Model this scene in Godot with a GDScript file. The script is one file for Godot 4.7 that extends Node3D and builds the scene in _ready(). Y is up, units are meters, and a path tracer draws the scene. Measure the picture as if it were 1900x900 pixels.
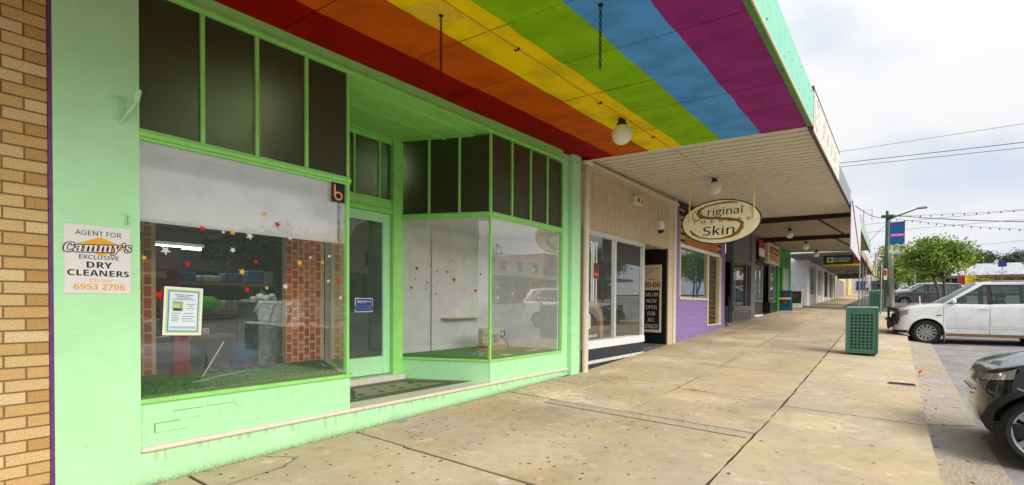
extends Node3D
# A footpath under shop awnings. x runs along the street, y is up, z runs from the shopfronts (z = 0) out to the road.

var rng := RandomNumberGenerator.new()
var T := {}      # textures
var M := {}      # materials
var taken := {}  # top-level names in use

# ------------------------------------------------------------------ mesh builder
class MB:
	var v := PackedVector3Array()
	var uv := PackedVector2Array()
	var c := PackedColorArray()
	var col := Color(1, 1, 1)
	var xf := Transform3D()
	func tri(a, b, d, ua = Vector2.ZERO, ub = Vector2.ZERO, ud = Vector2.ZERO):
		v.append(xf * a); v.append(xf * b); v.append(xf * d)
		uv.append(ua); uv.append(ub); uv.append(ud)
		c.append(col); c.append(col); c.append(col)
	func quad(a, b, d, e):   # clockwise seen from the front
		tri(a, b, d, Vector2(0, 0), Vector2(1, 0), Vector2(1, 1)); tri(a, d, e, Vector2(0, 0), Vector2(1, 1), Vector2(0, 1))
	func box(lo, hi, bev = 0.0):
		var p = lo; var q = hi
		if bev <= 0.0:
			var k = [Vector3(p.x, p.y, p.z), Vector3(q.x, p.y, p.z), Vector3(q.x, q.y, p.z), Vector3(p.x, q.y, p.z), Vector3(p.x, p.y, q.z), Vector3(q.x, p.y, q.z), Vector3(q.x, q.y, q.z), Vector3(p.x, q.y, q.z)]
			quad(k[4], k[7], k[6], k[5]); quad(k[1], k[2], k[3], k[0]); quad(k[0], k[3], k[7], k[4])
			quad(k[5], k[6], k[2], k[1]); quad(k[7], k[3], k[2], k[6]); quad(k[0], k[4], k[5], k[1])
			return
		var ctr = (p + q) / 2; var h = (q - p) / 2
		bev = min(bev, min(h.x, min(h.y, h.z)) * 0.9)
		# three rings of corners: for each corner sign, a point on each of the three faces
		var pt = func(s, ax):
			var w = h - Vector3(bev, bev, bev)
			w[ax] = h[ax]
			return ctr + Vector3(s.x * w.x, s.y * w.y, s.z * w.z)
		for ax in 3:
			var b1 = (ax + 1) % 3; var b2 = (ax + 2) % 3
			for sg in [-1.0, 1.0]:
				var r = []
				for w in [[-1, -1], [1, -1], [1, 1], [-1, 1]]:
					var s = Vector3(); s[ax] = sg; s[b1] = w[0]; s[b2] = w[1]
					r.append(pt.call(s, ax))
				if sg > 0: quad(r[3], r[2], r[1], r[0])
				else: quad(r[0], r[1], r[2], r[3])
			for s1 in [-1.0, 1.0]:
				for s2 in [-1.0, 1.0]:
					var s = Vector3(); s[b1] = s1; s[b2] = s2
					s[ax] = -1.0; var a1 = pt.call(s, b1); var a2 = pt.call(s, b2)
					s[ax] = 1.0; var a3 = pt.call(s, b1); var a4 = pt.call(s, b2)
					if s1 * s2 > 0: quad(a1, a3, a4, a2)
					else: quad(a2, a4, a3, a1)
		for sx in [-1.0, 1.0]:
			for sy in [-1.0, 1.0]:
				for sz in [-1.0, 1.0]:
					var s = Vector3(sx, sy, sz)
					if sx * sy * sz > 0: tri(pt.call(s, 2), pt.call(s, 1), pt.call(s, 0))
					else: tri(pt.call(s, 0), pt.call(s, 1), pt.call(s, 2))
	func tube(path, r, seg = 6, r2 = -1.0):
		var n = path.size()
		if r2 < 0: r2 = r
		var rings = []
		var side = Vector3.ZERO
		for i in n:
			var d = (path[min(i + 1, n - 1)] - path[max(i - 1, 0)]).normalized()
			if side == Vector3.ZERO: side = d.cross(Vector3(0.3, 1, 0.2) if abs(d.y) < 0.9 else Vector3(1, 0, 0.2)).normalized()
			side = (side - d * side.dot(d)).normalized()
			var up = side.cross(d)
			var rr = lerpf(r, r2, float(i) / max(1, n - 1))
			var ring = []
			for k in seg:
				var t = TAU * k / seg
				ring.append(path[i] + (side * cos(t) + up * sin(t)) * rr)
			rings.append(ring)
		for i in n - 1:
			for k in seg:
				var k2 = (k + 1) % seg
				quad(rings[i][k2], rings[i + 1][k2], rings[i + 1][k], rings[i][k])
		for k in range(1, seg - 1):
			tri(rings[0][0], rings[0][k + 1], rings[0][k])
			tri(rings[n - 1][0], rings[n - 1][k], rings[n - 1][k + 1])
	func lathe(prof, seg, at, axis = Vector3.UP):   # prof: Vector2(radius, along the axis)
		var side = axis.cross(Vector3(1, 0, 0) if abs(axis.x) < 0.9 else Vector3(0, 1, 0)).normalized()
		var up = axis.cross(side)
		for k in seg:
			var a = TAU * k / seg; var b = TAU * (k + 1) / seg
			var da = side * cos(a) + up * sin(a); var db = side * cos(b) + up * sin(b)
			for i in prof.size() - 1:
				var p = prof[i]; var q = prof[i + 1]
				var A = at + axis * p.y + da * p.x; var B = at + axis * p.y + db * p.x
				var C = at + axis * q.y + db * q.x; var D = at + axis * q.y + da * q.x
				if p.x < 1e-5: tri(A, D, C)
				elif q.x < 1e-5: tri(A, D, B)
				else: quad(A, D, C, B)
	func ball(at, r, seg = 16, sy = 1.0):
		var prof = []
		for i in seg / 2 + 1:
			var t = -PI / 2 + PI * i / (seg / 2)
			prof.append(Vector2(max(0.0, cos(t)) * r if i % (seg / 2) != 0 else 0.0, sin(t) * r * sy))
		lathe(prof, seg, at)
	func grid(pts, flip = false):   # rows of points
		var nu = pts.size(); var nv = pts[0].size()
		for i in nu - 1:
			for j in nv - 1:
				var ua = Vector2(float(i) / (nu - 1), float(j) / (nv - 1)); var ub = Vector2(float(i + 1) / (nu - 1), float(j) / (nv - 1))
				var ud = Vector2(float(i + 1) / (nu - 1), float(j + 1) / (nv - 1)); var ue = Vector2(float(i) / (nu - 1), float(j + 1) / (nv - 1))
				if flip:
					tri(pts[i][j], pts[i][j + 1], pts[i + 1][j + 1], ua, ue, ud); tri(pts[i][j], pts[i + 1][j + 1], pts[i + 1][j], ua, ud, ub)
				else:
					tri(pts[i][j], pts[i + 1][j], pts[i + 1][j + 1], ua, ub, ud); tri(pts[i][j], pts[i + 1][j + 1], pts[i][j + 1], ua, ud, ue)
	func extrude(poly, org, ex, ey, ez, depth):   # a flat outline with thickness; faces +ez
		var idx = Geometry2D.triangulate_polygon(poly)
		var F = func(p, z): return org + ex * p.x + ey * p.y + ez * z
		for k in range(0, idx.size(), 3):
			var a = poly[idx[k]]; var b = poly[idx[k + 1]]; var d = poly[idx[k + 2]]
			if (b - a).cross(d - a) > 0:
				var t = b; b = d; d = t
			tri(F.call(a, depth), F.call(b, depth), F.call(d, depth)); tri(F.call(a, 0.0), F.call(d, 0.0), F.call(b, 0.0))
		var ccw = not Geometry2D.is_polygon_clockwise(poly)
		for k in poly.size():
			var a = poly[k]; var b = poly[(k + 1) % poly.size()]
			if ccw: quad(F.call(a, depth), F.call(b, depth), F.call(b, 0.0), F.call(a, 0.0))
			else: quad(F.call(b, depth), F.call(a, depth), F.call(a, 0.0), F.call(b, 0.0))
	func mesh(smooth = 0.0):
		var arr = []; arr.resize(Mesh.ARRAY_MAX)
		arr[Mesh.ARRAY_VERTEX] = v; arr[Mesh.ARRAY_TEX_UV] = uv; arr[Mesh.ARRAY_COLOR] = c
		var n = PackedVector3Array(); n.resize(v.size())
		var at = {}
		for i in range(0, v.size(), 3):
			var fn = (v[i + 2] - v[i]).cross(v[i + 1] - v[i])
			n[i] = fn; n[i + 1] = fn; n[i + 2] = fn
			if smooth > 0:
				for k in 3:
					var key = Vector3i((v[i + k] * 4000.0).round())
					if at.has(key): at[key].append(fn)
					else: at[key] = [fn]
		var lim = cos(deg_to_rad(smooth))
		for i in v.size():
			var fn = n[i].normalized()
			if smooth > 0:
				var s = Vector3.ZERO
				for o in at[Vector3i((v[i] * 4000.0).round())]:
					if o.normalized().dot(fn) > lim: s += o
				fn = s.normalized() if s.length() > 1e-12 else fn
			n[i] = fn if fn.length() > 0.5 else Vector3.UP
		arr[Mesh.ARRAY_NORMAL] = n
		var m = ArrayMesh.new()
		m.add_surface_from_arrays(Mesh.PRIMITIVE_TRIANGLES, arr)
		return m

# ------------------------------------------------------------------ objects
func numbered(called):
	var n = taken.get(called, 0); taken[called] = n + 1
	return called if n == 0 else "%s_%03d" % [called, n]

func thing(called, label, category, at = Vector3.ZERO, turn = 0.0, group = ""):
	var o := Node3D.new()
	o.name = numbered(called)
	add_child(o)
	o.position = at; o.rotation.y = turn
	return tag(o, label, category, group)

func tag(o, label, category, group = ""):
	o.set_meta("label", label); o.set_meta("category", category)
	if group: o.set_meta("group", group)
	return o

func put(called, mesh, mat, parent = null):   # a mesh in world coordinates under parent
	var o := MeshInstance3D.new()
	o.mesh = mesh; o.material_override = mat
	if parent == null:
		o.name = numbered(called); add_child(o)
	else:
		o.name = called; parent.add_child(o, true)
		o.transform = parent.global_transform.affine_inverse()
	return o

func obj(called, mb, mat, parent = null, smooth = 0.0):
	return put(called, mb.mesh(smooth), mat, parent)

func setting(called, mb, mat, parent = null, smooth = 0.0):
	var o = obj(called, mb, mat, parent, smooth)
	o.set_meta("kind", "structure")
	return o

func bx(called, lo, hi, mat, parent, bev = 0.0):
	var m = MB.new()
	m.box(Vector3(min(lo.x, hi.x), min(lo.y, hi.y), min(lo.z, hi.z)), Vector3(max(lo.x, hi.x), max(lo.y, hi.y), max(lo.z, hi.z)), bev)
	return obj(called, m, mat, parent)

func V(x, y, z): return Vector3(x, y, z)

func dup(root, at, label, turn = 0.0):
	var r = root.duplicate()
	var stem = str(root.name)
	r.name = numbered(stem); add_child(r)
	r.position = at; r.rotation.y = turn
	if label: r.set_meta("label", label)
	return r

const FACING_STREET := Basis(Vector3(1, 0, 0), Vector3(0, 1, 0), Vector3(0, 0, 1))
const FACING_NEAR := Basis(Vector3(0, 0, 1), Vector3(0, 1, 0), Vector3(-1, 0, 0))   # read when looking along +x

func text(words, bold, size, at, basis, mat, parent, wide = 1.0, slant = 0.0, face = "Droid Sans", called = "lettering", depth = 0.002):
	var t := TextMesh.new()
	var f := SystemFont.new()
	f.font_names = PackedStringArray([face])
	f.font_weight = 700 if bold else 400
	t.font = f; t.text = words; t.font_size = 48; t.depth = 0.02; t.curve_step = 2.0
	t.pixel_size = 0.01
	t.horizontal_alignment = HORIZONTAL_ALIGNMENT_CENTER
	var o := MeshInstance3D.new()
	o.mesh = t; o.material_override = mat; o.name = called
	parent.add_child(o, true)
	var s = size / (0.48 * 0.72)   # size is the height of a capital
	var b = basis * Basis(Vector3(s * wide, 0, 0), Vector3(s * slant, s, 0), Vector3(0, 0, depth / 0.02))
	o.transform = parent.global_transform.affine_inverse() * Transform3D(b, at)
	return o

# ------------------------------------------------------------------ the lie of the land
const GX := [-300.0, -24.4, 1.708, 8.357, 14.152, 19.52, 24.4, 29.28, 43.19, 60.76, 97.6, 366.0]
const GY := [-6.0, -0.4514, 0.1952, 0.366, 0.6466, 0.9272, 1.159, 1.3786, 1.8788, 2.4766, 3.599, 7.32]
func g(x, z = 0.0):
	var y = GY[GY.size() - 1]
	if x <= GX[0]: y = GY[0]
	else:
		for i in GX.size() - 1:
			if x < GX[i + 1]:
				y = lerpf(GY[i], GY[i + 1], (x - GX[i]) / (GX[i + 1] - GX[i])); break
	return y - 0.028 * clampf(z, -3.0, 5.25)
func road_y(x, z):
	return g(x, 9.0) - 0.16 - 0.02 + 0.008 * (min(z, 18.0) - 5.83) - 0.008 * max(0.0, z - 18.0) - 0.05 * clampf((x - 8.0) / 10.0, 0.0, 1.0)
func soffit(x, z = 0.0):
	return 4.328 + 0.0223 * min(x, 19.8) - 0.022 * z

# ------------------------------------------------------------------ materials
func noise(freq, octaves, sd, type = FastNoiseLite.TYPE_SIMPLEX_SMOOTH):
	var n := FastNoiseLite.new()
	n.noise_type = type; n.frequency = freq; n.seed = sd
	n.fractal_type = FastNoiseLite.FRACTAL_FBM if octaves > 1 else FastNoiseLite.FRACTAL_NONE
	n.fractal_octaves = octaves
	return n

func ntex(size, n, stops):   # stops: [[offset, grey or Color], ...]
	var t := NoiseTexture2D.new()
	t.width = size; t.height = size; t.seamless = true; t.noise = n; t.generate_mipmaps = false
	var gr := Gradient.new()
	var off = PackedFloat32Array(); var cs = PackedColorArray()
	for s in stops:
		off.append(s[0]); cs.append(s[1] if s[1] is Color else Color(s[1], s[1], s[1]))
	gr.offsets = off; gr.colors = cs
	t.color_ramp = gr
	return t

func nnorm(size, n, strength):
	var t := NoiseTexture2D.new()
	t.width = size; t.height = size; t.seamless = true; t.noise = n; t.as_normal_map = true; t.bump_strength = strength; t.generate_mipmaps = false
	return t

func mat(col, rough = 0.6, tex = null, scale = 1.0, norm = null, nscale = 1.0, metal = 0.0):
	var m := StandardMaterial3D.new()
	m.albedo_color = col; m.roughness = rough; m.metallic = metal
	if tex or norm:
		m.uv1_triplanar = true; m.uv1_world_triplanar = true; m.uv1_scale = Vector3(scale, scale, scale)
	if tex: m.albedo_texture = tex
	if norm:
		m.normal_enabled = true; m.normal_texture = norm; m.normal_scale = nscale
	return m

func pane_mat(a = 0.01, tint = Color(0.9, 1, 0.97)):
	var m := StandardMaterial3D.new()
	m.albedo_color = Color(tint.r, tint.g, tint.b, a); m.roughness = 0.0
	m.transparency = BaseMaterial3D.TRANSPARENCY_ALPHA
	m.metallic_specular = 0.5
	return m

func glow(col, e):
	var m := StandardMaterial3D.new()
	m.albedo_color = Color(0.9, 0.9, 0.9); m.emission_enabled = true; m.emission = col; m.emission_energy_multiplier = e
	return m

func concrete_image(w, h, sd, tone):   # broad stains, drifts of grime, pale scuffs and trodden gum
	var big = noise(0.006, 4, sd).get_image(w, h).get_data()
	var mid = noise(0.03, 4, sd + 1).get_image(w, h).get_data()
	var fine = noise(0.35, 2, sd + 2).get_image(w, h).get_data()
	var warm = noise(0.004, 3, sd + 3).get_image(w, h).get_data()
	var streak = noise(0.02, 3, sd + 4).get_image(w, h).get_data()
	var out = PackedByteArray(); out.resize(w * h * 3)
	for i in w * h:
		var b = big[i] / 255.0; var m = mid[i] / 255.0; var f = fine[i] / 255.0; var a = warm[i] / 255.0
		var k = 0.89 + 0.09 * b + 0.07 * (m - 0.5) + 0.15 * (f - 0.5)
		var pale = clampf((streak[i] / 255.0 - 0.70) * 5.0, 0.0, 1.0) * 0.10
		k += pale
		if m < 0.30: k -= (0.30 - m) * 0.22
		out[i * 3] = int(clampf(tone.r * k * 255.0, 0, 255))
		out[i * 3 + 1] = int(clampf(tone.g * k * (0.985 + 0.03 * (1.0 - a)) * 255.0, 0, 255))
		out[i * 3 + 2] = int(clampf(tone.b * k * (0.93 + 0.16 * (1.0 - a) + pale) * 255.0, 0, 255))
	return [out, w, h]

func spots(img, n, sd, r0, r1, dark, x0 = 0.0, x1 = 1.0, y0 = 0.0, y1 = 1.0):
	var r = RandomNumberGenerator.new(); r.seed = sd
	var out = img[0]; var w = img[1]; var h = img[2]
	for k in n:
		var cx = int(r.randf_range(x0, x1) * w); var cy = int(r.randf_range(y0, y1) * h)
		var rad = r.randf_range(r0, r1); var e = r.randf_range(0.7, 1.4); var d = dark * r.randf_range(0.6, 1.0)
		for y in range(max(0, cy - int(rad * 2)), min(h, cy + int(rad * 2) + 1)):
			for x in range(max(0, cx - int(rad * 2)), min(w, cx + int(rad * 2) + 1)):
				var q = sqrt(pow((x - cx) / e, 2) + pow((y - cy) * e, 2))
				if q < rad:
					var f = 1.0 - d * clampf((rad - q) / (rad * 0.4), 0, 1)
					var i = (y * w + x) * 3
					for j in 3: out[i + j] = int(out[i + j] * f)
	return img

func stained(col, x0, x1, y0, y1, runs, sd, w = 256):   # paint with splashed dirt along the ground and rusty runs below the ledge
	var h = int(clampf(w * (x1 - x0) / (y1 - y0), 64, 2048))
	var n1 = noise(0.02, 4, sd); var n2 = noise(0.09, 3, sd + 1); var n3 = noise(0.006, 3, sd + 2)
	var out = PackedByteArray(); out.resize(w * h * 3)
	for j in h:
		var x = lerpf(x0, x1, (j + 0.5) / h)
		var gy = g(x, 0.0)
		var run = clampf((n1.get_noise_2d(j * 2.2, 7.0) - 0.12) * 3.0, 0, 1) * runs
		var runl = 0.05 + 0.16 * absf(n1.get_noise_2d(j * 1.1, 90.0))
		for i in w:
			var y = lerpf(y0, y1, (i + 0.5) / w)
			var d = exp(-(y - gy) / (0.028 + 0.03 * absf(n1.get_noise_2d(j, i * 0.3)))) * (0.55 + 0.6 * n2.get_noise_2d(j, i))
			d = clampf(d, 0.0, 0.75)
			var r = clampf(run * (1.0 - (y1 - y) / runl), 0.0, 0.20) + (0.25 * runs if y1 - y < 0.007 else 0.0)
			var chip = 0.22 if n2.get_noise_2d(j * 0.7 + 900, i * 0.7) > 0.66 else 0.0
			var b = 1.0 + 0.04 * n3.get_noise_2d(j, i) + 0.02 * n2.get_noise_2d(j * 0.2, i * 3.0)
			var c = Color(col.r * b, col.g * b, col.b * b)
			c = c.lerp(Color(0.60, 0.57, 0.48), chip).lerp(Color(0.42, 0.36, 0.27), d).lerp(Color(0.55, 0.38, 0.20), r)
			var k = (j * w + i) * 3
			out[k] = int(clampf(c.r, 0, 1) * 255); out[k + 1] = int(clampf(c.g, 0, 1) * 255); out[k + 2] = int(clampf(c.b, 0, 1) * 255)
	var m := StandardMaterial3D.new()
	m.albedo_texture = tex_of([out, w, h]); m.roughness = 0.45
	return m

func blotches(img, n, sd, r0, r1):   # spills and scrubbed patches with soft, uneven rims
	var r = RandomNumberGenerator.new(); r.seed = sd
	var out = img[0]; var w = img[1]; var h = img[2]
	var nn = noise(0.03, 3, sd)
	for k in n:
		var cx = r.randi_range(0, w - 1); var cy = r.randi_range(0, h - 1); var rad = r.randf_range(r0, r1); var e = r.randf_range(0.6, 1.7); var d = r.randf_range(-0.06, 0.08)
		for y in range(max(0, cy - int(rad * 1.4)), min(h, cy + int(rad * 1.4) + 1)):
			for x in range(max(0, cx - int(rad * 2)), min(w, cx + int(rad * 2) + 1)):
				var q = sqrt(pow((x - cx) / e, 2) + pow((y - cy) * sqrt(e), 2)) / rad + 0.5 * nn.get_noise_2d(x, y)
				if q < 1.0:
					var f = 1.0 + d * smoothstep(1.0, 0.75, q)
					var i = (y * w + x) * 3
					for j in 3: out[i + j] = min(255, int(out[i + j] * f))
	return img

func tex_of(img):
	return ImageTexture.create_from_image(Image.create_from_data(img[1], img[2], false, Image.FORMAT_RGB8, img[0]))

func make_materials():
	T.paint = ntex(512, noise(0.008, 5, 11), [[0.0, 0.93], [0.35, 0.97], [0.6, 0.99], [1.0, 1.0]])
	T.chipped = ntex(1024, noise(0.014, 6, 51), [[0.0, Color(0.62, 0.60, 0.55)], [0.085, Color(0.80, 0.80, 0.76)], [0.10, Color(0.955, 0.955, 0.95)], [0.4, Color(0.975, 0.98, 0.975)], [1.0, Color(1, 1, 1)]])
	T.grime = ntex(512, noise(0.012, 5, 12), [[0.0, 0.76], [0.4, 0.91], [0.6, 0.98], [1.0, 1.0]])
	T.speck = ntex(256, noise(0.25, 2, 13), [[0.0, 0.78], [0.5, 0.93], [1.0, 1.0]])
	T.weather = ntex(512, noise(0.02, 5, 14), [[0.0, Color(0.80, 0.76, 0.70)], [0.34, Color(0.93, 0.915, 0.89)], [0.55, Color(0.985, 0.98, 0.975)], [1.0, Color(1, 1, 1)]])
	T.stucco = nnorm(512, noise(0.10, 4, 15), 3.0)
	T.ripple = nnorm(512, noise(0.015, 3, 16), 1.5)
	T.pebble = nnorm(256, noise(0.16, 2, 17, FastNoiseLite.TYPE_CELLULAR), 8.0)
	T.asphalt = ntex(512, noise(0.02, 5, 18), [[0.0, 0.78], [0.5, 0.9], [1.0, 1.0]])
	T.turf = ntex(256, noise(0.2, 3, 19), [[0.0, 0.35], [0.5, 0.75], [1.0, 1.0]])
	# paints
	M.green = mat(Color(0.70, 0.93, 0.725), 0.42, T.chipped, 0.45, T.stucco, 0.14)
	M.green_trim = mat(Color(0.60, 0.90, 0.48), 0.35, T.paint, 1.1, T.ripple, 0.25)
	M.green_ceiling = mat(Color(0.58, 0.89, 0.46), 0.45, T.paint, 0.8, T.ripple, 0.2)
	M.purple_line = mat(Color(0.42, 0.20, 0.48), 0.5, T.grime, 2.0)
	M.mortar = mat(Color(0.60, 0.52, 0.38), 0.95, T.speck, 3.0, T.stucco, 0.6)
	for k in 4:
		M["brick%d" % k] = mat([Color(0.87, 0.75, 0.54), Color(0.83, 0.69, 0.46), Color(0.90, 0.80, 0.61), Color(0.78, 0.62, 0.38)][k], 0.85, T.speck, 1.2, T.stucco, 0.5)
	M.marble = mat(Color(0.89, 0.85, 0.81), 0.3, T.paint, 1.6)
	M.turf = mat(Color(0.26, 0.50, 0.06), 0.95, T.turf, 5.0, T.stucco, 1.0)
	M.white = mat(Color(0.91, 0.915, 0.92), 0.55, T.paint, 0.7)
	M.white_old = mat(Color(0.84, 0.84, 0.82), 0.6, T.weather, 0.7)
	M.dark = mat(Color(0.12, 0.12, 0.12), 0.8)
	M.black = mat(Color(0.05, 0.05, 0.055), 0.5)
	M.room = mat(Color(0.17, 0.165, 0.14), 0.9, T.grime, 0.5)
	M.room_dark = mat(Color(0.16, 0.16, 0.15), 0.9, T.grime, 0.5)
	M.steel = mat(Color(0.72, 0.73, 0.74), 0.35, T.speck, 6.0, null, 1.0, 0.9)
	M.galv = mat(Color(0.62, 0.64, 0.66), 0.5, T.grime, 1.5, null, 1.0, 0.5)
	M.rust = mat(Color(0.22, 0.15, 0.11), 0.85, T.speck, 10.0)
	M.cream = mat(Color(0.82, 0.75, 0.63), 0.5, T.paint, 0.9)
	M.cream_clean = mat(Color(0.86, 0.81, 0.66), 0.5, T.paint, 0.9)
	M.cream_pipe = mat(Color(0.86, 0.82, 0.75), 0.45, T.paint, 1.2)
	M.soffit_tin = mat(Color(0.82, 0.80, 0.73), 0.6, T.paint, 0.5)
	M.pane = pane_mat()
	M.pane_tint = pane_mat(0.12, Color(0.5, 0.6, 0.55))
	var o := StandardMaterial3D.new()   # hammered obscure glass
	o.albedo_color = Color(0.46, 0.50, 0.30, 0.05); o.roughness = 0.24
	o.refraction_enabled = true; o.refraction_scale = 0.05
	o.normal_enabled = true; o.normal_texture = T.pebble; o.normal_scale = 0.25
	o.uv1_triplanar = true; o.uv1_world_triplanar = true; o.uv1_scale = Vector3(6, 6, 6)
	M.obscure = o
	for k in 3:
		var q = o.duplicate(); q.albedo_color = [Color(0.33, 0.36, 0.24, 0.36), Color(0.30, 0.33, 0.23, 0.42), Color(0.35, 0.37, 0.26, 0.38)][k]; q.roughness = [0.24, 0.30, 0.20][k]
		M["obscure%d" % k] = q
	M.asphalt = mat(Color(0.64, 0.63, 0.62), 0.9, T.asphalt, 0.12, T.stucco, 0.3)
	M.lane = mat(Color(0.42, 0.41, 0.40), 0.9, T.asphalt, 0.3, T.stucco, 0.6)
	M.road_paint = mat(Color(0.80, 0.80, 0.77), 0.8, T.weather, 2.2)
	M.joint = mat(Color(0.33, 0.27, 0.20), 1.0, T.grime, 4.0)
	M.bark = mat(Color(0.42, 0.38, 0.32), 0.95, T.weather, 1.5, T.stucco, 1.0)
	M.grass = mat(Color(0.36, 0.44, 0.16), 1.0, T.turf, 0.4)
	M.earth = mat(Color(0.38, 0.36, 0.30), 1.0, T.grime, 0.05)
	M.wire = mat(Color(0.13, 0.13, 0.14), 0.7)
	M.galbulb = mat(Color(0.95, 0.93, 0.85), 0.25)

func make_sky():
	var W = 1024; var H = 512
	var n1 = noise(1.4, 5, 41); var n2 = noise(3.2, 4, 42)
	var im = Image.create(W, H, false, Image.FORMAT_RGBF)
	for j in H:
		var el = PI / 2 - PI * (j + 0.5) / H
		for i in W:
			var az = TAU * (i + 0.5) / W
			var d = Vector3(cos(el) * sin(az), sin(el), cos(el) * cos(az))
			var p = Vector3(d.x, d.y * 2.2, d.z)
			var c = n1.get_noise_3dv(p) * 0.75 + n2.get_noise_3dv(p) * 0.3
			var k = clampf(0.5 + c * 1.1, 0.0, 1.0)
			var up = clampf(d.y, 0.0, 1.0)
			var thin = Color(0.66, 0.76, 0.92); var thick = Color(1.0, 1.0, 1.01)
			var s = thin.lerp(thick, smoothstep(0.12, 0.72, k))
			s = s * (0.95 + 0.25 * up)
			s = s.lerp(Color(0.86, 0.885, 0.95), 0.5 * pow(1.0 - up, 6.0))
			if d.y < 0: s = Color(0.30, 0.29, 0.27)
			im.set_pixel(i, j, s)
	var m := PanoramaSkyMaterial.new()
	m.panorama = ImageTexture.create_from_image(im)
	m.energy_multiplier = 0.345
	return m

# ------------------------------------------------------------------ main
func _ready():
	rng.seed = 20
	# camera
	var cam := Camera3D.new()
	cam.name = "camera"
	var yaw = deg_to_rad(36.5); var pitch = deg_to_rad(-1.0); var roll = deg_to_rad(0.4)
	var fw = Vector3(cos(yaw), 0, -sin(yaw)); var rt = fw.cross(Vector3.UP)
	var f = cos(pitch) * fw + sin(pitch) * Vector3.UP; var u0 = cos(pitch) * Vector3.UP - sin(pitch) * fw
	var r = cos(roll) * rt + sin(roll) * u0; var u = cos(roll) * u0 - sin(roll) * rt
	cam.transform = Transform3D(Basis(r, u, -f), Vector3(0, 1.708, 4.88))
	cam.projection = Camera3D.PROJECTION_FRUSTUM
	cam.near = 0.05; cam.far = 2000.0
	cam.size = 2.0 * 0.05 * 450.0 / 955.0
	cam.frustum_offset = Vector2(0.0, 0.05 * 130.0 / 955.0)
	add_child(cam); cam.current = true
	# sky, exposure
	make_materials()
	var we := WorldEnvironment.new()
	we.name = "world_environment"
	var e := Environment.new()
	e.background_mode = Environment.BG_SKY
	e.sky = Sky.new(); e.sky.sky_material = make_sky()
	e.tonemap_mode = Environment.TONE_MAPPER_LINEAR
	e.tonemap_exposure = 2.75
	e.sdfgi_enabled = true; e.ssao_enabled = true; e.ssil_enabled = true
	we.environment = e
	add_child(we)
	# the sun, a broad soft glow behind cloud, out over the road
	var sun := DirectionalLight3D.new()
	sun.name = "sun"
	sun.light_color = Color(1.0, 0.97, 0.92); sun.light_energy = 0.5; sun.light_angular_distance = 50.0; sun.shadow_enabled = true
	add_child(sun)
	sun.look_at_from_position(Vector3.ZERO, -Vector3(-0.22, 0.56, 0.80))
	build_ground()
	build_brick_neighbour()
	build_green_shop()
	build_awnings()
	build_salon()
	build_purple_shop()
	build_grey_shop()
	build_far_shops()
	build_hanging_signs()
	build_shop_contents()
	build_street_furniture()
	build_cars()
	build_background()
	build_across_the_road()
	build_wires()
	build_person()

func strip(mb, xs, z0, z1, fy, nz = 1):   # a sheet along the street that follows fy(x, z)
	for i in xs.size() - 1:
		for j in nz:
			var a = lerpf(z0, z1, float(j) / nz); var b = lerpf(z0, z1, float(j + 1) / nz)
			mb.quad(V(xs[i], fy.call(xs[i], a), a), V(xs[i + 1], fy.call(xs[i + 1], a), a), V(xs[i + 1], fy.call(xs[i + 1], b), b), V(xs[i], fy.call(xs[i], b), b))

func steps(a, b, d):
	var o = []; var n = int(ceil((b - a) / d))
	for i in n + 1: o.append(lerpf(a, b, float(i) / n))
	return o

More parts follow.
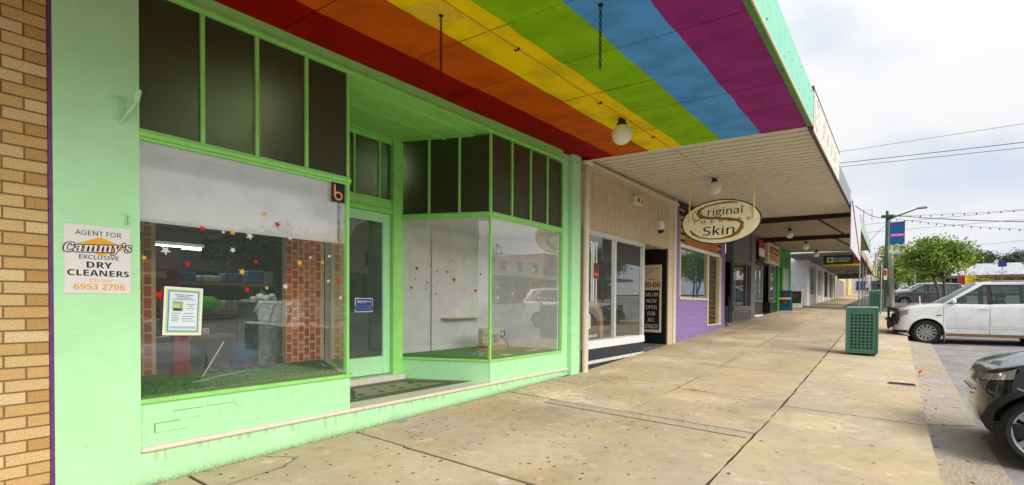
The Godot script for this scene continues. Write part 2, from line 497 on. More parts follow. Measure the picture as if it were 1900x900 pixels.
func build_ground():
	var m = MB.new()
	var xs = [-300.0, -120.0]; xs.append_array(steps(-40, 100, 7.0)); xs.append_array([150.0, 250.0, 366.0, 700.0])
	strip(m, xs, -400.0, 400.0, func(x, z): return g(x) - 0.75, 1)
	setting("ground", m, M.earth)
	m = MB.new()
	strip(m, steps(-40, 105, 3.0), 5.80, 34.0, road_y, 8)
	setting("road", m, M.asphalt)
	m = MB.new()   # under the slabs: the dirt one sees in the joints
	strip(m, steps(-30, 60, 2.0), -0.6, 5.20, func(x, z): return g(x, z) - 0.010, 3)
	setting("footpath_bed", m, M.joint)
	# the slabs
	var ci = concrete_image(2048, 840, 5, Color(0.82, 0.75, 0.63))
	spots(ci, 210, 6, 1.6, 3.0, 0.85, 0.14, 0.60, 0.04, 0.60)
	spots(ci, 130, 7, 1.5, 4.0, 0.55)
	blotches(ci, 60, 8, 20.0, 110.0)
	var slab := StandardMaterial3D.new()
	slab.albedo_texture = tex_of(ci); slab.roughness = 0.85; slab.vertex_color_use_as_albedo = true
	slab.metallic_specular = 0.3
	var path := Node3D.new(); path.name = "footpath"; add_child(path); path.set_meta("kind", "structure")
	var rows = [
		[0.0, 0.83, [-6.0, -2.0, 1.9, 3.62, 6.5, 8.42, 11.74, 14.6, 17.4, 20.3, 23.2, 26.1, 29.0, 34.6]],
		[0.83, 3.62, [-6.0, -2.4, 0.6, 3.6, 6.48]],
		[0.83, 2.01, [6.48, 8.76, 11.76, 13.9, 16.5, 19.4, 22.4, 25.4, 28.6, 34.6]],
		[2.01, 3.62, [6.48, 8.50, 11.1, 13.8, 16.45, 19.3, 22.4, 25.4, 28.6, 34.6]],
		[3.62, 5.25, [-6.0, -1.0, 3.9, 8.27, 11.2, 14.2, 17.1, 20.2, 23.3, 26.4, 29.4, 34.6]]]
	var edge_n = noise(1.0, 3, 91)
	for row in rows:
		for k in row[2].size() - 1:
			var a = row[2][k] + 0.017; var b = row[2][k + 1] - 0.017; var z0 = row[0] + (0.014 if row[0] > 1.0 else (0.008 if row[0] > 0.1 else 0.012)); var z1 = row[1] - ((0.014 if row[1] > 1.0 else 0.008) if row[1] < 5.2 else 0.0)
			var s = MB.new()
			var tone = rng.randf_range(0.86, 1.04)
			s.col = Color(tone, tone * rng.randf_range(0.97, 1.01), tone * rng.randf_range(0.93, 1.03))
			var lift = rng.randf_range(-0.003, 0.003); var tilt = rng.randf_range(-0.002, 0.002)
			var q = steps(a, b, 0.3)
			var top = []
			for x in q:
				var rowp = []
				for z in [z0, z1]:
					var wob = edge_n.get_noise_2d(x * 2.0, z * 40.0) * 0.016 if z > 0.5 and z < 5.2 else 0.0
					rowp.append(V(x, g(x, z) + lift + tilt * (x - a), z + wob))
				top.append(rowp)
			var uvf = func(p): return Vector2(p.x / 14.4 + (0.0 if p.x < 14.2 else 0.37), (p.z + 0.3) / 5.7)
			for i in q.size() - 1:
				var A = top[i][0]; var B = top[i + 1][0]; var C = top[i + 1][1]; var D = top[i][1]
				s.tri(A, B, C, uvf.call(A), uvf.call(B), uvf.call(C)); s.tri(A, C, D, uvf.call(A), uvf.call(C), uvf.call(D))
				for e2 in [[B, A], [D, C]]:   # the long edges, down to the bed or the gutter
					var dn = V(0, -0.16 if (row[1] > 5.2 and e2[0].z > 5) else -0.02, 0)
					s.tri(e2[0], e2[1], e2[1] + dn, uvf.call(e2[0]), uvf.call(e2[1]), uvf.call(e2[1])); s.tri(e2[0], e2[1] + dn, e2[0] + dn, uvf.call(e2[0]), uvf.call(e2[1]), uvf.call(e2[0]))
			for e2 in [[top[0][0], top[0][1]], [top[q.size() - 1][1], top[q.size() - 1][0]]]:
				var dn = V(0, -0.02, 0)
				s.tri(e2[0], e2[1], e2[1] + dn, uvf.call(e2[0]), uvf.call(e2[1]), uvf.call(e2[1])); s.tri(e2[0], e2[1] + dn, e2[0] + dn, uvf.call(e2[0]), uvf.call(e2[1]), uvf.call(e2[0]))
			obj("slab", s, slab, path)
	# a smooth pale band of newer cement across the middle rows, and a repair by the pilaster
	var pale = mat(Color(0.74, 0.69, 0.60), 0.85, T.weather, 1.2)
	for p in [[6.22, 6.44, 0.86, 3.58], [7.75, 8.35, 0.05, 0.78]]:
		m = MB.new()
		strip(m, steps(p[0], p[1], 0.3), p[2], p[3], func(x, z): return g(x, z) + 0.006, 4)
		obj("cement_patch", m, pale, path)
	# cracks
	m = MB.new()
	for c in [[2.55, 0.05, 2.75, 0.3], [2.75, 0.3, 2.5, 0.45], [2.5, 0.45, 1.9, 0.5]]:
		crack(m, V(c[0], 0, c[1]), V(c[2], 0, c[3]), 0.006, func(x, z): return g(x, z) + 0.007)
	for k in 40: pass
	obj("crack", m, M.joint, path)
	# concrete gutter, in lengths
	var gi = concrete_image(1024, 256, 25, Color(0.70, 0.655, 0.585))
	spots(gi, 90, 26, 1.5, 5.0, 0.5)
	var gm := StandardMaterial3D.new()
	gm.albedo_texture = tex_of(gi); gm.roughness = 0.9; gm.normal_enabled = true; gm.normal_texture = T.stucco; gm.normal_scale = 0.6; gm.uv1_triplanar = true; gm.uv1_world_triplanar = true; gm.uv1_scale = Vector3(0.13, 0.4, 0.4)
	var gut := Node3D.new(); gut.name = "gutter"; add_child(gut); gut.set_meta("kind", "structure")
	var gx = [-8.0, -4.5, -1.2, 2.2, 5.05, 6.06, 8.9, 11.0, 13.6, 16.8, 20.0, 23.5, 27.0, 31.0, 35.0, 40.0, 46.0, 52.0]
	var gy = func(x, z): return lerpf(g(x, 5.25) - 0.15, road_y(x, 5.86) + 0.012, (z - 5.25) / 0.6)
	for k in gx.size() - 1:
		m = MB.new()
		strip(m, steps(gx[k] + 0.004, gx[k + 1] - 0.004, 1.2), 5.2, 5.83, gy, 2)
		obj("gutter_length", m, gm, gut)
	m = MB.new()
	for c in [[6.06, 5.27, 6.2, 5.8], [5.05, 5.6, 5.3, 5.85], [9.0, 5.27, 9.3, 5.8]]:
		crack(m, V(c[0], 0, c[1]), V(c[2], 0, c[3]), 0.009, func(x, z): return gy.call(x, z) + 0.004)
	obj("crack", m, M.joint, gut)
	# leaf litter lying in the gutter
	m = MB.new()
	for k in 90:
		var x = rng.randf_range(4.6, 18.0); var z = 5.27 + abs(rng.randfn(0.0, 0.10)); var s = rng.randf_range(0.012, 0.03); var a = rng.randf() * TAU
		var y = gy.call(x, z) + 0.006
		var ex = V(cos(a), 0.15, sin(a)) * s; var ez = V(-sin(a), 0.1, cos(a)) * s * 0.5
		m.quad(V(x, y, z) - ex, V(x, y, z) + ez, V(x, y, z) + ex, V(x, y + 0.004, z) - ez)
	var litter = setting("leaf_litter", m, mat(Color(0.30, 0.20, 0.11), 0.9, T.speck, 8.0)); litter.set_meta("kind", "stuff")
	# the painted bay lines
	for lx in [3.0, 6.6, 10.2, 13.86, 17.5, 22.8, 26.5, 30.2, 34.0, 38.0]:
		m = MB.new()
		for k in 6:
			var z0 = lerpf(5.9, 11.2, k / 6.0); var z1 = lerpf(5.9, 11.2, (k + 1) / 6.0)
			var o0 = -0.09 * (z0 - 5.9); var o1 = -0.09 * (z1 - 5.9)
			m.quad(V(lx + o0, road_y(lx, z0) + 0.006, z0), V(lx + o0 + 0.09, road_y(lx, z0) + 0.006, z0), V(lx + o1 + 0.09, road_y(lx, z1) + 0.006, z1), V(lx + o1, road_y(lx, z1) + 0.006, z1))
		setting("road_marking", m, M.road_paint)
	# the lane that crosses the footpath and the paths beyond it
	m = MB.new(); strip(m, steps(34.6, 38.4, 1.3), -12.0, 5.83, func(x, z): return g(x, z) - 0.004, 6)
	setting("lane", m, M.lane)
	m = MB.new(); strip(m, steps(38.4, 100, 3.0), -1.0, 2.3, func(x, z): return g(x, z) + 0.002, 1)
	setting("far_footpath", m, mat(Color(0.74, 0.68, 0.56), 0.85, T.weather, 0.3))
	m = MB.new(); strip(m, steps(38.4, 100, 3.0), 2.3, 5.83, func(x, z): return g(x, z) - 0.002, 1)
	setting("far_verge", m, M.lane)

func crack(m, a, b, w, fy):
	var n = 9; var last = null
	var side = (b - a).cross(Vector3.UP).normalized()
	for i in n + 1:
		var p = a.lerp(b, float(i) / n) + side * rng.randfn(0.0, 0.012) * (0.0 if i == 0 or i == n else 1.0)
		var ww = w * rng.randf_range(0.4, 1.1)
		var l = p - side * ww; var r = p + side * ww
		l.y = fy.call(l.x, l.z); r.y = fy.call(r.x, r.z)
		if last: m.quad(last[0], last[1], r, l)
		last = [l, r]

func build_brick_neighbour():
	var t = thing("brick_building", "tan brick wall at the left edge, beside the green pilaster", "building", V(0.5, 0, 0))
	bx("mortar", V(-4.0, -0.6, -0.4), V(1.0, 5.2, -0.022), M.mortar, t)
	var meshes = []
	for k in 6:
		var b = MB.new()
		b.box(V(0, 0, -0.03), V(0.232 if k < 3 else 0.117, 0.075, 0.0), 0.003 + 0.001 * (k % 3))
		meshes.append(b.mesh())
	var row = 0; var y = -0.13
	while y < 4.9:
		var right = 0.996; var first = row % 2 == 1
		while right > -0.2:
			var w = 0.117 if first else 0.232
			var o = MeshInstance3D.new(); o.name = "brick"
			o.mesh = meshes[(3 if first else 0) + rng.randi() % 3]
			var pick = rng.randf()
			o.material_override = M["brick%d" % (3 if first and pick < 0.6 else (0 if pick < 0.45 else (1 if pick < 0.7 else 2)))]
			t.add_child(o, true)
			o.transform = t.global_transform.affine_inverse() * Transform3D(Basis(Vector3(0, 0, 1), rng.randf_range(-0.004, 0.004)), V(right - w, y, -0.008 + rng.randf_range(-0.002, 0.002)))
			right -= w + 0.010; first = false
		y += 0.0857; row += 1

func head_y(x): return 4.192 + 0.0148 * x   # top of the shop windows, rising with the street

func sloped(m, x0, x1, y0f, y1f, z0, z1, n = 6):   # a bar along the street whose lower and upper edges follow y0f(x), y1f(x)
	for i in n:
		var a = lerpf(x0, x1, float(i) / n); var b = lerpf(x0, x1, float(i + 1) / n)
		var A0 = V(a, y0f.call(a), z1); var B0 = V(b, y0f.call(b), z1); var B1 = V(b, y1f.call(b), z1); var A1 = V(a, y1f.call(a), z1)
		var d = V(0, 0, z0 - z1)
		m.quad(A0, A1, B1, B0); m.quad(A0 + d, B0 + d, B1 + d, A1 + d)
		m.quad(A1, A1 + d, B1 + d, B1); m.quad(A0, B0, B0 + d, A0 + d)
		if i == 0: m.quad(A0 + d, A1 + d, A1, A0)
		if i == n - 1: m.quad(B0, B1, B1 + d, B0 + d)

func frame_for(a, b):   # a frame standing on the line a-b: x along it, y up, z out of the shop
	var d = (b - a).normalized()
	return Transform3D(Basis(d, Vector3.UP, d.cross(Vector3.UP)), a)

func glazing(t, fr, w, cuts, y0, y1f, pane_m, bar_m, barw = 0.03, called = "window"):   # panes between upright bars on a frame; y1f(local x)
	var win = Node3D.new(); win.name = called; t.add_child(win, true); win.transform = t.global_transform.affine_inverse()
	var xs = [0.0]; xs.append_array(cuts); xs.append(w)
	for i in xs.size() - 1:
		var a = xs[i]; var b = xs[i + 1]
		var m = MB.new(); m.xf = fr
		sloped(m, a + 0.004, b - 0.004, func(x): return y0, y1f, -0.020, -0.014, 1)
		if pane_m == M.pane:
			var m2 = MB.new(); m2.xf = fr
			sloped(m2, a + 0.01, b - 0.01, func(x): return y0, y1f, -0.036, -0.030, 1)
			obj("inner_pane", m2, pane_m, win)
		obj("pane", m, pane_m if pane_m != M.obscure else M["obscure%d" % (rng.randi() % 3)], win)
		if i > 0:
			m = MB.new(); m.xf = fr
			sloped(m, a - barw / 2, a + barw / 2, func(x): return y0, y1f, -0.036, 0.012, 1)
			obj("glazing_bar", m, bar_m, win)
	return win

func build_green_shop():
	var t = thing("green_shop", "pale green shopfront with clear display windows under dark obscure glass", "building", V(1.3, 0, 0))
	# pilasters
	bx("pilaster", V(1.022, -0.1, -0.35), V(1.554, 4.45, 0.0), stained(Color(0.70, 0.93, 0.725), 1.022, 1.554, -0.1, 4.45, 0.0, 311, 1024), t)
	bx("painted_edge", V(0.998, -0.5, -0.1), V(1.021, 4.45, -0.004), M.purple_line, t)
	bx("pilaster", V(8.44, -0.2, -0.35), V(8.76, 4.56, 0.03), M.green, t, 0.008)
	bx("window_post", V(8.15, 0.3, -0.30), V(8.44, 4.50, -0.06), M.green, t, 0.006)
	# plinth under the marble ledge, stepping down into the rising footpath
	bx("plinth", V(1.554, -0.1, -0.4), V(8.15, 0.472, -0.004), stained(Color(0.70, 0.93, 0.725), 1.554, 8.15, -0.1, 0.472, 1.0, 301), t)
	var x = 1.554
	for nx in [3.72, 5.45, 7.02, 8.36]:
		bx("ledge_stone", V(x, 0.474, -0.30), V(nx - 0.004, 0.516, 0.030), M.marble, t, 0.012)
		x = nx
	# left display window: riser of painted brickwork, sill, transom rail
	var F = V(3.566, 0, -0.02)
	bx("riser", V(1.554, 0.516, -0.30), V(3.566, 0.868, -0.022), M.green, t)
	var bricks = MB.new()
	var rr = 0
	for b in [[2.06, 0.78, 0.012], [1.80, 0.70, 0.006], [1.66, 0.615, 0.010], [1.57, 0.70, 0.002], [1.92, 0.615, 0.002], [2.32, 0.78, 0.0022], [1.57, 0.535, 0.002], [2.05, 0.70, 0.0025]]:
		var p = MB.new()
		p.box(V(b[0], b[1], -0.04), V(b[0] + (0.23 if b[2] > 0.005 else 0.24), b[1] + 0.074, -0.022 + b[2]), 0.003)
		obj("brick", p, M.green, t)
	var gaps = MB.new()
	for b in [[2.06, 0.778, 0.23], [1.80, 0.774, 0.23], [1.795, 0.698, 0.006], [1.66, 0.689, 0.18], [1.655, 0.615, 0.005]]:
		gaps.box(V(b[0], b[1], -0.03), V(b[0] + b[2], b[1] + (0.0035 if b[2] > 0.01 else 0.076), -0.0205))
	obj("open_joint", gaps, M.joint, t)
	bx("sill", V(1.554, 0.868, -0.30), V(3.60, 0.905, 0.004), M.green_trim, t, 0.006)
	var rail = func(fr, w, called = "transom_rail"):
		var m = MB.new(); m.xf = fr
		m.box(V(0, 3.035, -0.05), V(w, 3.075, 0.035), 0.006); m.box(V(0, 3.076, -0.05), V(w, 3.098, 0.016), 0.004); m.box(V(0, 3.012, -0.05), V(w, 3.034, 0.012), 0.004)
		obj(called, m, M.green_trim, t)
	var A = V(1.554, 0, -0.015); var B = V(3.535, 0, -0.015); var C = V(4.25, 0, -1.42)
	var fr1 = frame_for(A, B); var w1 = 1.981
	rail.call(fr1, w1 + 0.02)
	var win1 = glazing(t, fr1, w1, [0.477, 0.957, 1.471], 3.10, func(lx): return head_y(lx + 1.55), M.obscure, M.green_trim, 0.034, "transom_window")
	var win2 = glazing(t, fr1, w1, [], 0.905, func(lx): return 3.012, M.pane, M.green_trim, 0.03, "display_window")
	# corner post and the splayed return into the doorway
	var post = MB.new(); post.box(V(3.515, 0.905, -0.055), V(3.545, head_y(3.5), -0.004), 0.004)
	obj("corner_post", post, M.green_trim, t)
	var fr2 = frame_for(B + V(0.01, 0, -0.03), C); var w2 = (C - B).length()
	rail.call(fr2, w2)
	glazing(t, fr2, w2, [0.55, 1.08], 3.10, func(lx): return 4.20, M.obscure, M.green_trim, 0.034, "transom_window")
	glazing(t, fr2, w2, [], 0.905, func(lx): return 3.012, M.pane, M.green_trim, 0.03, "display_window")
	var m = MB.new(); m.xf = fr2; m.box(V(0.02, 0.516, -0.12), V(w2, 0.868, -0.005)); obj("riser", m, M.green, t)
	m = MB.new(); m.xf = fr2; m.box(V(0.03, 0.868, -0.12), V(w2, 0.905, 0.02), 0.006); obj("sill", m, M.green_trim, t)
	bx("back_post", V(4.20, 0.905, -1.46), V(4.27, 3.05, -1.36), M.white, t)
	# door, its posts and the fanlight above
	bx("door_post", V(4.27, 0.516, -1.52), V(4.40, 4.22, -1.38), M.green_trim, t, 0.006)
	bx("door_post", V(5.335, 0.516, -1.52), V(5.53, 4.22, -1.36), M.green_trim, t, 0.008)
	bx("threshold", V(4.27, 0.516, -1.60), V(5.46, 0.598, -1.22), M.marble, t, 0.012)
	bx("door_head", V(4.40, 3.085, -1.52), V(5.335, 3.15, -1.38), M.green_trim, t, 0.006)
	bx("door_head", V(4.40, 3.152, -1.53), V(5.335, 3.26, -1.41), M.green_trim, t, 0.006)
	var door = Node3D.new(); door.name = "door"; t.add_child(door, true); door.transform = t.global_transform.affine_inverse()
	m = MB.new()
	m.box(V(4.41, 0.615, -1.48), V(4.53, 3.08, -1.435), 0.006); m.box(V(5.20, 0.615, -1.48), V(5.33, 3.08, -1.435), 0.006)
	m.box(V(4.53, 0.615, -1.48), V(5.20, 0.885, -1.437), 0.006); m.box(V(4.53, 2.94, -1.48), V(5.20, 3.08, -1.437), 0.006)
	obj("door_frame", m, M.green, door)
	bx("pane", V(4.53, 0.885, -1.462), V(5.20, 2.94, -1.456), M.pane_tint, door)
	m = MB.new(); m.tube([V(4.47, 1.60, -1.43), V(4.47, 1.60, -1.38), V(4.47, 1.80, -1.38), V(4.47, 1.80, -1.43)], 0.009, 8)
	obj("door_handle", m, M.steel, door, 40.0)
	var frd = frame_for(V(4.40, 0, -1.435), V(5.335, 0, -1.435))
	glazing(t, frd, 0.935, [0.26, 0.72], 3.30, func(lx): return 4.16, M.obscure, M.green_trim, 0.028, "fanlight")
	bx("fanlight_rail", V(4.40, 3.26, -1.50), V(5.335, 3.30, -1.40), M.green_trim, t, 0.005)
	bx("fanlight_rail", V(4.40, 4.16, -1.50), V(5.335, 4.24, -1.40), M.green_trim, t, 0.005)
	# right display window
	var D = V(6.075, 0, -0.015); var E = V(8.15, 0, -0.015); var G = V(5.50, 0, -1.40)
	var fr3 = frame_for(G, D); var w3 = (D - G).length() - 0.005; var fr4 = frame_for(D, E); var w4 = 2.075
	var bw = []
	for p in [[fr3, w3, [0.49, 0.99]], [fr4, w4, [0.52, 1.04, 1.56]]]:
		rail.call(p[0], p[1])
		glazing(t, p[0], p[1], p[2], 3.10, func(lx): return 4.275 if p[1] == w4 else 4.255, M.obscure, M.green_trim, 0.034, "transom_window")
		bw.append(glazing(t, p[0], p[1], [], 0.852, func(lx): return 3.012, M.pane, M.green_trim, 0.03, "display_window"))
		m = MB.new(); m.xf = p[0]; m.box(V(0.0, 0.516, -0.16), V(p[1], 0.815, -0.012)); obj("riser", m, M.green, t)
		m = MB.new(); m.xf = p[0]; m.box(V(0.0, 0.815, -0.16), V(p[1] + 0.006, 0.852, 0.012), 0.006); obj("sill", m, M.green_trim, t)
	post = MB.new(); post.xf = Transform3D(Basis(), V(6.07, 0, -0.03)); post.box(V(-0.018, 0.84, -0.02), V(0.018, 4.30, 0.022), 0.005)
	obj("corner_post", post, M.green_trim, t)
	m = MB.new(); sloped(m, 8.125, 8.15, func(q): return 0.852, func(q): return 4.29, -0.05, 0.004, 1); obj("window_stop", m, M.green_trim, t)
	# head beam up to the awning, the doorway ceiling
	m = MB.new(); sloped(m, 1.554, 8.15, head_y, func(q): return soffit(q) + 0.02, -0.28, -0.004, 8); obj("head_beam", m, M.green_trim, t)
	m = MB.new(); sloped(m, 1.554, 8.15, func(q): return head_y(q) + 0.02, func(q): return head_y(q) + 0.045, -0.004, 0.014, 8); obj("head_moulding", m, M.green_trim, t)
	m = MB.new()
	m.box(V(3.56, 4.245, -1.60), V(6.05, 4.275, -0.28))
	obj("doorway_ceiling", m, M.green_ceiling, t)
	m = MB.new(); m.box(V(3.60, 4.228, -0.75), V(5.95, 4.244, -0.71), 0.003); m.box(V(3.9, 4.222, -1.40), V(5.5, 4.244, -1.34), 0.003)
	obj("cover_strip", m, M.green_ceiling, t)
	# doorway floor of small tiles with a dark border
	var fl = MB.new()
	var ztop = 0.5165
	fl.quad(V(3.55, ztop, -0.29), V(4.30, ztop, -1.40), V(5.50, ztop, -1.40), V(6.08, ztop, -0.29))
	var fm = mosaic_material(); obj("tile_floor", fl, fm[0], t)
	var bd = MB.new()
	var zt = 0.5185
	var O = [V(3.58, zt, -0.295), V(4.22, zt, -1.25), V(5.40, zt, -1.25), V(5.98, zt, -0.295)]; var I = [V(3.92, zt, -0.44), V(4.34, zt, -1.08), V(5.28, zt, -1.08), V(5.66, zt, -0.44)]
	for k in 4: bd.quad(O[k], O[(k + 1) % 4], I[(k + 1) % 4], I[k])
	obj("tile_border", bd, fm[1], t)
	bd = MB.new()
	for k in 4:
		var a = I[k] * 0.965 + I[(k + 2) % 4] * 0.035; var b = I[(k + 1) % 4] * 0.965 + I[(k + 3) % 4] * 0.035
		var up = V(0, 0.002, 0)
		bd.quad(I[k] + up, I[(k + 1) % 4] + up, b + up, a + up)
	for k in 8:
		var px = 4.16 + 0.34 * (k / 2) + 0.06 * (k % 2); var pz = -0.62 - 0.24 * (k % 2)
		var up = zt + 0.002
		bd.quad(V(px - 0.06, up, pz), V(px, up, pz - 0.05), V(px + 0.06, up, pz), V(px, up, pz + 0.05))
	obj("tile_motif", bd, mat(Color(0.20, 0.19, 0.11), 0.5, T.speck, 20.0), t)
	# stars stuck on the glass
	var red = mat(Color(0.75, 0.05, 0.05), 0.35); var gold = mat(Color(0.86, 0.70, 0.22), 0.3); var silver = mat(Color(0.82, 0.84, 0.86), 0.3)
	var star = func(fr, x2, y2, s, mt, win):
		var poly = PackedVector2Array(); var a0 = rng.randf() * TAU
		for k in 10:
			var q = s * (1.0 if k % 2 == 0 else 0.42)
			poly.append(Vector2(cos(a0 + TAU * k / 10), sin(a0 + TAU * k / 10)) * q)
		var mb = MB.new(); mb.extrude(poly, fr * V(x2, y2, -0.0125), fr.basis.x, Vector3.UP, fr.basis.z, 0.001)
		obj("star", mb, mt, win)
	var mats = {"r": red, "g": gold, "w": silver}
	# where each star is stuck: along the pane, height, size, colour
	for s in [[0.40, 2.30, 26, "r"], [0.62, 2.30, 28, "g"], [0.75, 2.28, 32, "w"], [0.87, 2.50, 26, "g"], [0.98, 2.42, 30, "r"], [1.09, 2.30, 18, "w"], [1.33, 2.27, 20, "r"], [0.62, 2.14, 24, "w"], [0.80, 2.05, 22, "r"], [0.16, 2.09, 34, "w"], [0.03, 2.02, 20, "g"], [0.30, 1.99, 24, "r"], [0.69, 1.95, 28, "g"], [1.09, 1.97, 20, "r"], [0.73, 1.79, 24, "r"], [0.89, 1.81, 18, "g"], [1.05, 1.83, 28, "w"], [0.12, 1.73, 34, "r"], [0.33, 1.68, 22, "g"], [1.18, 2.07, 30, "g"], [1.28, 2.13, 16, "w"], [1.40, 2.09, 22, "g"], [1.47, 2.16, 18, "w"], [1.20, 1.80, 16, "r"], [1.46, 1.90, 18, "w"], [1.57, 1.90, 26, "r"], [1.59, 1.73, 20, "w"], [0.55, 2.29, 16, "w"]]:
		star.call(fr1, s[0] * 1.19, s[1] * 1.035 - 0.03, s[2] * 0.00125, mats[s[3]], win2)
	for s in [[0.28, 2.25, 26, "r"], [0.19, 1.95, 24, "r"], [0.46, 2.03, 16, "r"], [0.25, 2.08, 18, "g"], [0.44, 1.93, 18, "g"], [0.62, 2.2, 20, "g"], [0.78, 2.19, 18, "r"], [0.90, 2.07, 28, "r"], [0.86, 2.36, 24, "g"], [0.62, 2.05, 16, "w"], [0.60, 1.85, 14, "r"], [1.07, 1.92, 24, "g"], [1.25, 1.90, 22, "r"], [1.33, 2.15, 18, "r"], [1.12, 2.15, 16, "w"]]:
		star.call(fr3, s[0], s[1], s[2] * 0.0014, mats[s[3]], bw[0])
	for k in 26:
		star.call(fr4, rng.randf_range(0.08, 1.98), rng.randf_range(1.70, 2.30), rng.randf_range(0.016, 0.032), mats["rgwwr"[k % 5]], bw[1])
	# the room behind
	m = MB.new()
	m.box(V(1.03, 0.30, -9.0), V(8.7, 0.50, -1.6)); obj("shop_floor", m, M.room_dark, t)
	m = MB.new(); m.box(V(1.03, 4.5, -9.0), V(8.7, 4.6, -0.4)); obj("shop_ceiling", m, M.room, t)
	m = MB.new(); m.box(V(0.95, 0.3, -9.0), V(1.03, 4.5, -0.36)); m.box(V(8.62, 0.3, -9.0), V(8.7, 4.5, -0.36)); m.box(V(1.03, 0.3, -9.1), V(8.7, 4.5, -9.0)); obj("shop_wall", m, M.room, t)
	# window beds under artificial turf
	m = MB.new(); m.extrude(PackedVector2Array([Vector2(1.56, 0.31), Vector2(3.54, 0.31), Vector2(4.06, 1.36), Vector2(1.56, 1.40)]), V(0, 0.52, 0), V(1, 0, 0), V(0, 0, -1), V(0, 1, 0), 0.34); obj("window_bed", m, M.room_dark, t)
	m = MB.new(); m.extrude(PackedVector2Array([Vector2(6.15, 0.31), Vector2(8.15, 0.31), Vector2(8.15, 1.70), Vector2(5.75, 1.70), Vector2(5.72, 1.38)]), V(0, 0.52, 0), V(1, 0, 0), V(0, 0, -1), V(0, 1, 0), 0.30); obj("window_bed", m, M.room_dark, t)
	m = MB.new()
	m.extrude(PackedVector2Array([Vector2(1.56, 0.05), Vector2(3.48, 0.05), Vector2(4.12, 1.36), Vector2(4.12, 1.44), Vector2(1.56, 1.44)]), V(0, 0.895, 0), V(1, 0, 0), V(0, 0, -1), V(0, 1, 0), 0.02)
	var tf1 = obj("turf_mat", m, M.turf, t)
	m = MB.new()
	m.extrude(PackedVector2Array([Vector2(6.1, 0.05), Vector2(8.13, 0.05), Vector2(8.13, 1.66), Vector2(5.62, 1.66), Vector2(5.54, 1.36)]), V(0, 0.842, 0), V(1, 0, 0), V(0, 0, -1), V(0, 1, 0), 0.02)
	var tf2 = obj("turf_mat", m, M.turf, t)
	turf_blades(t, [[1.6, 3.5, -1.4, -0.07, 0.914], [5.9, 8.1, -1.6, -0.07, 0.861]])
	# white boards at the back of the displays
	bx("bulkhead", V(1.56, 2.425, -0.50), V(3.70, 3.04, -0.46), M.white, t)
	m = MB.new(); m.extrude(PackedVector2Array([Vector2(1.56, 0.06), Vector2(3.48, 0.06), Vector2(4.10, 1.36), Vector2(1.56, 1.40)]), V(0, 3.04, 0), V(1, 0, 0), V(0, 0, -1), V(0, 1, 0), 0.03); obj("display_ceiling", m, M.white, t)
	bx("bulkhead_rail", V(1.56, 2.41, -0.46), V(3.70, 2.44, -0.44), M.white, t)
	m = MB.new(); m.box(V(5.56, 0.86, -1.74), V(6.46, 3.05, -1.70)); m.box(V(6.50, 0.86, -1.74), V(8.16, 3.05, -1.70)); obj("back_panel", m, M.white, t)
	bx("panel_gap", V(6.46, 0.86, -1.78), V(6.50, 3.05, -1.75), mat(Color(0.35, 0.27, 0.16), 0.9), t)
	bx("panel_rail", V(5.56, 2.30, -1.70), V(7.2, 2.325, -1.68), M.white, t)
	bx("side_panel", V(8.10, 0.86, -1.70), V(8.14, 3.05, -0.08), M.white, t)
	m = MB.new(); m.extrude(PackedVector2Array([Vector2(6.12, 0.06), Vector2(8.15, 0.06), Vector2(8.15, 1.70), Vector2(5.62, 1.70), Vector2(5.60, 1.40)]), V(0, 3.04, 0), V(1, 0, 0), V(0, 0, -1), V(0, 1, 0), 0.03); obj("display_ceiling", m, M.white, t)
	bx("shelf", V(6.72, 1.425, -1.70), V(7.70, 1.445, -1.50), M.cream_clean, t, 0.003)
	# brick-patterned piers between display and room
	brick_pier(t, 3.62, 4.17, 0.92, 3.0, -1.44)
	brick_pier(t, 1.96, 2.16, 0.92, 3.0, -1.46)

func turf_blades(t, beds):
	var m = MB.new()
	for b in beds:
		for k in 7000:
			var x = rng.randf_range(b[0], b[1]); var z = rng.randf_range(b[2], b[3])
			if b[0] < 3 and x > 3.46 + (-0.05 - z) * 0.47: continue
			var a = rng.randf() * TAU; var w = 0.004; var h = rng.randf_range(0.010, 0.022)
			var lean = V(rng.randf_range(-0.01, 0.01), h, rng.randf_range(-0.01, 0.01))
			var p = V(x, b[4], z)
			m.tri(p - V(cos(a), 0, sin(a)) * w, p + lean, p + V(cos(a), 0, sin(a)) * w)
	var o = obj("turf_blades", m, mat(Color(0.30, 0.58, 0.07), 0.95), t)
	o.set_meta("kind", "stuff")

func brick_pier(t, x0, x1, y0, y1, z):
	var pier = Node3D.new(); pier.name = "brick_pier"; t.add_child(pier, true); pier.transform = t.global_transform.affine_inverse()
	bx("mortar", V(x0, y0, z - 0.10), V(x1, y1, z), mat(Color(0.88, 0.76, 0.54), 0.9, T.speck, 3.0), pier)
	var mm = []
	for k in 3: mm.append(mat([Color(0.74, 0.33, 0.16), Color(0.66, 0.26, 0.12), Color(0.80, 0.43, 0.24)][k], 0.8, T.weather, 6.0, T.stucco, 0.5))
	var col = 0; var x = x0 + 0.008
	while x < x1 - 0.04:   # the courses run upright here, as in the photograph
		var y = y0 + 0.01 - (0.06 if col % 2 == 1 else 0.0)
		while y < y1 - 0.02:
			var lo = max(y, y0 + 0.005); var hi = min(y + 0.107, y1)
			if hi - lo > 0.02:
				var w = min(0.066, x1 - x - 0.004)
				bx("brick", V(x, lo, z - 0.02), V(x + w, hi, z + 0.006 + rng.randf() * 0.003), mm[rng.randi() % 3], pier, 0.004)
			y += 0.127
		x += 0.084; col += 1

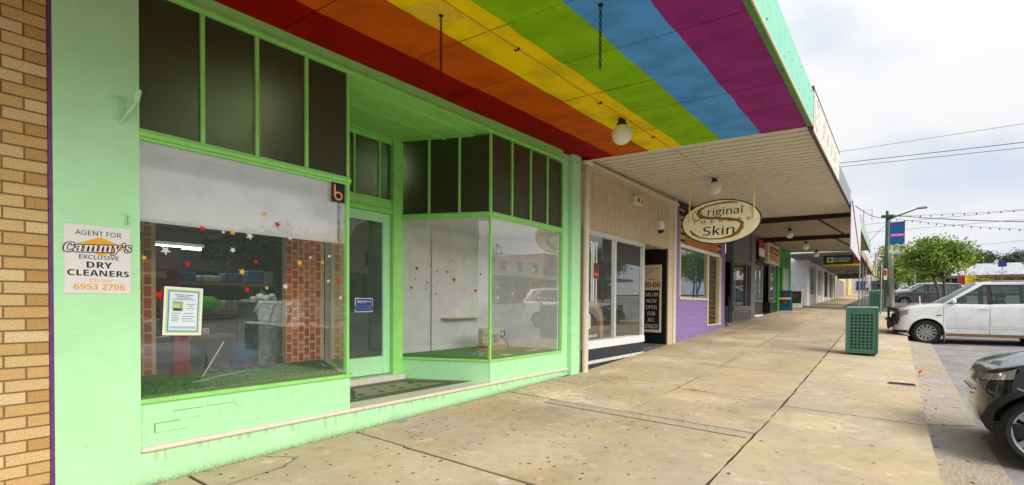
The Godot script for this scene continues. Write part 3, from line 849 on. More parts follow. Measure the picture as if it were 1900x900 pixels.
func mosaic_material():
	var n = 128
	var a = Image.create(n, n, false, Image.FORMAT_RGB8); var b = Image.create(n, n, false, Image.FORMAT_RGB8)
	for y in n:
		for x in n:
			var grout = x % 16 < 2 or y % 16 < 2
			var v = rng.randf_range(0.92, 1.0)
			a.set_pixel(x, y, Color(0.36, 0.34, 0.26) if grout else Color(0.62 * v, 0.60 * v, 0.47 * v))
			var chk = ((x / 16) + (y / 16)) % 2 == 0 or (x / 16) % 4 == 3
			b.set_pixel(x, y, Color(0.30, 0.28, 0.20) if grout else (Color(0.24, 0.22, 0.13) if chk else Color(0.52, 0.49, 0.36)))
	var out = []
	for im in [a, b]:
		out.append(mat(Color(1, 1, 1), 0.45, ImageTexture.create_from_image(im), 4.0))
	return out

func build_awnings():
	# the rainbow soffit: boards in six painted bands with brushed, slightly wavering edges
	var t = thing("rainbow_awning", "awning with red, orange, yellow, green, blue and purple stripes painted underneath", "awning", V(4.5, 4.4, 2.0))
	var edges = [-0.28, 0.60, 1.26, 1.87, 2.52, 3.14, 3.79]
	var cols = [Color(0.58, 0.005, 0.02), Color(0.80, 0.36, 0.03), Color(0.96, 0.85, 0.02), Color(0.55, 0.77, 0.03), Color(0.34, 0.65, 0.98), Color(0.59, 0.17, 0.53)]
	var names = ["red", "orange", "yellow", "green", "blue", "purple"]
	var brush = ntex(512, noise(0.006, 5, 61), [[0.0, 0.86], [0.42, 0.94], [0.6, 0.985], [1.0, 1.0]])
	var wob = []
	for k in 7:
		var nn = noise(0.9, 3, 70 + k); wob.append(nn)
	var edge = func(k, x):
		if k == 0 or k == 6: return edges[k]
		return edges[k] + 0.020 * wob[k].get_noise_1d(x * 1.3) + 0.006 * wob[k].get_noise_1d(x * 14.0)
	var seams = [-2.0, -0.8, 0.4, 1.6, 2.75, 3.95, 5.0, 6.0, 6.95, 7.85, 8.50, 9.05]
	for k in 6:
		var mt = mat(cols[k], 0.6, brush, 0.4, T.stucco, 0.25); mt.metallic_specular = 0.2
		for s in seams.size() - 1:
			var m = MB.new()
			var drop = rng.randf_range(-0.0025, 0.0025)
			var xs = steps(seams[s] + 0.004, seams[s + 1] - 0.004, 0.07)
			for i in xs.size() - 1:
				var a = xs[i]; var b = xs[i + 1]
				var za0 = edge.call(k, a); var za1 = edge.call(k + 1, a); var zb0 = edge.call(k, b); var zb1 = edge.call(k + 1, b)
				m.quad(V(a, soffit(a, za0) + drop, za0), V(a, soffit(a, za1) + drop, za1), V(b, soffit(b, zb1) + drop, zb1), V(b, soffit(b, zb0) + drop, zb0))
			var o = obj("soffit_board", m, mt, t)
	var m2 = MB.new()   # roof sheet above the boards
	for i in 12:
		var a = lerpf(-2.0, 9.05, i / 12.0); var b = lerpf(-2.0, 9.05, (i + 1) / 12.0)
		m2.quad(V(a, soffit(a, -0.3) + 0.012, -0.3), V(a, soffit(a, 3.8) + 0.012, 3.8), V(b, soffit(b, 3.8) + 0.012, 3.8), V(b, soffit(b, -0.3) + 0.012, -0.3))
		m2.quad(V(a, soffit(a, -0.3) + 0.25, -0.3), V(b, soffit(b, -0.3) + 0.25, -0.3), V(b, soffit(b, 3.8) + 0.25, 3.8), V(a, soffit(a, 3.8) + 0.25, 3.8))
	obj("roof_sheet", m2, M.rust, t)
	var gmat = mat(Color(0.22, 0.55, 0.18), 0.5, T.grime, 1.0)
	m2 = MB.new(); sloped(m2, -2.0, 9.05, func(x): return soffit(x, 3.82) - 0.006, func(x): return soffit(x, 3.82) + 0.05, 3.79, 3.852, 10); obj("edge_strip", m2, gmat, t)
	m2 = MB.new(); sloped(m2, -2.0, 9.05, func(x): return soffit(x, 3.82) - 0.020, func(x): return soffit(x, 3.82) + 0.0, 3.853, 3.868, 10); obj("drip_edge", m2, M.cream, t)
	var teal = mat(Color(0.52, 0.80, 0.70), 0.5, T.paint, 0.8, T.ripple, 0.2)
	for p in [[-2.0, 2.6], [2.6, 6.95], [6.95, 9.03]]:
		m2 = MB.new(); sloped(m2, p[0] + 0.003, p[1] - 0.003, func(x): return soffit(x, 3.82) + 0.001, func(x): return soffit(x, 3.82) + 0.49, 3.853, 3.866, 6); obj("fascia_sheet", m2, teal, t)
	m2 = MB.new()
	for k in 26:
		var x = rng.randf_range(3.5, 9.0); m2.lathe([Vector2(0, 0.005), Vector2(0.008, 0.004), Vector2(0.010, 0)], 8, V(x, soffit(x, 3.82) + [0.08, 0.24, 0.42][k % 3], 3.866), V(0, 0, 1))
	obj("screw", m2, M.rust, t).set_meta("kind", "stuff")
	m2 = MB.new()
	for sx in seams:
		for k in 26:
			var z = 0.05 + k * 0.145 + rng.randf_range(-0.02, 0.02)
			for o in [-0.025, 0.025]: m2.lathe([Vector2(0, -0.0035), Vector2(0.004, -0.003), Vector2(0.0055, 0.002)], 5, V(sx + o, soffit(sx, z) - 0.001, z))
	obj("nail", m2, mat(Color(0.28, 0.22, 0.18), 0.8), t).set_meta("kind", "stuff")
	# conduit along the yellow band
	m2 = MB.new()
	var pts = []
	for i in 30:
		var x = lerpf(-2.0, 9.0, i / 29.0); pts.append(V(x, soffit(x, 1.665) - 0.014, 1.665 + 0.006 * sin(x * 3.0)))
	m2.tube(pts, 0.010, 8)
	obj("conduit", m2, mat(Color(0.88, 0.76, 0.10), 0.5), t, 60.0)
	m2 = MB.new()
	for i in 5:
		var x = 0.6 + i * 1.9; m2.box(V(x - 0.012, soffit(x, 1.665) - 0.028, 1.635), V(x + 0.012, soffit(x, 1.665) - 0.002, 1.695), 0.003)
	obj("conduit_clip", m2, M.rust, t)
	bx("patch_board", V(3.20, soffit(3.4, 1.45) - 0.006, 1.30), V(3.62, soffit(3.4, 1.45) - 0.001, 1.62), mat(Color(0.90, 0.77, 0.06), 0.6, T.paint, 2.0), t)
	# the cream tin awning beyond it
	t = thing("cream_awning", "cream corrugated awning next to the rainbow one", "awning", V(14, 4.6, 2.0))
	var m = MB.new()
	var n = 0
	var sx = 9.06
	while sx < 19.6:   # pans with narrow raised seams between them
		for q in [[0.0, 0.0, 0.19, 0.0], [0.19, 0.0, 0.198, 0.07], [0.198, 0.07, 0.242, 0.07], [0.242, 0.07, 0.25, 0.0]]:
			var a = min(19.6, sx + q[0]); var b = min(19.6, sx + q[2])
			m.quad(V(a, soffit(a, -0.4) + q[1], -0.4), V(a, soffit(a, 3.78) + q[1], 3.78), V(b, soffit(b, 3.78) + q[3], 3.78), V(b, soffit(b, -0.4) + q[3], -0.4))
		sx += 0.25
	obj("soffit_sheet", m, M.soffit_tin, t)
	m = MB.new(); sloped(m, 9.06, 19.6, func(x): return soffit(x, 3.8) - 0.015, func(x): return soffit(x, 3.8) + 0.12, 3.78, 3.84, 8); obj("edge_beam", m, mat(Color(0.30, 0.27, 0.23), 0.7, T.grime, 1.0), t)
	m = MB.new(); sloped(m, 9.06, 13.7, func(x): return soffit(x, 3.82) - 0.05, func(x): return soffit(x, 3.82) + 0.56, 3.845, 3.862, 5); var ws = obj("fascia_panel", m, M.white_old, t)
	m = MB.new(); sloped(m, 9.04, 13.72, func(x): return soffit(x, 3.82) + 0.562, func(x): return soffit(x, 3.82) + 0.585, 3.835, 3.868, 5); m.box(V(9.035, 4.30, 3.835), V(9.058, 5.05, 3.868)); obj("fascia_trim", m, mat(Color(0.33, 0.24, 0.24), 0.6), t)
	# faint traced lettering on the panel: an S and a D, O, N in thin outline
	m = MB.new()
	for q in [[9.5, 0.25, 0.20], [10.5, 0.14, 0.12], [11.2, 0.11, 0.10], [11.9, 0.11, 0.10], [12.6, 0.11, 0.10]]:
		var ring = []
		for k in 25:
			var a = TAU * k / 24
			ring.append(V(q[0] + q[1] * cos(a), soffit(q[0], 3.82) + 0.27 + q[2] * 1.15 * sin(a), 3.864))
		m.tube(ring, 0.004, 4)
	obj("traced_lettering", m, mat(Color(0.72, 0.68, 0.64), 0.6), t)
	m = MB.new()
	for k in 40:
		var x = rng.randf_range(9.1, 13.6); m.lathe([Vector2(0, 0.005), Vector2(0.009, 0.003), Vector2(0.011, 0)], 6, V(x, soffit(x, 3.82) + [0.04, 0.5, 0.27][k % 3], 3.862), V(0, 0, 1))
	obj("screw", m, M.rust, t).set_meta("kind", "stuff")
	m = MB.new(); sloped(m, 13.72, 17.6, func(x): return soffit(x, 3.82) - 0.05, func(x): return soffit(x, 3.82) + 0.36, 3.845, 3.858, 4); obj("fascia_sheet", m, M.galv, t)
	var screws = MB.new()
	for k in 75:
		var x = 9.2 + 0.38 * int(k / 5) + 0.07 * (k % 3); var z = 0.35 + 0.8 * (k % 5) + 0.1 * ((k * 7) % 3)
		screws.lathe([Vector2(0, -0.005), Vector2(0.008, -0.003), Vector2(0.010, 0.004)], 6, V(x, soffit(x, z) - 0.006, z))
	obj("roofing_screw", screws, M.rust, t).set_meta("kind", "stuff")
	m = MB.new(); pts = []
	for i in 40:
		var x = lerpf(9.0, 19.6, i / 39.0); pts.append(V(x, soffit(x, 1.66) - 0.018 - 0.004 * sin(x * 5.0), 1.66 + 0.012 * sin(x * 2.1)))
	m.tube(pts, 0.010, 6)
	obj("conduit", m, M.cream_pipe, t, 60.0)
	bx("cornice", V(9.0, 4.43, -0.03), V(14.2, 4.50, 0.10), M.cream, t, 0.01)
	# grey-brown awning with seams and bracing
	t = thing("brown_awning", "shaded grey-brown awning with dark crossed bracing beyond the cream one", "awning", V(26, 4.7, 2.0))
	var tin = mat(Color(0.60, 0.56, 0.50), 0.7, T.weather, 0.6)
	m = MB.new(); n = int((34.0 - 19.7) / 0.16 * 4)
	var sy = func(x, z): return 4.75 + 0.004 * (x - 19.7) - 0.022 * z
	for i in n:
		var a = 19.7 + 14.3 * i / n; var b = 19.7 + 14.3 * (i + 1) / n
		var ya = 0.012 * (1.0 if int(floor(a / 0.08)) % 4 == 0 else 0.0); var yb = 0.012 * (1.0 if int(floor(b / 0.08)) % 4 == 0 else 0.0)
		m.quad(V(a, sy.call(a, -0.4) + ya, -0.4), V(a, sy.call(a, 3.8) + ya, 3.8), V(b, sy.call(b, 3.8) + yb, 3.8), V(b, sy.call(b, -0.4) + yb, -0.4))
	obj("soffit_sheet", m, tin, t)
	for x in [19.66, 25.6]: bx("cross_beam", V(x - 0.04, 4.55, -0.3), V(x + 0.04, 4.76, 3.8), mat(Color(0.16, 0.12, 0.10), 0.8), t)
	m = MB.new(); m.tube([V(20.2, 4.66, 2.75), V(29.5, 4.66, 3.6)], 0.025, 6); m.tube([V(25.7, 4.67, 2.7), V(33.0, 4.70, 3.3)], 0.025, 6); obj("brace", m, mat(Color(0.14, 0.11, 0.10), 0.8), t)
	m = MB.new(); sloped(m, 19.7, 33.8, func(x): return 4.58, func(x): return 4.78, 3.80, 3.85, 2); obj("edge_beam", m, mat(Color(0.36, 0.33, 0.28), 0.7), t)
	m = MB.new(); sloped(m, 22.9, 33.8, func(x): return 4.60, func(x): return 5.10, 3.852, 3.868, 2); obj("fascia_sheet", m, mat(Color(0.62, 0.76, 0.70), 0.5, T.grime, 0.6), t)
	var hb = thing("hanging_board", "large blank white board along the awning edge, hanging below it", "board", V(20, 3.4, 3.87))
	m = MB.new(); m.box(V(17.62, 3.36, 3.865), V(22.8, 4.78, 3.89), 0.004); obj("board", m, mat(Color(0.80, 0.78, 0.82), 0.5, T.paint, 0.4), hb)
	m = MB.new(); m.tube([V(17.7, 4.72, 3.9), V(22.0, 3.5, 3.9)], 0.012, 5); obj("stay", m, M.wire, hb)
	# the awnings farther along
	t = thing("far_awning", "low awning with a pale fascia at the far end of the row", "awning", V(46, 4.6, 2.0))
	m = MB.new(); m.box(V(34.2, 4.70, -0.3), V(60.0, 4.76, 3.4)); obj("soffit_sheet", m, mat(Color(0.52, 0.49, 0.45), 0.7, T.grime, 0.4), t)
	m = MB.new(); m.box(V(34.2, 4.50, 3.4), V(60.0, 4.95, 3.46)); obj("fascia_sheet", m, mat(Color(0.70, 0.62, 0.48), 0.6), t)
	m = MB.new(); m.box(V(60.0, 4.75, -0.3), V(60.1, 5.02, 3.46)); obj("end_beam", m, mat(Color(0.82, 0.72, 0.55), 0.6), t)
	m = MB.new()
	for k in 3: m.tube([V(36.0 + 4 * k, g(36 + 4 * k, 3.3), 3.3), V(36.0 + 4 * k, 4.72, 3.3)], 0.04, 8)
	obj("veranda_post", m, M.galv, t)

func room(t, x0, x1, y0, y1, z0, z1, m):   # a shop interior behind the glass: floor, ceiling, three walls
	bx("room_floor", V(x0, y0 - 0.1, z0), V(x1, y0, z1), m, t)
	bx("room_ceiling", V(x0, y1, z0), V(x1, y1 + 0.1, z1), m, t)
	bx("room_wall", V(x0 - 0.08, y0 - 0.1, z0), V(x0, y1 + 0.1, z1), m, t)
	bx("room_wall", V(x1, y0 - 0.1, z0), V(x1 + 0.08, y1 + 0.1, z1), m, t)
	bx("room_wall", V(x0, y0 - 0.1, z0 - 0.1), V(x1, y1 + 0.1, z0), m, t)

func tube_light(called, label, at, length, parent_along, e, group = "", panel = 0.0):
	var t = thing(called, label, "light", at, 0.0, group)
	var d = parent_along * length / 2
	var m = MB.new(); m.box(at - d - V(0.04, 0, 0.04), at + d + V(0.04, 0.05, 0.04), 0.006); obj("batten", m, M.white, t)
	m = MB.new(); m.tube([at - d + V(0, -0.03, 0), at + d + V(0, -0.03, 0)], 0.016, 10); if panel > 0: m.box(at - d + V(-panel if parent_along.z > 0.5 else 0.0, -0.05, 0), at + d + V(panel if parent_along.z > 0.5 else 0.0, -0.02, 0))
	obj("lamp_tube", m, glow(Color(0.92, 1.0, 0.95), 6.0), t, 50.0)
	var l := AreaLight3D.new(); l.name = "lamp_light"
	l.area_size = Vector2(length, 0.05) if parent_along.x > 0.5 else Vector2(0.05, length)
	l.light_color = Color(0.92, 1.0, 0.95); l.light_energy = e; l.shadow_enabled = true; l.area_range = 12.0; l.area_attenuation = 2.0
	t.add_child(l)
	l.position = V(0, -0.065, 0); l.rotation.x = -PI / 2

func build_salon():
	var t = thing("beige_salon", "beige ribbed-clad salon front with a white framed window and dark blue base", "building", V(11.4, 0.4, 0))
	# ribbed cladding over the window
	var m = MB.new()
	var pitch = 0.098; var x = 9.0
	var prof = [[0.0, 0.03], [0.062, 0.03], [0.067, -0.012], [0.093, -0.012], [0.098, 0.03]]
	while x < 13.69:
		for i in 4:
			var a = min(13.69, x + prof[i][0]); var b = min(13.69, x + prof[i + 1][0])
			var lo = 3.165 + (a - 9.0) * 0.012; var za = -0.03 + prof[i][1]; var zb = -0.03 + prof[i + 1][1]
			m.quad(V(a, lo, za), V(a, 4.62, za), V(b, 4.62, zb), V(b, lo, zb))
		x += pitch
	obj("ribbed_cladding", m, M.cream, t)
	bx("cladding_backing", V(8.8, 3.2, -0.2), V(13.9, 4.7, -0.035), M.cream, t)
	m = MB.new(); m.tube([V(9.03, 4.395, 0.0), V(10.3, 4.395, 0.0), V(10.32, 4.25, 0.0)], 0.008, 6); obj("cable_pipe", m, M.cream_pipe, t)
	bx("party_wall", V(8.762, 0.2, -0.34), V(8.955, 4.55, -0.05), M.cream, t)
	# pillar on the far side
	bx("pillar", V(13.69, 0.2, -0.40), V(14.02, 4.6, 0.0), M.cream, t, 0.01); bx("pillar", V(14.02, 0.2, -0.40), V(14.20, 4.6, 0.04), M.cream_pipe, t, 0.01)
	# window: frame, two panes, return pane by the door
	bx("base", V(8.98, 0.2, -0.25), V(12.0, 0.80, -0.01), mat(Color(0.16, 0.19, 0.26), 0.45, T.grime, 1.0), t)
	bx("base_strip", V(8.98, 0.50, -0.1), V(12.0, 0.565, 0.015), M.white_old, t, 0.004)
	bx("sill", V(8.96, 0.80, -0.25), V(12.02, 0.965, 0.02), M.white, t, 0.01)
	var fm = mat(Color(0.76, 0.77, 0.77), 0.4, T.paint, 1.0)
	bx("frame", V(8.96, 3.10, -0.08), V(12.0, 3.20, 0.02), fm, t, 0.008)
	for fx in [[8.96, 9.02], [10.33, 10.42], [11.90, 12.0]]: bx("frame", V(fx[0], 0.965, -0.07), V(fx[1], 3.10, 0.01), fm, t, 0.006)
	bx("pane", V(9.02, 0.965, -0.040), V(10.33, 3.10, -0.034), M.pane, t)
	bx("pane", V(10.42, 0.965, -0.040), V(11.90, 3.10, -0.034), M.pane, t)
	bx("pane", V(11.965, 0.965, -1.6), V(11.971, 3.10, -0.10), M.pane_tint, t)
	bx("base", V(11.9, 0.2, -1.65), V(12.0, 0.80, -0.25), mat(Color(0.16, 0.19, 0.26), 0.45), t); bx("sill", V(11.9, 0.80, -1.65), V(12.01, 0.965, -0.25), M.white, t)
	# door recess
	bx("recess_wall", V(13.60, 0.3, -2.2), V(13.68, 3.3, -0.03), mat(Color(0.045, 0.05, 0.065), 0.5, T.paint, 1.0), t)
	bx("recess_ceiling", V(12.0, 3.22, -2.2), V(13.68, 3.27, -0.04), M.cream, t)
	bx("door_step", V(12.0, 0.3, -2.2), V(13.68, 0.64, -0.02), M.lane, t)
	bx("door", V(12.05, 0.64, -1.72), V(13.6, 3.2, -1.66), M.dark, t)
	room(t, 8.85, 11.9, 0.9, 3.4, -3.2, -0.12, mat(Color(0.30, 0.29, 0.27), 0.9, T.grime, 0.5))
	# display floor, blinds
	bx("display_floor", V(9.0, 0.9, -1.2), V(11.9, 0.955, -0.1), mat(Color(0.45, 0.36, 0.25), 0.6), t)
	for k in 11:
		var bx0 = 9.08 + k * 0.115
		bx("blind_slat", V(bx0, 1.15, -0.40 - 0.02 * (k % 2)), V(bx0 + (0.05 if k % 3 else 0.085), 3.08, -0.395 - 0.02 * (k % 2)), M.white, t)
	# the board beside the door, with its chalked words
	var b = thing("notice_board", "tall cream and black board chalked SALON NOW OPEN beside the salon door", "board", V(13.59, 0.95, -0.42))
	bx("board", V(13.57, 0.95, -0.68), V(13.60, 2.79, -0.16), M.cream_clean, b, 0.004)
	bx("chalk_panel", V(13.563, 1.03, -0.645), V(13.572, 2.10, -0.205), mat(Color(0.035, 0.035, 0.04), 0.7), b, 0.002)
	var chalk = mat(Color(0.86, 0.86, 0.86), 0.9); var brown = mat(Color(0.40, 0.13, 0.09), 0.7)
	var y = 1.98
	for w in ["SALON", "NOW", "OPEN", "FOR", "ALL", "SERVICES"]:
		text(w, false, 0.105, V(13.5625, y, -0.425), FACING_NEAR, chalk, b, 0.62 if w == "SERVICES" else 0.85); y -= 0.172
	text("6959 4044", true, 0.15, V(13.5695, 2.245, -0.42), FACING_NEAR, brown, b, 0.50)
	text("Phone", false, 0.05, V(13.5695, 2.40, -0.42), FACING_NEAR, brown, b, 0.9, 0.3, "Droid Serif")
	m = MB.new()
	var pts = []
	for i in 15:
		var a = lerpf(-0.4, TAU * 0.95, i / 14.0); pts.append(V(13.569, 2.63 + 0.075 * sin(a * 0.8 + 0.6), -0.42 + 0.16 * cos(a * 0.62 - 0.3)))
	m.tube(pts, 0.006, 5); obj("painted_flourish", m, brown, b)
	bx("chalk_rule", V(13.562, 1.06, -0.47), V(13.5635, 1.068, -0.36), chalk, b)
	# wall lamp bracket over it
	var wl = thing("wall_bracket", "curled copper lamp bracket high on the dark salon doorway wall", "bracket", V(13.58, 2.9, -0.2))
	m = MB.new(); m.tube([V(13.59, 3.05, -0.75), V(13.57, 2.98, -0.40), V(13.55, 2.92, -0.20), V(13.54, 2.86, -0.12), V(13.55, 2.81, -0.18), V(13.57, 2.80, -0.24)], 0.008, 6); m.tube([V(13.55, 2.91, -0.18), V(13.54, 2.95, -0.10), V(13.55, 2.99, -0.16)], 0.008, 6)
	obj("bracket", m, mat(Color(0.45, 0.27, 0.16), 0.4, null, 1.0, null, 1.0, 0.7), wl)
	# things on the cladding
	var d = thing("alarm_box", "small cream alarm box high on the beige ribbed cladding", "alarm", V(11.3, 4.0, 0))
	bx("body", V(11.16, 4.03, -0.02), V(11.62, 4.21, 0.11), M.cream_clean, d, 0.015)
	bx("vent", V(11.30, 4.08, 0.108), V(11.40, 4.17, 0.113), M.black, d); bx("vent", V(11.48, 4.08, 0.108), V(11.58, 4.17, 0.114), mat(Color(0.6, 0.5, 0.36), 0.6), d)
	d = thing("security_light", "white box light with a dark blue lens at the right of the ribbed cladding", "light", V(12.95, 3.6, 0))
	bx("body", V(12.80, 3.62, -0.02), V(13.08, 3.86, 0.10), M.white, d, 0.02)
	m = MB.new(); m.lathe([Vector2(0, -0.06), Vector2(0.06, -0.05), Vector2(0.09, -0.01), Vector2(0.09, 0.02)], 14, V(12.94, 3.60, 0.05)); obj("lens", m, mat(Color(0.05, 0.06, 0.16), 0.15), d, 60.0)
	tag(d, "white box light with a dark blue lens at the right of the ribbed cladding", "light")
	# downpipe
	d = thing("downpipe", "cream drainpipe between the green shop and the beige salon", "pipe", V(8.87, 0.4, 0.09))
	m = MB.new(); m.tube([V(8.87, 0.36, 0.09), V(8.87, 1.5, 0.09), V(8.87, 3.0, 0.09), V(8.87, 4.20, 0.09), V(8.875, 4.30, 0.085), V(8.93, 4.40, 0.06)], 0.062, 14); obj("pipe", m, M.cream_pipe, d, 50.0)
	m = MB.new(); m.lathe([Vector2(0.066, 0), Vector2(0.12, 0.04), Vector2(0.125, 0.08), Vector2(0.07, 0.082)], 16, V(8.93, 4.39, 0.06)); obj("rainhead", m, M.cream_pipe, d, 30.0)
	for py in [1.5, 2.98]:
		m = MB.new(); m.lathe([Vector2(0.063, 0), Vector2(0.069, 0.004), Vector2(0.069, 0.03), Vector2(0.063, 0.034)], 14, V(8.87, py, 0.09))
		obj("collar", m, M.cream_pipe, d, 30.0)
	# inside the window
	d = thing("display_arch", "brown arched display niche in the salon window", "display", V(10.0, 0.955, -0.5))
	var arch = PackedVector2Array([Vector2(-0.55, 0), Vector2(0.55, 0)])
	for i in 13: arch.append(Vector2(0.55 * cos(PI * i / 12), 0.42 + 0.40 * sin(PI * i / 12)))
	m = MB.new(); m.extrude(arch, V(9.75, 0.955, -0.36), V(1, 0, 0), V(0, 1, 0), V(0, 0, 1), 0.12); obj("surround", m, mat(Color(0.58, 0.47, 0.33), 0.6, T.weather, 2.0), d)
	var inner = PackedVector2Array([Vector2(-0.38, 0.03), Vector2(0.38, 0.03)])
	for i in 13: inner.append(Vector2(0.38 * cos(PI * i / 12), 0.38 + 0.30 * sin(PI * i / 12)))
	m = MB.new(); m.extrude(inner, V(9.75, 0.965, -0.245), V(1, 0, 0), V(0, 1, 0), V(0, 0, 1), 0.008); obj("niche", m, mat(Color(0.26, 0.19, 0.11), 0.7), d)
	bx("price_card", V(9.42, 1.20, -0.20), V(9.62, 1.50, -0.195), M.white, d)
	d = thing("name_plate", "dark plate reading YOUNGBLOOD at the foot of the salon window", "sign", V(9.75, 0.96, -0.2))
	bx("plate", V(9.05, 0.965, -0.24), V(10.1, 1.10, -0.215), mat(Color(0.10, 0.09, 0.09), 0.4), d, 0.004)
	text("YOUNGBLOOD", true, 0.06, V(9.62, 1.035, -0.213), FACING_STREET, M.white, d, 1.2)
	d = thing("red_poster", "small red and orange poster behind the salon glass", "poster", V(9.6, 2.25, -0.1))
	bx("sheet", V(9.50, 2.24, -0.075), V(9.74, 2.56, -0.072), mat(Color(0.55, 0.08, 0.04), 0.5, T.grime, 3.0), d)
	bx("band", V(9.53, 2.30, -0.0715), V(9.71, 2.36, -0.070), mat(Color(0.90, 0.45, 0.08), 0.5), d); bx("band", V(9.56, 2.44, -0.0715), V(9.66, 2.52, -0.070), M.black, d)
	tube_light("strip_light", "lit tube light in the beige salon's ceiling", V(10.0, 3.28, -0.9), 1.4, V(1, 0, 0), 1.2)

func build_purple_shop():
	var t = thing("purple_shop", "purple rendered shopfront with one square window and a patterned door", "building", V(16.8, 0.6, 0))
	var pm = mat(Color(0.58, 0.49, 0.74), 0.8, T.weather, 0.8, T.stucco, 0.7)
	bx("wall", V(14.2, 0.3, -0.25), V(14.56, 4.7, 0.0), pm, t); bx("wall", V(14.56, 0.3, -0.25), V(17.42, 1.86, 0.0), pm, t)
	bx("wall", V(17.42, 0.3, -0.25), V(18.95, 1.02, 0.0), pm, t); bx("wall", V(18.95, 0.3, -0.25), V(19.48, 4.8, 0.0), pm, t)
	bx("lintel", V(14.56, 3.42, -0.25), V(18.95, 4.8, -0.06), mat(Color(0.30, 0.25, 0.2), 0.8), t)
	for f in [[14.56, 14.63, 1.86, 3.40], [17.33, 17.42, 1.02, 3.45], [18.68, 18.95, 1.02, 3.45]]: bx("frame", V(f[0], f[2], -0.12), V(f[1], f[3], 0.02), M.cream_clean, t, 0.006)
	bx("frame", V(14.56, 1.86, -0.12), V(17.40, 1.93, 0.03), M.cream_clean, t, 0.006); bx("frame", V(14.56, 3.36, -0.12), V(18.95, 3.45, 0.02), M.white, t, 0.006); bx("door_sill", V(17.40, 1.02, -0.12), V(18.95, 1.07, 0.03), M.cream_clean, t)
	bx("pane", V(14.63, 1.93, -0.05), V(17.33, 3.36, -0.044), pane_mat(0.25, Color(0.35, 0.45, 0.45)), t)
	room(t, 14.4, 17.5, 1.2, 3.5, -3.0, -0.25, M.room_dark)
	# patterned door: dark with gold scrolls
	bx("door", V(17.42, 1.07, -0.16), V(18.68, 3.36, -0.10), mat(Color(0.08, 0.065, 0.04), 0.4), t)
	var m = MB.new()
	for i in 7:
		for j in 13:
			var c = V(17.53 + i * 0.17 + 0.08 * (j % 2), 1.17 + j * 0.175, -0.098)
			var pts = []
			for k in 8: pts.append(c + V(0.055 * cos(k * 0.85) * (1.0 - k * 0.09), 0.055 * sin(k * 0.85) * (1.0 - k * 0.09), 0))
			m.tube(pts, 0.011, 4)
	obj("scroll_pattern", m, mat(Color(0.48, 0.36, 0.12), 0.4), t)
	bx("plywood_board", V(15.05, 3.46, -0.06), V(18.42, 4.16, 0.0), mat(Color(0.72, 0.46, 0.18), 0.7, T.weather, 1.2), t, 0.004)
	# yellow fretted strips with dark bars either side of the board
	for sx in [14.62, 18.46]:
		bx("yellow_strip", V(sx, 3.46, -0.06), V(sx + 0.40, 4.45, -0.01), mat(Color(0.78, 0.68, 0.34), 0.6, T.weather, 2.0), t)
		for k in 5: bx("dark_bar", V(sx + 0.05, 3.52 + k * 0.19, -0.01), V(sx + 0.36, 3.59 + k * 0.19, 0.004), M.dark, t)
	bx("eave_board", V(14.25, 4.45, -0.05), V(19.4, 4.56, 0.06), M.dark, t)
	m = MB.new()
	for k in 34:
		var a = V(14.35 + 0.15 * (k % 9), 4.22 + 0.03 * (k / 9), 0.04); m.box(a, a + V(0.09, 0.02, 0.05), 0.004)
	obj("bunting_scraps", m, M.rust, t)

func build_grey_shop():
	var t = thing("grey_shop", "grey shopfront with a recessed doorway and panelled stall riser", "building", V(21.9, 1.0, 0))
	var gm = mat(Color(0.42, 0.42, 0.44), 0.5, T.paint, 0.8); var gd = mat(Color(0.30, 0.30, 0.32), 0.5, T.paint, 0.8)
	bx("fascia", V(19.48, 3.50, -0.5), V(20.7, 4.8, -0.35), gd, t); bx("fascia", V(20.75, 3.50, -0.3), V(23.6, 4.8, -0.02), gm, t); bx("fascia_moulding", V(19.48, 3.40, -0.5), V(20.75, 3.52, -0.3), gd, t, 0.01); bx("fascia_moulding", V(20.72, 3.38, -0.3), V(23.6, 3.50, 0.03), gm, t, 0.01)
	bx("pilaster", V(23.6, 0.6, -0.3), V(24.4, 4.8, 0.03), gm, t, 0.01)
	bx("riser", V(20.75, 0.6, -0.3), V(23.6, 1.50, -0.02), gm, t)
	for k in 2: bx("riser_panel", V(20.95 + k * 1.3, 1.12, -0.03), V(22.1 + k * 1.3, 1.42, -0.008), gd, t, 0.005)
	bx("sill", V(20.72, 1.50, -0.3), V(23.6, 1.68, 0.04), gm, t, 0.01)
	bx("pane", V(20.85, 1.68, -0.09), V(22.9, 3.38, -0.084), pane_mat(0.2, Color(0.35, 0.42, 0.42)), t); bx("frame", V(22.9, 1.68, -0.12), V(23.1, 3.38, -0.03), gd, t); bx("frame", V(20.72, 1.68, -0.12), V(20.86, 3.38, -0.03), gd, t)
	bx("riser", V(19.5, 0.6, -0.6), V(20.7, 1.66, -0.52), gd, t); bx("pane", V(19.5, 1.66, -0.56), V(20.7, 3.4, -0.554), pane_mat(0.2, Color(0.35, 0.42, 0.42)), t)
	bx("door_step", V(19.5, 0.6, -0.6), V(20.75, 1.06, 0.12), mat(Color(0.5, 0.5, 0.5), 0.8, T.grime, 1.0), t, 0.01)
	room(t, 19.5, 24.2, 1.2, 3.7, -3.5, -0.62, M.room_dark)
	var r = thing("handrail", "thin dark handrail at the grey shop's step", "handrail", V(19.75, 0.95, 0.08))
	var m = MB.new(); m.tube([V(19.75, 0.90, 0.08), V(19.75, 1.9, 0.08), V(19.76, 2.02, 0.05), V(19.78, 2.05, -0.1), V(19.78, 2.05, -0.5)], 0.025, 8); obj("rail", m, M.black, r, 50.0)

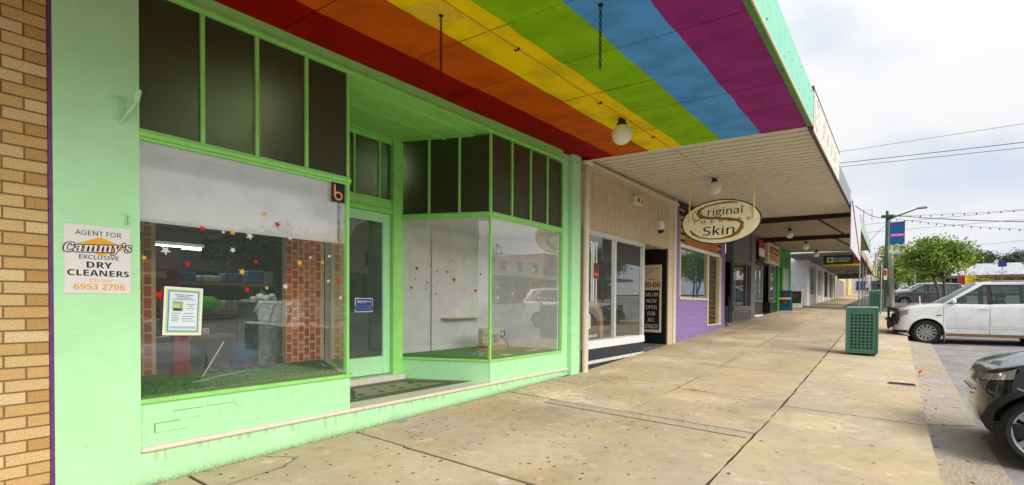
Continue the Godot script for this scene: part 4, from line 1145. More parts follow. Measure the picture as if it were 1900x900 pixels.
func shop_window(t, x0, x1, y0, y1, z, fm, cuts):
	var win = Node3D.new(); win.name = "window"; t.add_child(win, true); win.transform = t.global_transform.affine_inverse()
	var xs = [x0]; xs.append_array(cuts); xs.append(x1)
	for i in xs.size() - 1: bx("pane", V(xs[i] + 0.04, y0 + 0.04, z - 0.06), V(xs[i + 1] - 0.04, y1 - 0.04, z - 0.054), pane_mat(0.25, Color(0.35, 0.42, 0.42)), win)
	for x in xs: bx("frame", V(x - 0.04, y0, z - 0.09), V(x + 0.04, y1, z), fm, win)
	bx("frame", V(x0, y0 - 0.04, z - 0.09), V(x1, y0 + 0.04, z + 0.01), fm, win); bx("frame", V(x0, y1 - 0.04, z - 0.09), V(x1, y1 + 0.04, z + 0.01), fm, win)

func build_far_shops():
	var gm = mat(Color(0.40, 0.40, 0.42), 0.5)
	# pizza shop
	var t = thing("pizza_shop", "dark-based shop with tall panes under the red and cream pizza sign", "building", V(27, 1.2, 0))
	bx("wall", V(24.4, 3.75, -0.3), V(29.7, 4.8, -0.04), mat(Color(0.55, 0.53, 0.48), 0.7), t)
	bx("base", V(24.4, 0.9, -0.3), V(26.3, 1.85, -0.02), mat(Color(0.14, 0.14, 0.15), 0.35), t); bx("base", V(26.3, 0.9, -0.3), V(28.2, 1.85, -0.30), M.black, t); bx("base", V(28.2, 0.9, -0.3), V(29.7, 1.85, -0.02), mat(Color(0.14, 0.14, 0.15), 0.35), t)
	bx("base_strip", V(24.4, 1.2, -0.1), V(26.3, 1.29, 0.02), M.white, t)
	shop_window(t, 24.45, 26.3, 1.9, 3.75, -0.02, M.steel, [25.4]); shop_window(t, 28.2, 29.6, 1.9, 3.75, -0.02, M.steel, [])
	bx("door", V(26.4, 1.4, -0.6), V(28.1, 3.7, -0.55), M.dark, t); bx("display_post", V(27.0, 1.9, -0.5), V(27.35, 3.7, -0.4), M.cream, t)
	room(t, 24.45, 29.6, 1.5, 3.9, -3.5, -0.7, M.room_dark)
	# green pharmacy-side shop
	t = thing("bright_green_shop", "bright green shopfront beyond the pizza shop, with pale lettering on its fascia", "building", V(31.5, 1.4, 0))
	var gr = mat(Color(0.20, 0.56, 0.16), 0.45, T.paint, 0.6)
	bx("pilaster", V(29.75, 1.0, -0.3), V(30.3, 4.8, 0.05), gr, t); bx("fascia", V(30.3, 3.75, -0.3), V(34.2, 4.8, 0.0), gr, t); bx("pilaster", V(31.1, 1.0, -0.3), V(31.5, 3.75, 0.02), gr, t); bx("pilaster", V(33.6, 1.0, -0.3), V(34.2, 3.75, 0.02), gr, t); bx("riser", V(31.5, 1.0, -0.3), V(33.6, 2.0, -0.02), gr, t)
	bx("door", V(30.3, 1.4, -0.5), V(31.1, 3.75, -0.42), mat(Color(0.04, 0.06, 0.22), 0.4), t)
	shop_window(t, 31.5, 33.6, 2.0, 3.75, -0.02, M.white, [32.2, 32.8])
	room(t, 30.3, 34.1, 1.5, 3.9, -3.0, -0.6, M.room_dark)
	bx("window_poster", V(31.7, 2.6, -0.14), V(32.1, 3.1, -0.13), mat(Color(0.85, 0.65, 0.10), 0.6), t); bx("window_poster", V(32.85, 2.0, -0.14), V(33.5, 3.3, -0.13), M.white, t)
	# the row beyond: a white return wall and a white-posted front, then cream
	t = thing("white_shop_row", "white painted shops beyond the lane, standing forward of the row", "building", V(50, 2.0, 0))
	bx("end_wall", V(38.2, 1.2, -3.0), V(38.5, 5.0, 0.40), M.white, t); bx("fascia", V(38.5, 4.55, -0.2), V(60, 5.0, 0.38), M.white, t)
	for k in 5:
		var x = 38.5 + k * 4.4
		bx("post", V(x, 1.4, -0.1), V(x + 0.9, 4.55, 0.40), M.white, t)
		bx("riser", V(x + 0.9, 1.4, -0.1), V(x + 4.4, 2.45, 0.30), M.white_old, t)
		if k < 3:
			shop_window(t, x + 0.9, x + 4.4, 2.45, 4.5, 0.28, M.dark if k == 2 else M.white, [x + 2.2])
			bx("window_banner", V(x + 1.0, 3.7, 0.15), V(x + 3.3, 4.0, 0.16), mat(Color(0.85, 0.55, 0.08), 0.6), t)
		else: bx("door", V(x + 0.9, 1.9, 0.0), V(x + 4.4, 4.55, 0.22), mat(Color(0.20, 0.14, 0.12), 0.6), t)
	bx("back_wall", V(38.5, 1.2, -3.2), V(60, 5.0, -3.0), M.room_dark, t); bx("shop_floor", V(38.5, 1.2, -3.0), V(60, 1.9, -0.1), M.room_dark, t); bx("roof", V(38.3, 5.0, -8.0), V(60.0, 5.1, 0.38), M.galv, t)
	t = thing("cream_building", "cream rendered building with grey roller doors past the white shops", "building", V(75, 2.5, 0))
	bx("wall", V(60.2, 1.8, -6.0), V(86, 6.2, 0.2), mat(Color(0.86, 0.78, 0.58), 0.7, T.paint, 0.3), t)
	for k in 5: bx("roller_door", V(61.5 + k * 2.0, 2.4, 0.2), V(63.2 + k * 2.0, 4.5, 0.26), mat(Color(0.52, 0.51, 0.50), 0.6), t)
	t = thing("far_pale_building", "pale building with two dark blue windows at the far end of the footpath", "building", V(112, 4, 0))
	bx("wall", V(112, 3.0, -8.0), V(120, 8.0, 3.2), mat(Color(0.84, 0.80, 0.76), 0.7), t)
	bx("window", V(111.9, 4.6, -0.5), V(112.0, 6.2, 1.1), mat(Color(0.16, 0.20, 0.36), 0.4), t); bx("window", V(111.9, 4.2, 1.7), V(112.0, 6.2, 2.7), mat(Color(0.25, 0.30, 0.48), 0.4), t); bx("sign_strip", V(111.9, 7.0, -0.5), V(112.0, 7.4, 0.8), mat(Color(0.7, 0.2, 0.15), 0.5), t)
	t = thing("orange_fence", "low orange-brown fence beside the far pale building", "fence", V(100, 3.5, 3))
	for k in 8: bx("board", V(96 + k * 1.5, 3.2, 3.2), V(97.45 + k * 1.5, 4.8 + 0.15 * k, 3.3), mat(Color(0.66, 0.40, 0.18), 0.8, T.weather, 0.5), t)

func globe(label, x, z):
	var y = (soffit(x, z) if x < 19.6 else 4.75 - 0.022 * z)
	var t = thing("globe_lamp", label, "lamp", V(x, y, z), 0.0, "globe lamps under the awnings")
	var m = MB.new(); m.lathe([Vector2(0.0, 0.0), Vector2(0.05, -0.002), Vector2(0.055, -0.03), Vector2(0.05, -0.07), Vector2(0.075, -0.075), Vector2(0.075, -0.105), Vector2(0.0, -0.11)], 16, V(x, y, z)); obj("lamp_base", m, M.black, t, 50.0)
	m = MB.new(); m.ball(V(x, y - 0.235, z), 0.150, 24); obj("glass_globe", m, M.galbulb, t, 60.0)

func chain(label, x, z, length):
	var y = soffit(x, z) - 0.01
	var t = thing("hanging_chain", label, "chain", V(x, y, z), 0.0, "chains hanging from the rainbow awning")
	var m = MB.new()
	m.lathe([Vector2(0.0, 0.004), Vector2(0.025, 0.0), Vector2(0.022, -0.012), Vector2(0.0, -0.02)], 10, V(x, y + 0.008, z))
	var n = int(length / 0.032)
	for k in n:
		var c = V(x, y - 0.03 - 0.032 * k, z)
		var s = V(1, 0, 0) if k % 2 else V(0, 0, 1)
		var ring = []
		for i in 11:
			var a = TAU * i / 10
			ring.append(c + s * 0.011 * cos(a) + V(0, 1, 0) * 0.021 * sin(a))
		m.tube(ring, 0.0042, 5)
	obj("links", m, mat(Color(0.14, 0.12, 0.11), 0.5, null, 1.0, null, 1.0, 0.6), t)

func build_hanging_signs():
	globe("white globe lamp on the rainbow awning's yellow stripe", 7.10, 1.62)
	globe("white globe lamp under the cream awning, above the oval sign", 12.0, 1.62)
	globe("white globe lamp under the brown awning, the one nearest the oval sign", 22.6, 1.60)
	globe("middle globe lamp of the three under the brown awning", 27.6, 1.55)
	globe("white globe lamp under the brown awning, the one nearest the pharmacy sign", 32.2, 1.50)
	chain("dark chain hanging in front of the orange stripe, down to the red", 3.46, 1.48, 0.56)
	chain("dark chain hanging in front of the green stripe", 4.15, 2.76, 0.56)
	# the oval sign
	var X = 11.4
	var t = thing("oval_sign", "cream oval sign reading Original Skin Therapy, hung from the awning on two rods", "sign", V(X, 3.1, 2.0))
	var cy = 3.473; var cz = 1.905
	var ell = func(a, b):
		var p = PackedVector2Array()
		for i in 48: p.append(Vector2(a * cos(TAU * i / 48), b * sin(TAU * i / 48)))
		return p
	var ez = V(-1, 0, 0)
	var m = MB.new(); m.extrude(ell.call(0.812, 0.475), V(X + 0.03, cy, cz), V(0, 0, 1), V(0, 1, 0), ez, 0.030); obj("rim", m, M.black, t)
	m = MB.new(); m.extrude(ell.call(0.785, 0.450), V(X + 0.002, cy, cz), V(0, 0, 1), V(0, 1, 0), ez, 0.006); obj("face", m, mat(Color(0.97, 0.94, 0.80), 0.4, T.paint, 1.0), t)
	var ink = mat(Color(0.10, 0.09, 0.07), 0.5); var ochre = mat(Color(0.56, 0.40, 0.09), 0.5)
	# the broad ochre S behind the words
	var sp = [Vector2(0.36, 0.37, ), Vector2(0.18, 0.395), Vector2(-0.05, 0.385), Vector2(-0.28, 0.35), Vector2(-0.42, 0.285), Vector2(-0.455, 0.20), Vector2(-0.40, 0.14), Vector2(-0.25, 0.10), Vector2(-0.05, 0.075), Vector2(0.16, 0.045), Vector2(0.34, 0.01), Vector2(0.44, -0.05), Vector2(0.43, -0.15), Vector2(0.36, -0.25), Vector2(0.22, -0.325), Vector2(0.0, -0.36), Vector2(-0.22, -0.35), Vector2(-0.42, -0.305), Vector2(-0.56, -0.22), Vector2(-0.62, -0.14)]
	var wd = [0.006, 0.022, 0.016, 0.018, 0.028, 0.042, 0.042, 0.032, 0.026, 0.034, 0.032, 0.045, 0.050, 0.044, 0.026, 0.014, 0.014, 0.020, 0.030, 0.012]
	m = MB.new()
	var last = null
	for i in sp.size():
		var d = (sp[min(i + 1, sp.size() - 1)] - sp[max(i - 1, 0)]).normalized(); var nrm = Vector2(-d.y, d.x) * (wd[i] * 0.85 + 0.007 * rng.randf())
		var a = sp[i] + nrm; var b = sp[i] - nrm
		var A = V(X - 0.0055, cy + a.y, cz + a.x); var B = V(X - 0.0055, cy + b.y, cz + b.x)
		if last: m.quad(last[0], A, B, last[1])
		last = [A, B]
	obj("painted_swirl", m, ochre, t)
	text("riginal", false, 0.155, V(X - 0.0075, cy + 0.215, cz + 0.10), FACING_NEAR, ink, t, 1.22, 0.06)
	m = MB.new(); var ring = []
	for i in 33: ring.append(V(X - 0.008, cy + 0.165 + 0.105 * sin(TAU * i / 32), cz - 0.47 + 0.098 * cos(TAU * i / 32)))
	m.tube(ring, 0.007, 5); obj("lettering", m, ink, t)
	text("T  H  E  R  A  P  Y", false, 0.058, V(X - 0.0085, cy + 0.020, cz + 0.02), FACING_NEAR, ink, t, 2.05)
	text("Skin", false, 0.185, V(X - 0.0075, cy - 0.185, cz - 0.02), FACING_NEAR, ink, t, 1.45, 0.08)
	m = MB.new()
	for rz in [1.27, 2.57]:
		m.box(V(X - 0.025, cy + 0.02, rz - 0.014), V(X - 0.008, soffit(X, rz) + 0.01, rz + 0.014), 0.003)
	obj("hanger", m, mat(Color(0.90, 0.84, 0.60), 0.5), t)
	# dry cleaning agent's sign on the pilaster
	t = thing("agent_sign", "white square sign for Cammy's dry cleaners on the green pilaster", "sign", V(1.29, 1.76, 0.0))
	bx("board", V(1.080, 1.762, 0.001), V(1.490, 2.276, 0.007), mat(Color(0.88, 0.88, 0.89), 0.35), t, 0.002)
	var navy = mat(Color(0.06, 0.07, 0.20), 0.5); var gold = mat(Color(0.88, 0.66, 0.08), 0.5)
	var cx = 1.285; var fz = 0.0075
	text("AGENT FOR", false, 0.036, V(cx, 2.217, fz), FACING_STREET, navy, t, 1.10)
	m = MB.new(); m.extrude(PackedVector2Array([Vector2(-0.155, 0.02), Vector2(0, 0.085), Vector2(0.17, 0.01), Vector2(0.0, -0.06)]), V(cx + 0.01, 2.108, fz), V(1, 0, 0), V(0, 1, 0), V(0, 0, 1), 0.0008); obj("diamond", m, gold, t)
	for o in [[-0.007, 0], [0.007, 0], [0, 0.007], [0, -0.007], [0.005, 0.005], [-0.005, 0.005], [0.005, -0.005], [-0.005, -0.005]]:
		text("Cammy's", true, 0.068, V(cx + o[0], 2.112 + o[1], fz + 0.001), FACING_STREET * Basis(V(0, 0, 1), 0.06), navy, t, 0.98, 0.30, "Droid Serif")
	text("Cammy's", true, 0.068, V(cx, 2.112, fz + 0.0034), FACING_STREET * Basis(V(0, 0, 1), 0.06), M.white, t, 0.98, 0.30, "Droid Serif")
	text("EXCLUSIVE", false, 0.030, V(cx, 2.037, fz + 0.002), FACING_STREET, navy, t, 1.25)
	text("DRY", true, 0.046, V(cx, 1.978, fz), FACING_STREET, mat(Color(0.03, 0.03, 0.07), 0.5), t, 1.35)
	text("CLEANERS", true, 0.044, V(cx, 1.916, fz), FACING_STREET, mat(Color(0.03, 0.03, 0.07), 0.5), t, 1.30)
	text("Phone", false, 0.026, V(cx + 0.01, 1.862, fz), FACING_STREET, gold, t, 1.3, 0.3, "Droid Serif")
	text("6953 2706", true, 0.044, V(cx + 0.005, 1.812, fz), FACING_STREET, gold, t, 1.12)
	# flag bracket and the small clip below it
	t = thing("flag_bracket", "green painted iron flag bracket high on the pilaster", "bracket", V(1.47, 3.1, 0))
	m = MB.new()
	m.box(V(1.415, 3.10, 0.0), V(1.435, 3.30, 0.012), 0.003); m.box(V(1.37, 3.275, 0.0), V(1.475, 3.290, 0.010), 0.003); m.box(V(1.37, 3.115, 0.0), V(1.46, 3.128, 0.010), 0.003)
	obj("plate", m, M.green, t)
	m = MB.new(); m.tube([V(1.425, 3.10, 0.015), V(1.44, 3.14, 0.06), V(1.47, 3.22, 0.14), V(1.48, 3.25, 0.17)], 0.011, 8); m.tube([V(1.425, 3.29, 0.01), V(1.43, 3.24, 0.035), V(1.43, 3.19, 0.03), V(1.435, 3.14, 0.05)], 0.010, 8)
	for k in 3: m.ball(V(1.44 + k * 0.004, 3.28 - 0.06 * k, 0.03), 0.014, 8)
	obj("arm", m, M.green, t, 50.0)
	m = MB.new(); m.lathe([Vector2(0.020, 0), Vector2(0.024, 0.0), Vector2(0.024, 0.10), Vector2(0.020, 0.10), Vector2(0.020, 0)], 16, V(1.475, 3.235, 0.17), V(0.12, 1, 0.25).normalized()); obj("socket", m, M.green, t, 40.0)
	t = thing("wall_clip", "small green metal clip on the pilaster above the white sign", "clip", V(1.46, 2.3, 0))
	m = MB.new(); m.box(V(1.440, 2.305, 0.0), V(1.482, 2.40, 0.008), 0.002); m.box(V(1.448, 2.32, 0.008), V(1.456, 2.385, 0.035), 0.002); m.box(V(1.466, 2.32, 0.008), V(1.474, 2.385, 0.035), 0.002); obj("clip", m, M.green, t)
	# posters on the glass
	t = thing("paper_notice", "white notice with a blue and yellow border taped to the left window", "poster", V(1.86, 1.42, 0.0))
	var px = V(1.868, 1.622, -0.006)
	var pb = Transform3D(Basis(V(0, 0, 1), -0.045), px)
	var sheet = func(called, x0, y0, x1, y1, z, mt):
		var q = MB.new(); q.xf = pb; q.box(V(x0, y0, z), V(x1, y1, z + 0.0006)); return obj(called, q, mt, t)
	sheet.call("paper", -0.150, -0.205, 0.150, 0.205, 0.0, mat(Color(0.90, 0.91, 0.92), 0.8))
	sheet.call("yellow_border", -0.132, -0.187, 0.132, 0.187, 0.001, mat(Color(0.85, 0.85, 0.30), 0.8))
	sheet.call("blue_border", -0.120, -0.175, 0.120, 0.175, 0.002, mat(Color(0.28, 0.62, 0.85), 0.8))
	sheet.call("print_area", -0.108, -0.163, 0.108, 0.163, 0.003, mat(Color(0.86, 0.91, 0.95), 0.8))
	sheet.call("picture", -0.085, 0.0, -0.005, 0.085, 0.004, mat(Color(0.62, 0.76, 0.60), 0.8, T.grime, 9.0))
	sheet.call("picture_detail", -0.078, 0.005, -0.015, 0.024, 0.005, mat(Color(0.16, 0.30, 0.28), 0.8)); sheet.call("picture_detail", -0.080, 0.03, -0.03, 0.06, 0.005, mat(Color(0.78, 0.82, 0.52), 0.8))
	var grey = mat(Color(0.30, 0.31, 0.36), 0.8)
	text("Sewing Classes", false, 0.013, pb * V(0, 0.140, 0.0042), pb.basis, grey, t, 1.2)
	for row in [[-0.05, 0.05, 0.123], [-0.07, 0.07, 0.110], [-0.09, 0.09, 0.098], [0.02, 0.09, 0.060], [0.035, 0.075, 0.042], [0.02, 0.085, 0.022], [-0.09, -0.02, -0.02], [-0.09, -0.04, -0.04], [-0.09, -0.035, -0.055], [-0.09, -0.03, -0.07], [-0.09, -0.04, -0.085], [0.0, 0.08, -0.02], [-0.01, 0.09, -0.045], [-0.01, 0.07, -0.065], [-0.01, 0.09, -0.085], [-0.10, 0.10, -0.135], [-0.10, 0.10, -0.145]]:
		sheet.call("print_line", row[0], row[2], row[1], row[2] + 0.004, 0.004, grey)
	t = thing("corner_poster", "small dark poster with a glowing orange b in the window's top corner", "poster", V(3.40, 2.83, 0.0))
	bx("sheet", V(3.315, 2.80, -0.012), V(3.485, 3.01, -0.010), mat(Color(0.09, 0.05, 0.06), 0.4), t)
	m = MB.new()
	var pts = [V(3.355, 2.985, -0.009), V(3.355, 2.85, -0.009)]
	for i in 15:
		var a = lerpf(PI * 1.0, -PI * 0.85, i / 14.0); pts.append(V(3.40 + 0.043 * cos(a), 2.868 + 0.040 * sin(a) - 0.0, -0.009))
	m.tube(pts, 0.012, 6); obj("printed_letter", m, mat(Color(0.85, 0.36, 0.10), 0.4), t)
	m = MB.new(); m.tube(pts, 0.006, 6); m.xf = Transform3D(); obj("printed_letter", m, mat(Color(0.95, 0.75, 0.5), 0.4), t).position += V(0, 0, 0.008)
	t = thing("closed_sign", "blue sign reading Sorry we are CLOSED inside the green door", "sign", V(4.84, 1.56, -1.45))
	bx("board", V(4.685, 1.565, -1.449), V(5.005, 1.775, -1.444), M.white, t, 0.002)
	bx("panel", V(4.697, 1.577, -1.444), V(4.993, 1.763, -1.4425), mat(Color(0.10, 0.28, 0.56), 0.5), t)
	text("Sorry", true, 0.046, V(4.80, 1.722, -1.441), FACING_STREET, M.white, t, 0.9, 0.25, "Droid Serif")
	text("WE ARE", true, 0.020, V(4.925, 1.722, -1.441), FACING_STREET, M.white, t, 1.0)
	for o in [[-0.004, 0], [0.004, 0], [0, 0.004], [0, -0.004]]: text("CLOSED", true, 0.060, V(4.845 + o[0], 1.632 + o[1], -1.4415), FACING_STREET, mat(Color(0.62, 0.74, 0.88), 0.5), t, 1.1)
	text("CLOSED", true, 0.060, V(4.845, 1.632, -1.439), FACING_STREET, mat(Color(0.07, 0.16, 0.38), 0.5), t, 1.1)
	# pizza sign, jutting from the wall
	t = thing("pizza_sign", "red and cream projecting sign reading PIZZERIA over the footpath shops", "sign", V(27, 3.8, 0.1))
	bx("box", V(26.3, 3.72, 0.0), V(29.2, 4.66, 0.20), mat(Color(0.82, 0.76, 0.66), 0.5), t, 0.02)
	bx("panel", V(26.65, 3.85, 0.20), V(28.9, 4.52, 0.21), mat(Color(0.62, 0.22, 0.10), 0.5), t)
	text("The Riverina", true, 0.16, V(27.8, 4.33, 0.213), FACING_STREET, M.cream_clean, t, 1.3)
	text("PIZZERIA", true, 0.26, V(27.8, 4.02, 0.213), FACING_STREET, M.cream_clean, t, 1.5)
	t = thing("striped_flag", "red, white and green flag hanging beside the pizza sign", "flag", V(25.2, 3.7, 0.1))
	bx("red_band", V(24.7, 4.25, 0.10), V(25.9, 4.62, 0.115), mat(Color(0.70, 0.10, 0.12), 0.8), t); bx("white_band", V(24.7, 3.90, 0.10), V(25.9, 4.25, 0.115), M.white, t); bx("green_band", V(24.7, 3.55, 0.10), V(25.9, 3.90, 0.115), mat(Color(0.10, 0.25, 0.16), 0.8), t)
	# the pharmacy sign across the footpath
	t = thing("pharmacy_sign", "green hanging sign with a white cross, reading TerryWhite Chemmart", "sign", V(33.9, 4.0, 2.5))
	bx("board", V(33.86, 4.02, 1.68), V(33.94, 4.52, 3.10), mat(Color(0.04, 0.27, 0.12), 0.4), t, 0.01)
	bx("red_end", V(33.86, 4.08, 3.10), V(33.94, 4.30, 3.42), mat(Color(0.62, 0.10, 0.07), 0.5), t); bx("yellow_strip", V(33.855, 3.93, 1.62), V(33.945, 4.02, 3.42), mat(Color(0.85, 0.68, 0.05), 0.5), t)
	bx("cross_tile", V(33.852, 4.14, 1.86), V(33.862, 4.42, 2.16), M.white, t)
	bx("cross", V(33.848, 4.25, 1.90), V(33.853, 4.31, 2.12), mat(Color(0.04, 0.27, 0.12), 0.4), t); bx("cross", V(33.847, 4.18, 1.98), V(33.852, 4.38, 2.04), mat(Color(0.04, 0.27, 0.12), 0.4), t)
	text("TerryWhite", true, 0.095, V(33.852, 4.335, 2.56), FACING_NEAR, M.white, t, 1.15)
	text("Chemmart", true, 0.095, V(33.852, 4.21, 2.54), FACING_NEAR, M.white, t, 1.15)
	m = MB.new(); m.tube([V(33.9, 4.5, 2.0), V(33.9, 4.72, 2.0)], 0.015, 6); m.tube([V(33.9, 4.5, 3.0), V(33.9, 4.72, 3.0)], 0.015, 6); obj("hanger", m, M.steel, t)
	t = thing("far_hanging_sign", "grey oval-ended sign hanging under the far awning", "sign", V(52, 4.2, 1.8))
	bx("board", V(51.95, 4.0, 1.0), V(52.05, 4.42, 2.9), mat(Color(0.36, 0.40, 0.38), 0.5), t, 0.03)
	m = MB.new(); m.tube([V(52, 4.4, 1.5), V(52, 4.72, 1.9)], 0.03, 6); m.tube([V(52, 4.4, 2.4), V(52, 4.72, 2.0)], 0.03, 6); obj("hanger", m, M.black, t)
	# sandwich boards
	t = thing("sandwich_board", "blue and green sandwich board standing outside the bright green shop", "board", V(30.9, 1.4, 0.2))
	var lean = Transform3D(Basis(V(0, 0, 1), -0.16), V(30.75, 1.42, 0.0))
	m = MB.new(); m.xf = lean; m.box(V(-0.02, 0.04, -0.17), V(0.02, 1.12, 0.55), 0.008); obj("front_board", m, mat(Color(0.05, 0.36, 0.68), 0.5), t)
	m = MB.new(); m.xf = lean; m.box(V(-0.027, 0.25, -0.08), V(-0.021, 1.02, 0.46)); obj("green_panel", m, mat(Color(0.10, 0.38, 0.16), 0.5), t)
	m = MB.new(); m.xf = lean; m.box(V(-0.032, 0.62, -0.14), V(-0.028, 0.72, 0.52)); obj("white_ribbon", m, M.white, t)
	m = MB.new(); m.xf = lean; m.lathe([Vector2(0, 0.006), Vector2(0.09, 0.004), Vector2(0.10, 0)], 14, V(-0.028, 0.85, 0.20), V(-1, 0, 0)); m.lathe([Vector2(0, 0.006), Vector2(0.09, 0.004), Vector2(0.10, 0)], 14, V(-0.028, 0.48, 0.18), V(-1, 0, 0)); obj("red_spot", m, mat(Color(0.70, 0.10, 0.08), 0.5), t)
	m = MB.new(); m.xf = Transform3D(Basis(V(0, 0, 1), 0.16), V(31.15, 1.42, 0.0)); m.box(V(-0.02, 0.0, -0.17), V(0.02, 1.12, 0.55), 0.008); obj("back_board", m, M.dark, t)
	t = thing("sandwich_board", "white and dark green sandwich board behind the blue one", "board", V(34.0, 1.5, 0.4))
	lean = Transform3D(Basis(V(0, 0, 1), -0.15), V(33.6, 1.54, 0.30))
	m = MB.new(); m.xf = lean; m.box(V(-0.02, 0.02, -0.30), V(0.02, 1.15, 0.42), 0.008); obj("front_board", m, M.white, t)
	m = MB.new(); m.xf = lean; m.box(V(-0.027, 0.30, -0.25), V(-0.021, 1.0, 0.34)); obj("green_panel", m, mat(Color(0.04, 0.26, 0.10), 0.5), t)
	m = MB.new(); m.xf = lean; m.box(V(-0.032, 0.65, -0.10), V(-0.028, 0.85, 0.16)); obj("red_panel", m, mat(Color(0.62, 0.08, 0.10), 0.5), t)
	m = MB.new(); m.xf = Transform3D(Basis(V(0, 0, 1), 0.15), V(33.98, 1.54, 0.30)); m.box(V(-0.02, 0.0, -0.30), V(0.02, 1.15, 0.42), 0.008); obj("back_board", m, M.dark, t)

func build_shop_contents():
	tube_light("strip_light", "lit tube light deep in the green shop, the one seen over the red screen", V(3.3, 2.62, -4.6), 1.2, V(1, 0, 0), 2.0, "tube lights in the green shop")
	tube_light("strip_light", "lit tube light glowing through the fanlight over the green door", V(6.65, 4.42, -3.2), 0.9, V(0, 0, 1), 1.0, "tube lights in the green shop", 0.12)
	tube_light("strip_light", "lit tube light glowing through the left obscure panes", V(3.5, 4.40, -2.6), 0.9, V(0, 0, 1), 0.6, "tube lights in the green shop", 0.12)
	var t = thing("steel_cabinet", "grey-green steel cabinet beside the brick-patterned pier", "cabinet", V(3.55, 0.5, -2.0))
	bx("body", V(3.42, 0.5, -2.3), V(3.78, 1.68, -1.75), mat(Color(0.50, 0.57, 0.56), 0.45, T.grime, 2.0), t, 0.008); bx("lid", V(3.40, 1.68, -2.32), V(3.80, 1.72, -1.73), mat(Color(0.55, 0.62, 0.61), 0.4), t, 0.008)
	t = thing("cloth_heap", "crumpled white cloth on top of the steel cabinet", "cloth", V(3.6, 1.72, -2.0))
	var m = MB.new()
	for k in 7: m.ball(V(3.48 + 0.045 * k, 1.75 + 0.02 * (k % 3), -2.0 + 0.05 * (k % 2)), 0.05, 8, 0.7)
	obj("cloth", m, M.white, t, 60.0)
	t = thing("cardboard_sheet", "brown cardboard leaning between the cabinet and the brick pier", "cardboard", V(3.8, 0.5, -1.7))
	bx("sheet", V(3.66, 0.92, -1.62), V(3.72, 1.75, -1.56), mat(Color(0.62, 0.48, 0.28), 0.9, T.grime, 2.0), t)
	t = thing("red_screen", "dark red cloth screen at the left of the window display", "screen", V(2.3, 0.9, -2.2))
	bx("cloth", V(1.9, 1.62, -2.22), V(2.66, 2.34, -2.18), mat(Color(0.42, 0.05, 0.09), 0.9, T.grime, 2.0), t, 0.01)
	bx("rail", V(1.88, 2.34, -2.23), V(2.68, 2.37, -2.17), M.dark, t)
	bx("leg", V(1.92, 0.5, -2.22), V(1.96, 1.62, -2.18), M.dark, t); bx("leg", V(2.60, 0.5, -2.22), V(2.64, 1.62, -2.18), M.dark, t)
	t = thing("red_stand", "narrow red stand on the turf under the paper notice", "stand", V(2.36, 0.9, -1.3))
	bx("post", V(2.24, 0.915, -1.34), V(2.40, 1.36, -1.22), mat(Color(0.52, 0.05, 0.10), 0.5), t, 0.006)
	t = thing("work_table", "cluttered work table behind the window", "table", V(2.9, 0.5, -2.6))
	bx("table_top", V(2.30, 1.22, -3.1), V(3.36, 1.27, -2.2), mat(Color(0.36, 0.25, 0.14), 0.6), t, 0.006)
	for q in [[2.34, -2.24], [3.30, -2.24], [2.34, -3.05], [3.30, -3.05]]: bx("leg", V(q[0], 0.5, q[1]), V(q[0] + 0.05, 1.22, q[1] + 0.05), M.dark, t)
	t = thing("blue_bucket", "blue plastic bin under the work table", "bin", V(3.2, 0.9, -1.7))
	m = MB.new(); m.lathe([Vector2(0, 0), Vector2(0.12, 0), Vector2(0.15, 0.32), Vector2(0.14, 0.32), Vector2(0.11, 0.02), Vector2(0, 0.02)], 18, V(3.18, 0.86, -1.72)); obj("bucket", m, mat(Color(0.05, 0.28, 0.50), 0.4), t, 40.0)
	t = thing("cloth_bolt", "bright green roll of cloth on the back shelf", "cloth", V(2.9, 1.8, -2.9))
	m = MB.new(); m.lathe([Vector2(0, 0), Vector2(0.10, 0), Vector2(0.10, 0.5), Vector2(0, 0.5)], 16, V(2.75, 1.68, -2.5), V(1, 0, -0.3).normalized()); obj("roll", m, mat(Color(0.25, 0.60, 0.08), 0.8), t, 50.0)
	t = thing("back_shelf", "low wooden shelf of folded cloth at the back of the green shop", "shelf", V(3.0, 0.5, -3.4))
	bx("shelf_board", V(2.2, 1.52, -3.5), V(4.4, 1.56, -3.1), mat(Color(0.50, 0.36, 0.20), 0.6), t); bx("shelf_board", V(2.2, 1.95, -3.5), V(4.4, 1.99, -3.1), mat(Color(0.50, 0.36, 0.20), 0.6), t); bx("upright", V(2.2, 0.5, -3.5), V(2.25, 2.2, -3.1), M.dark, t); bx("upright", V(4.35, 0.5, -3.5), V(4.4, 2.2, -3.1), M.dark, t)
	var cols = [Color(0.7, 0.7, 0.68), Color(0.52, 0.44, 0.10), Color(0.18, 0.3, 0.5), Color(0.6, 0.55, 0.48), Color(0.35, 0.08, 0.12), Color(0.12, 0.12, 0.13)]
	for k in 12:
		var x = 2.32 + 0.33 * (k % 6); var y = 1.56 + 0.43 * (k / 6); var h = rng.randf_range(0.08, 0.24)
		var f = bx("folded_cloth", V(x, y, -3.4), V(x + 0.26, y + h, -3.12), mat(cols[rng.randi() % 6], 0.9, T.grime, 3.0), null, 0.02)
		tag(f, "folded cloth, %s from the left on the %s back shelf of the green shop" % [["first", "second", "third", "fourth", "fifth", "sixth"][k % 6], "lower" if k < 6 else "upper"], "cloth", "folded cloth on the back shelf")
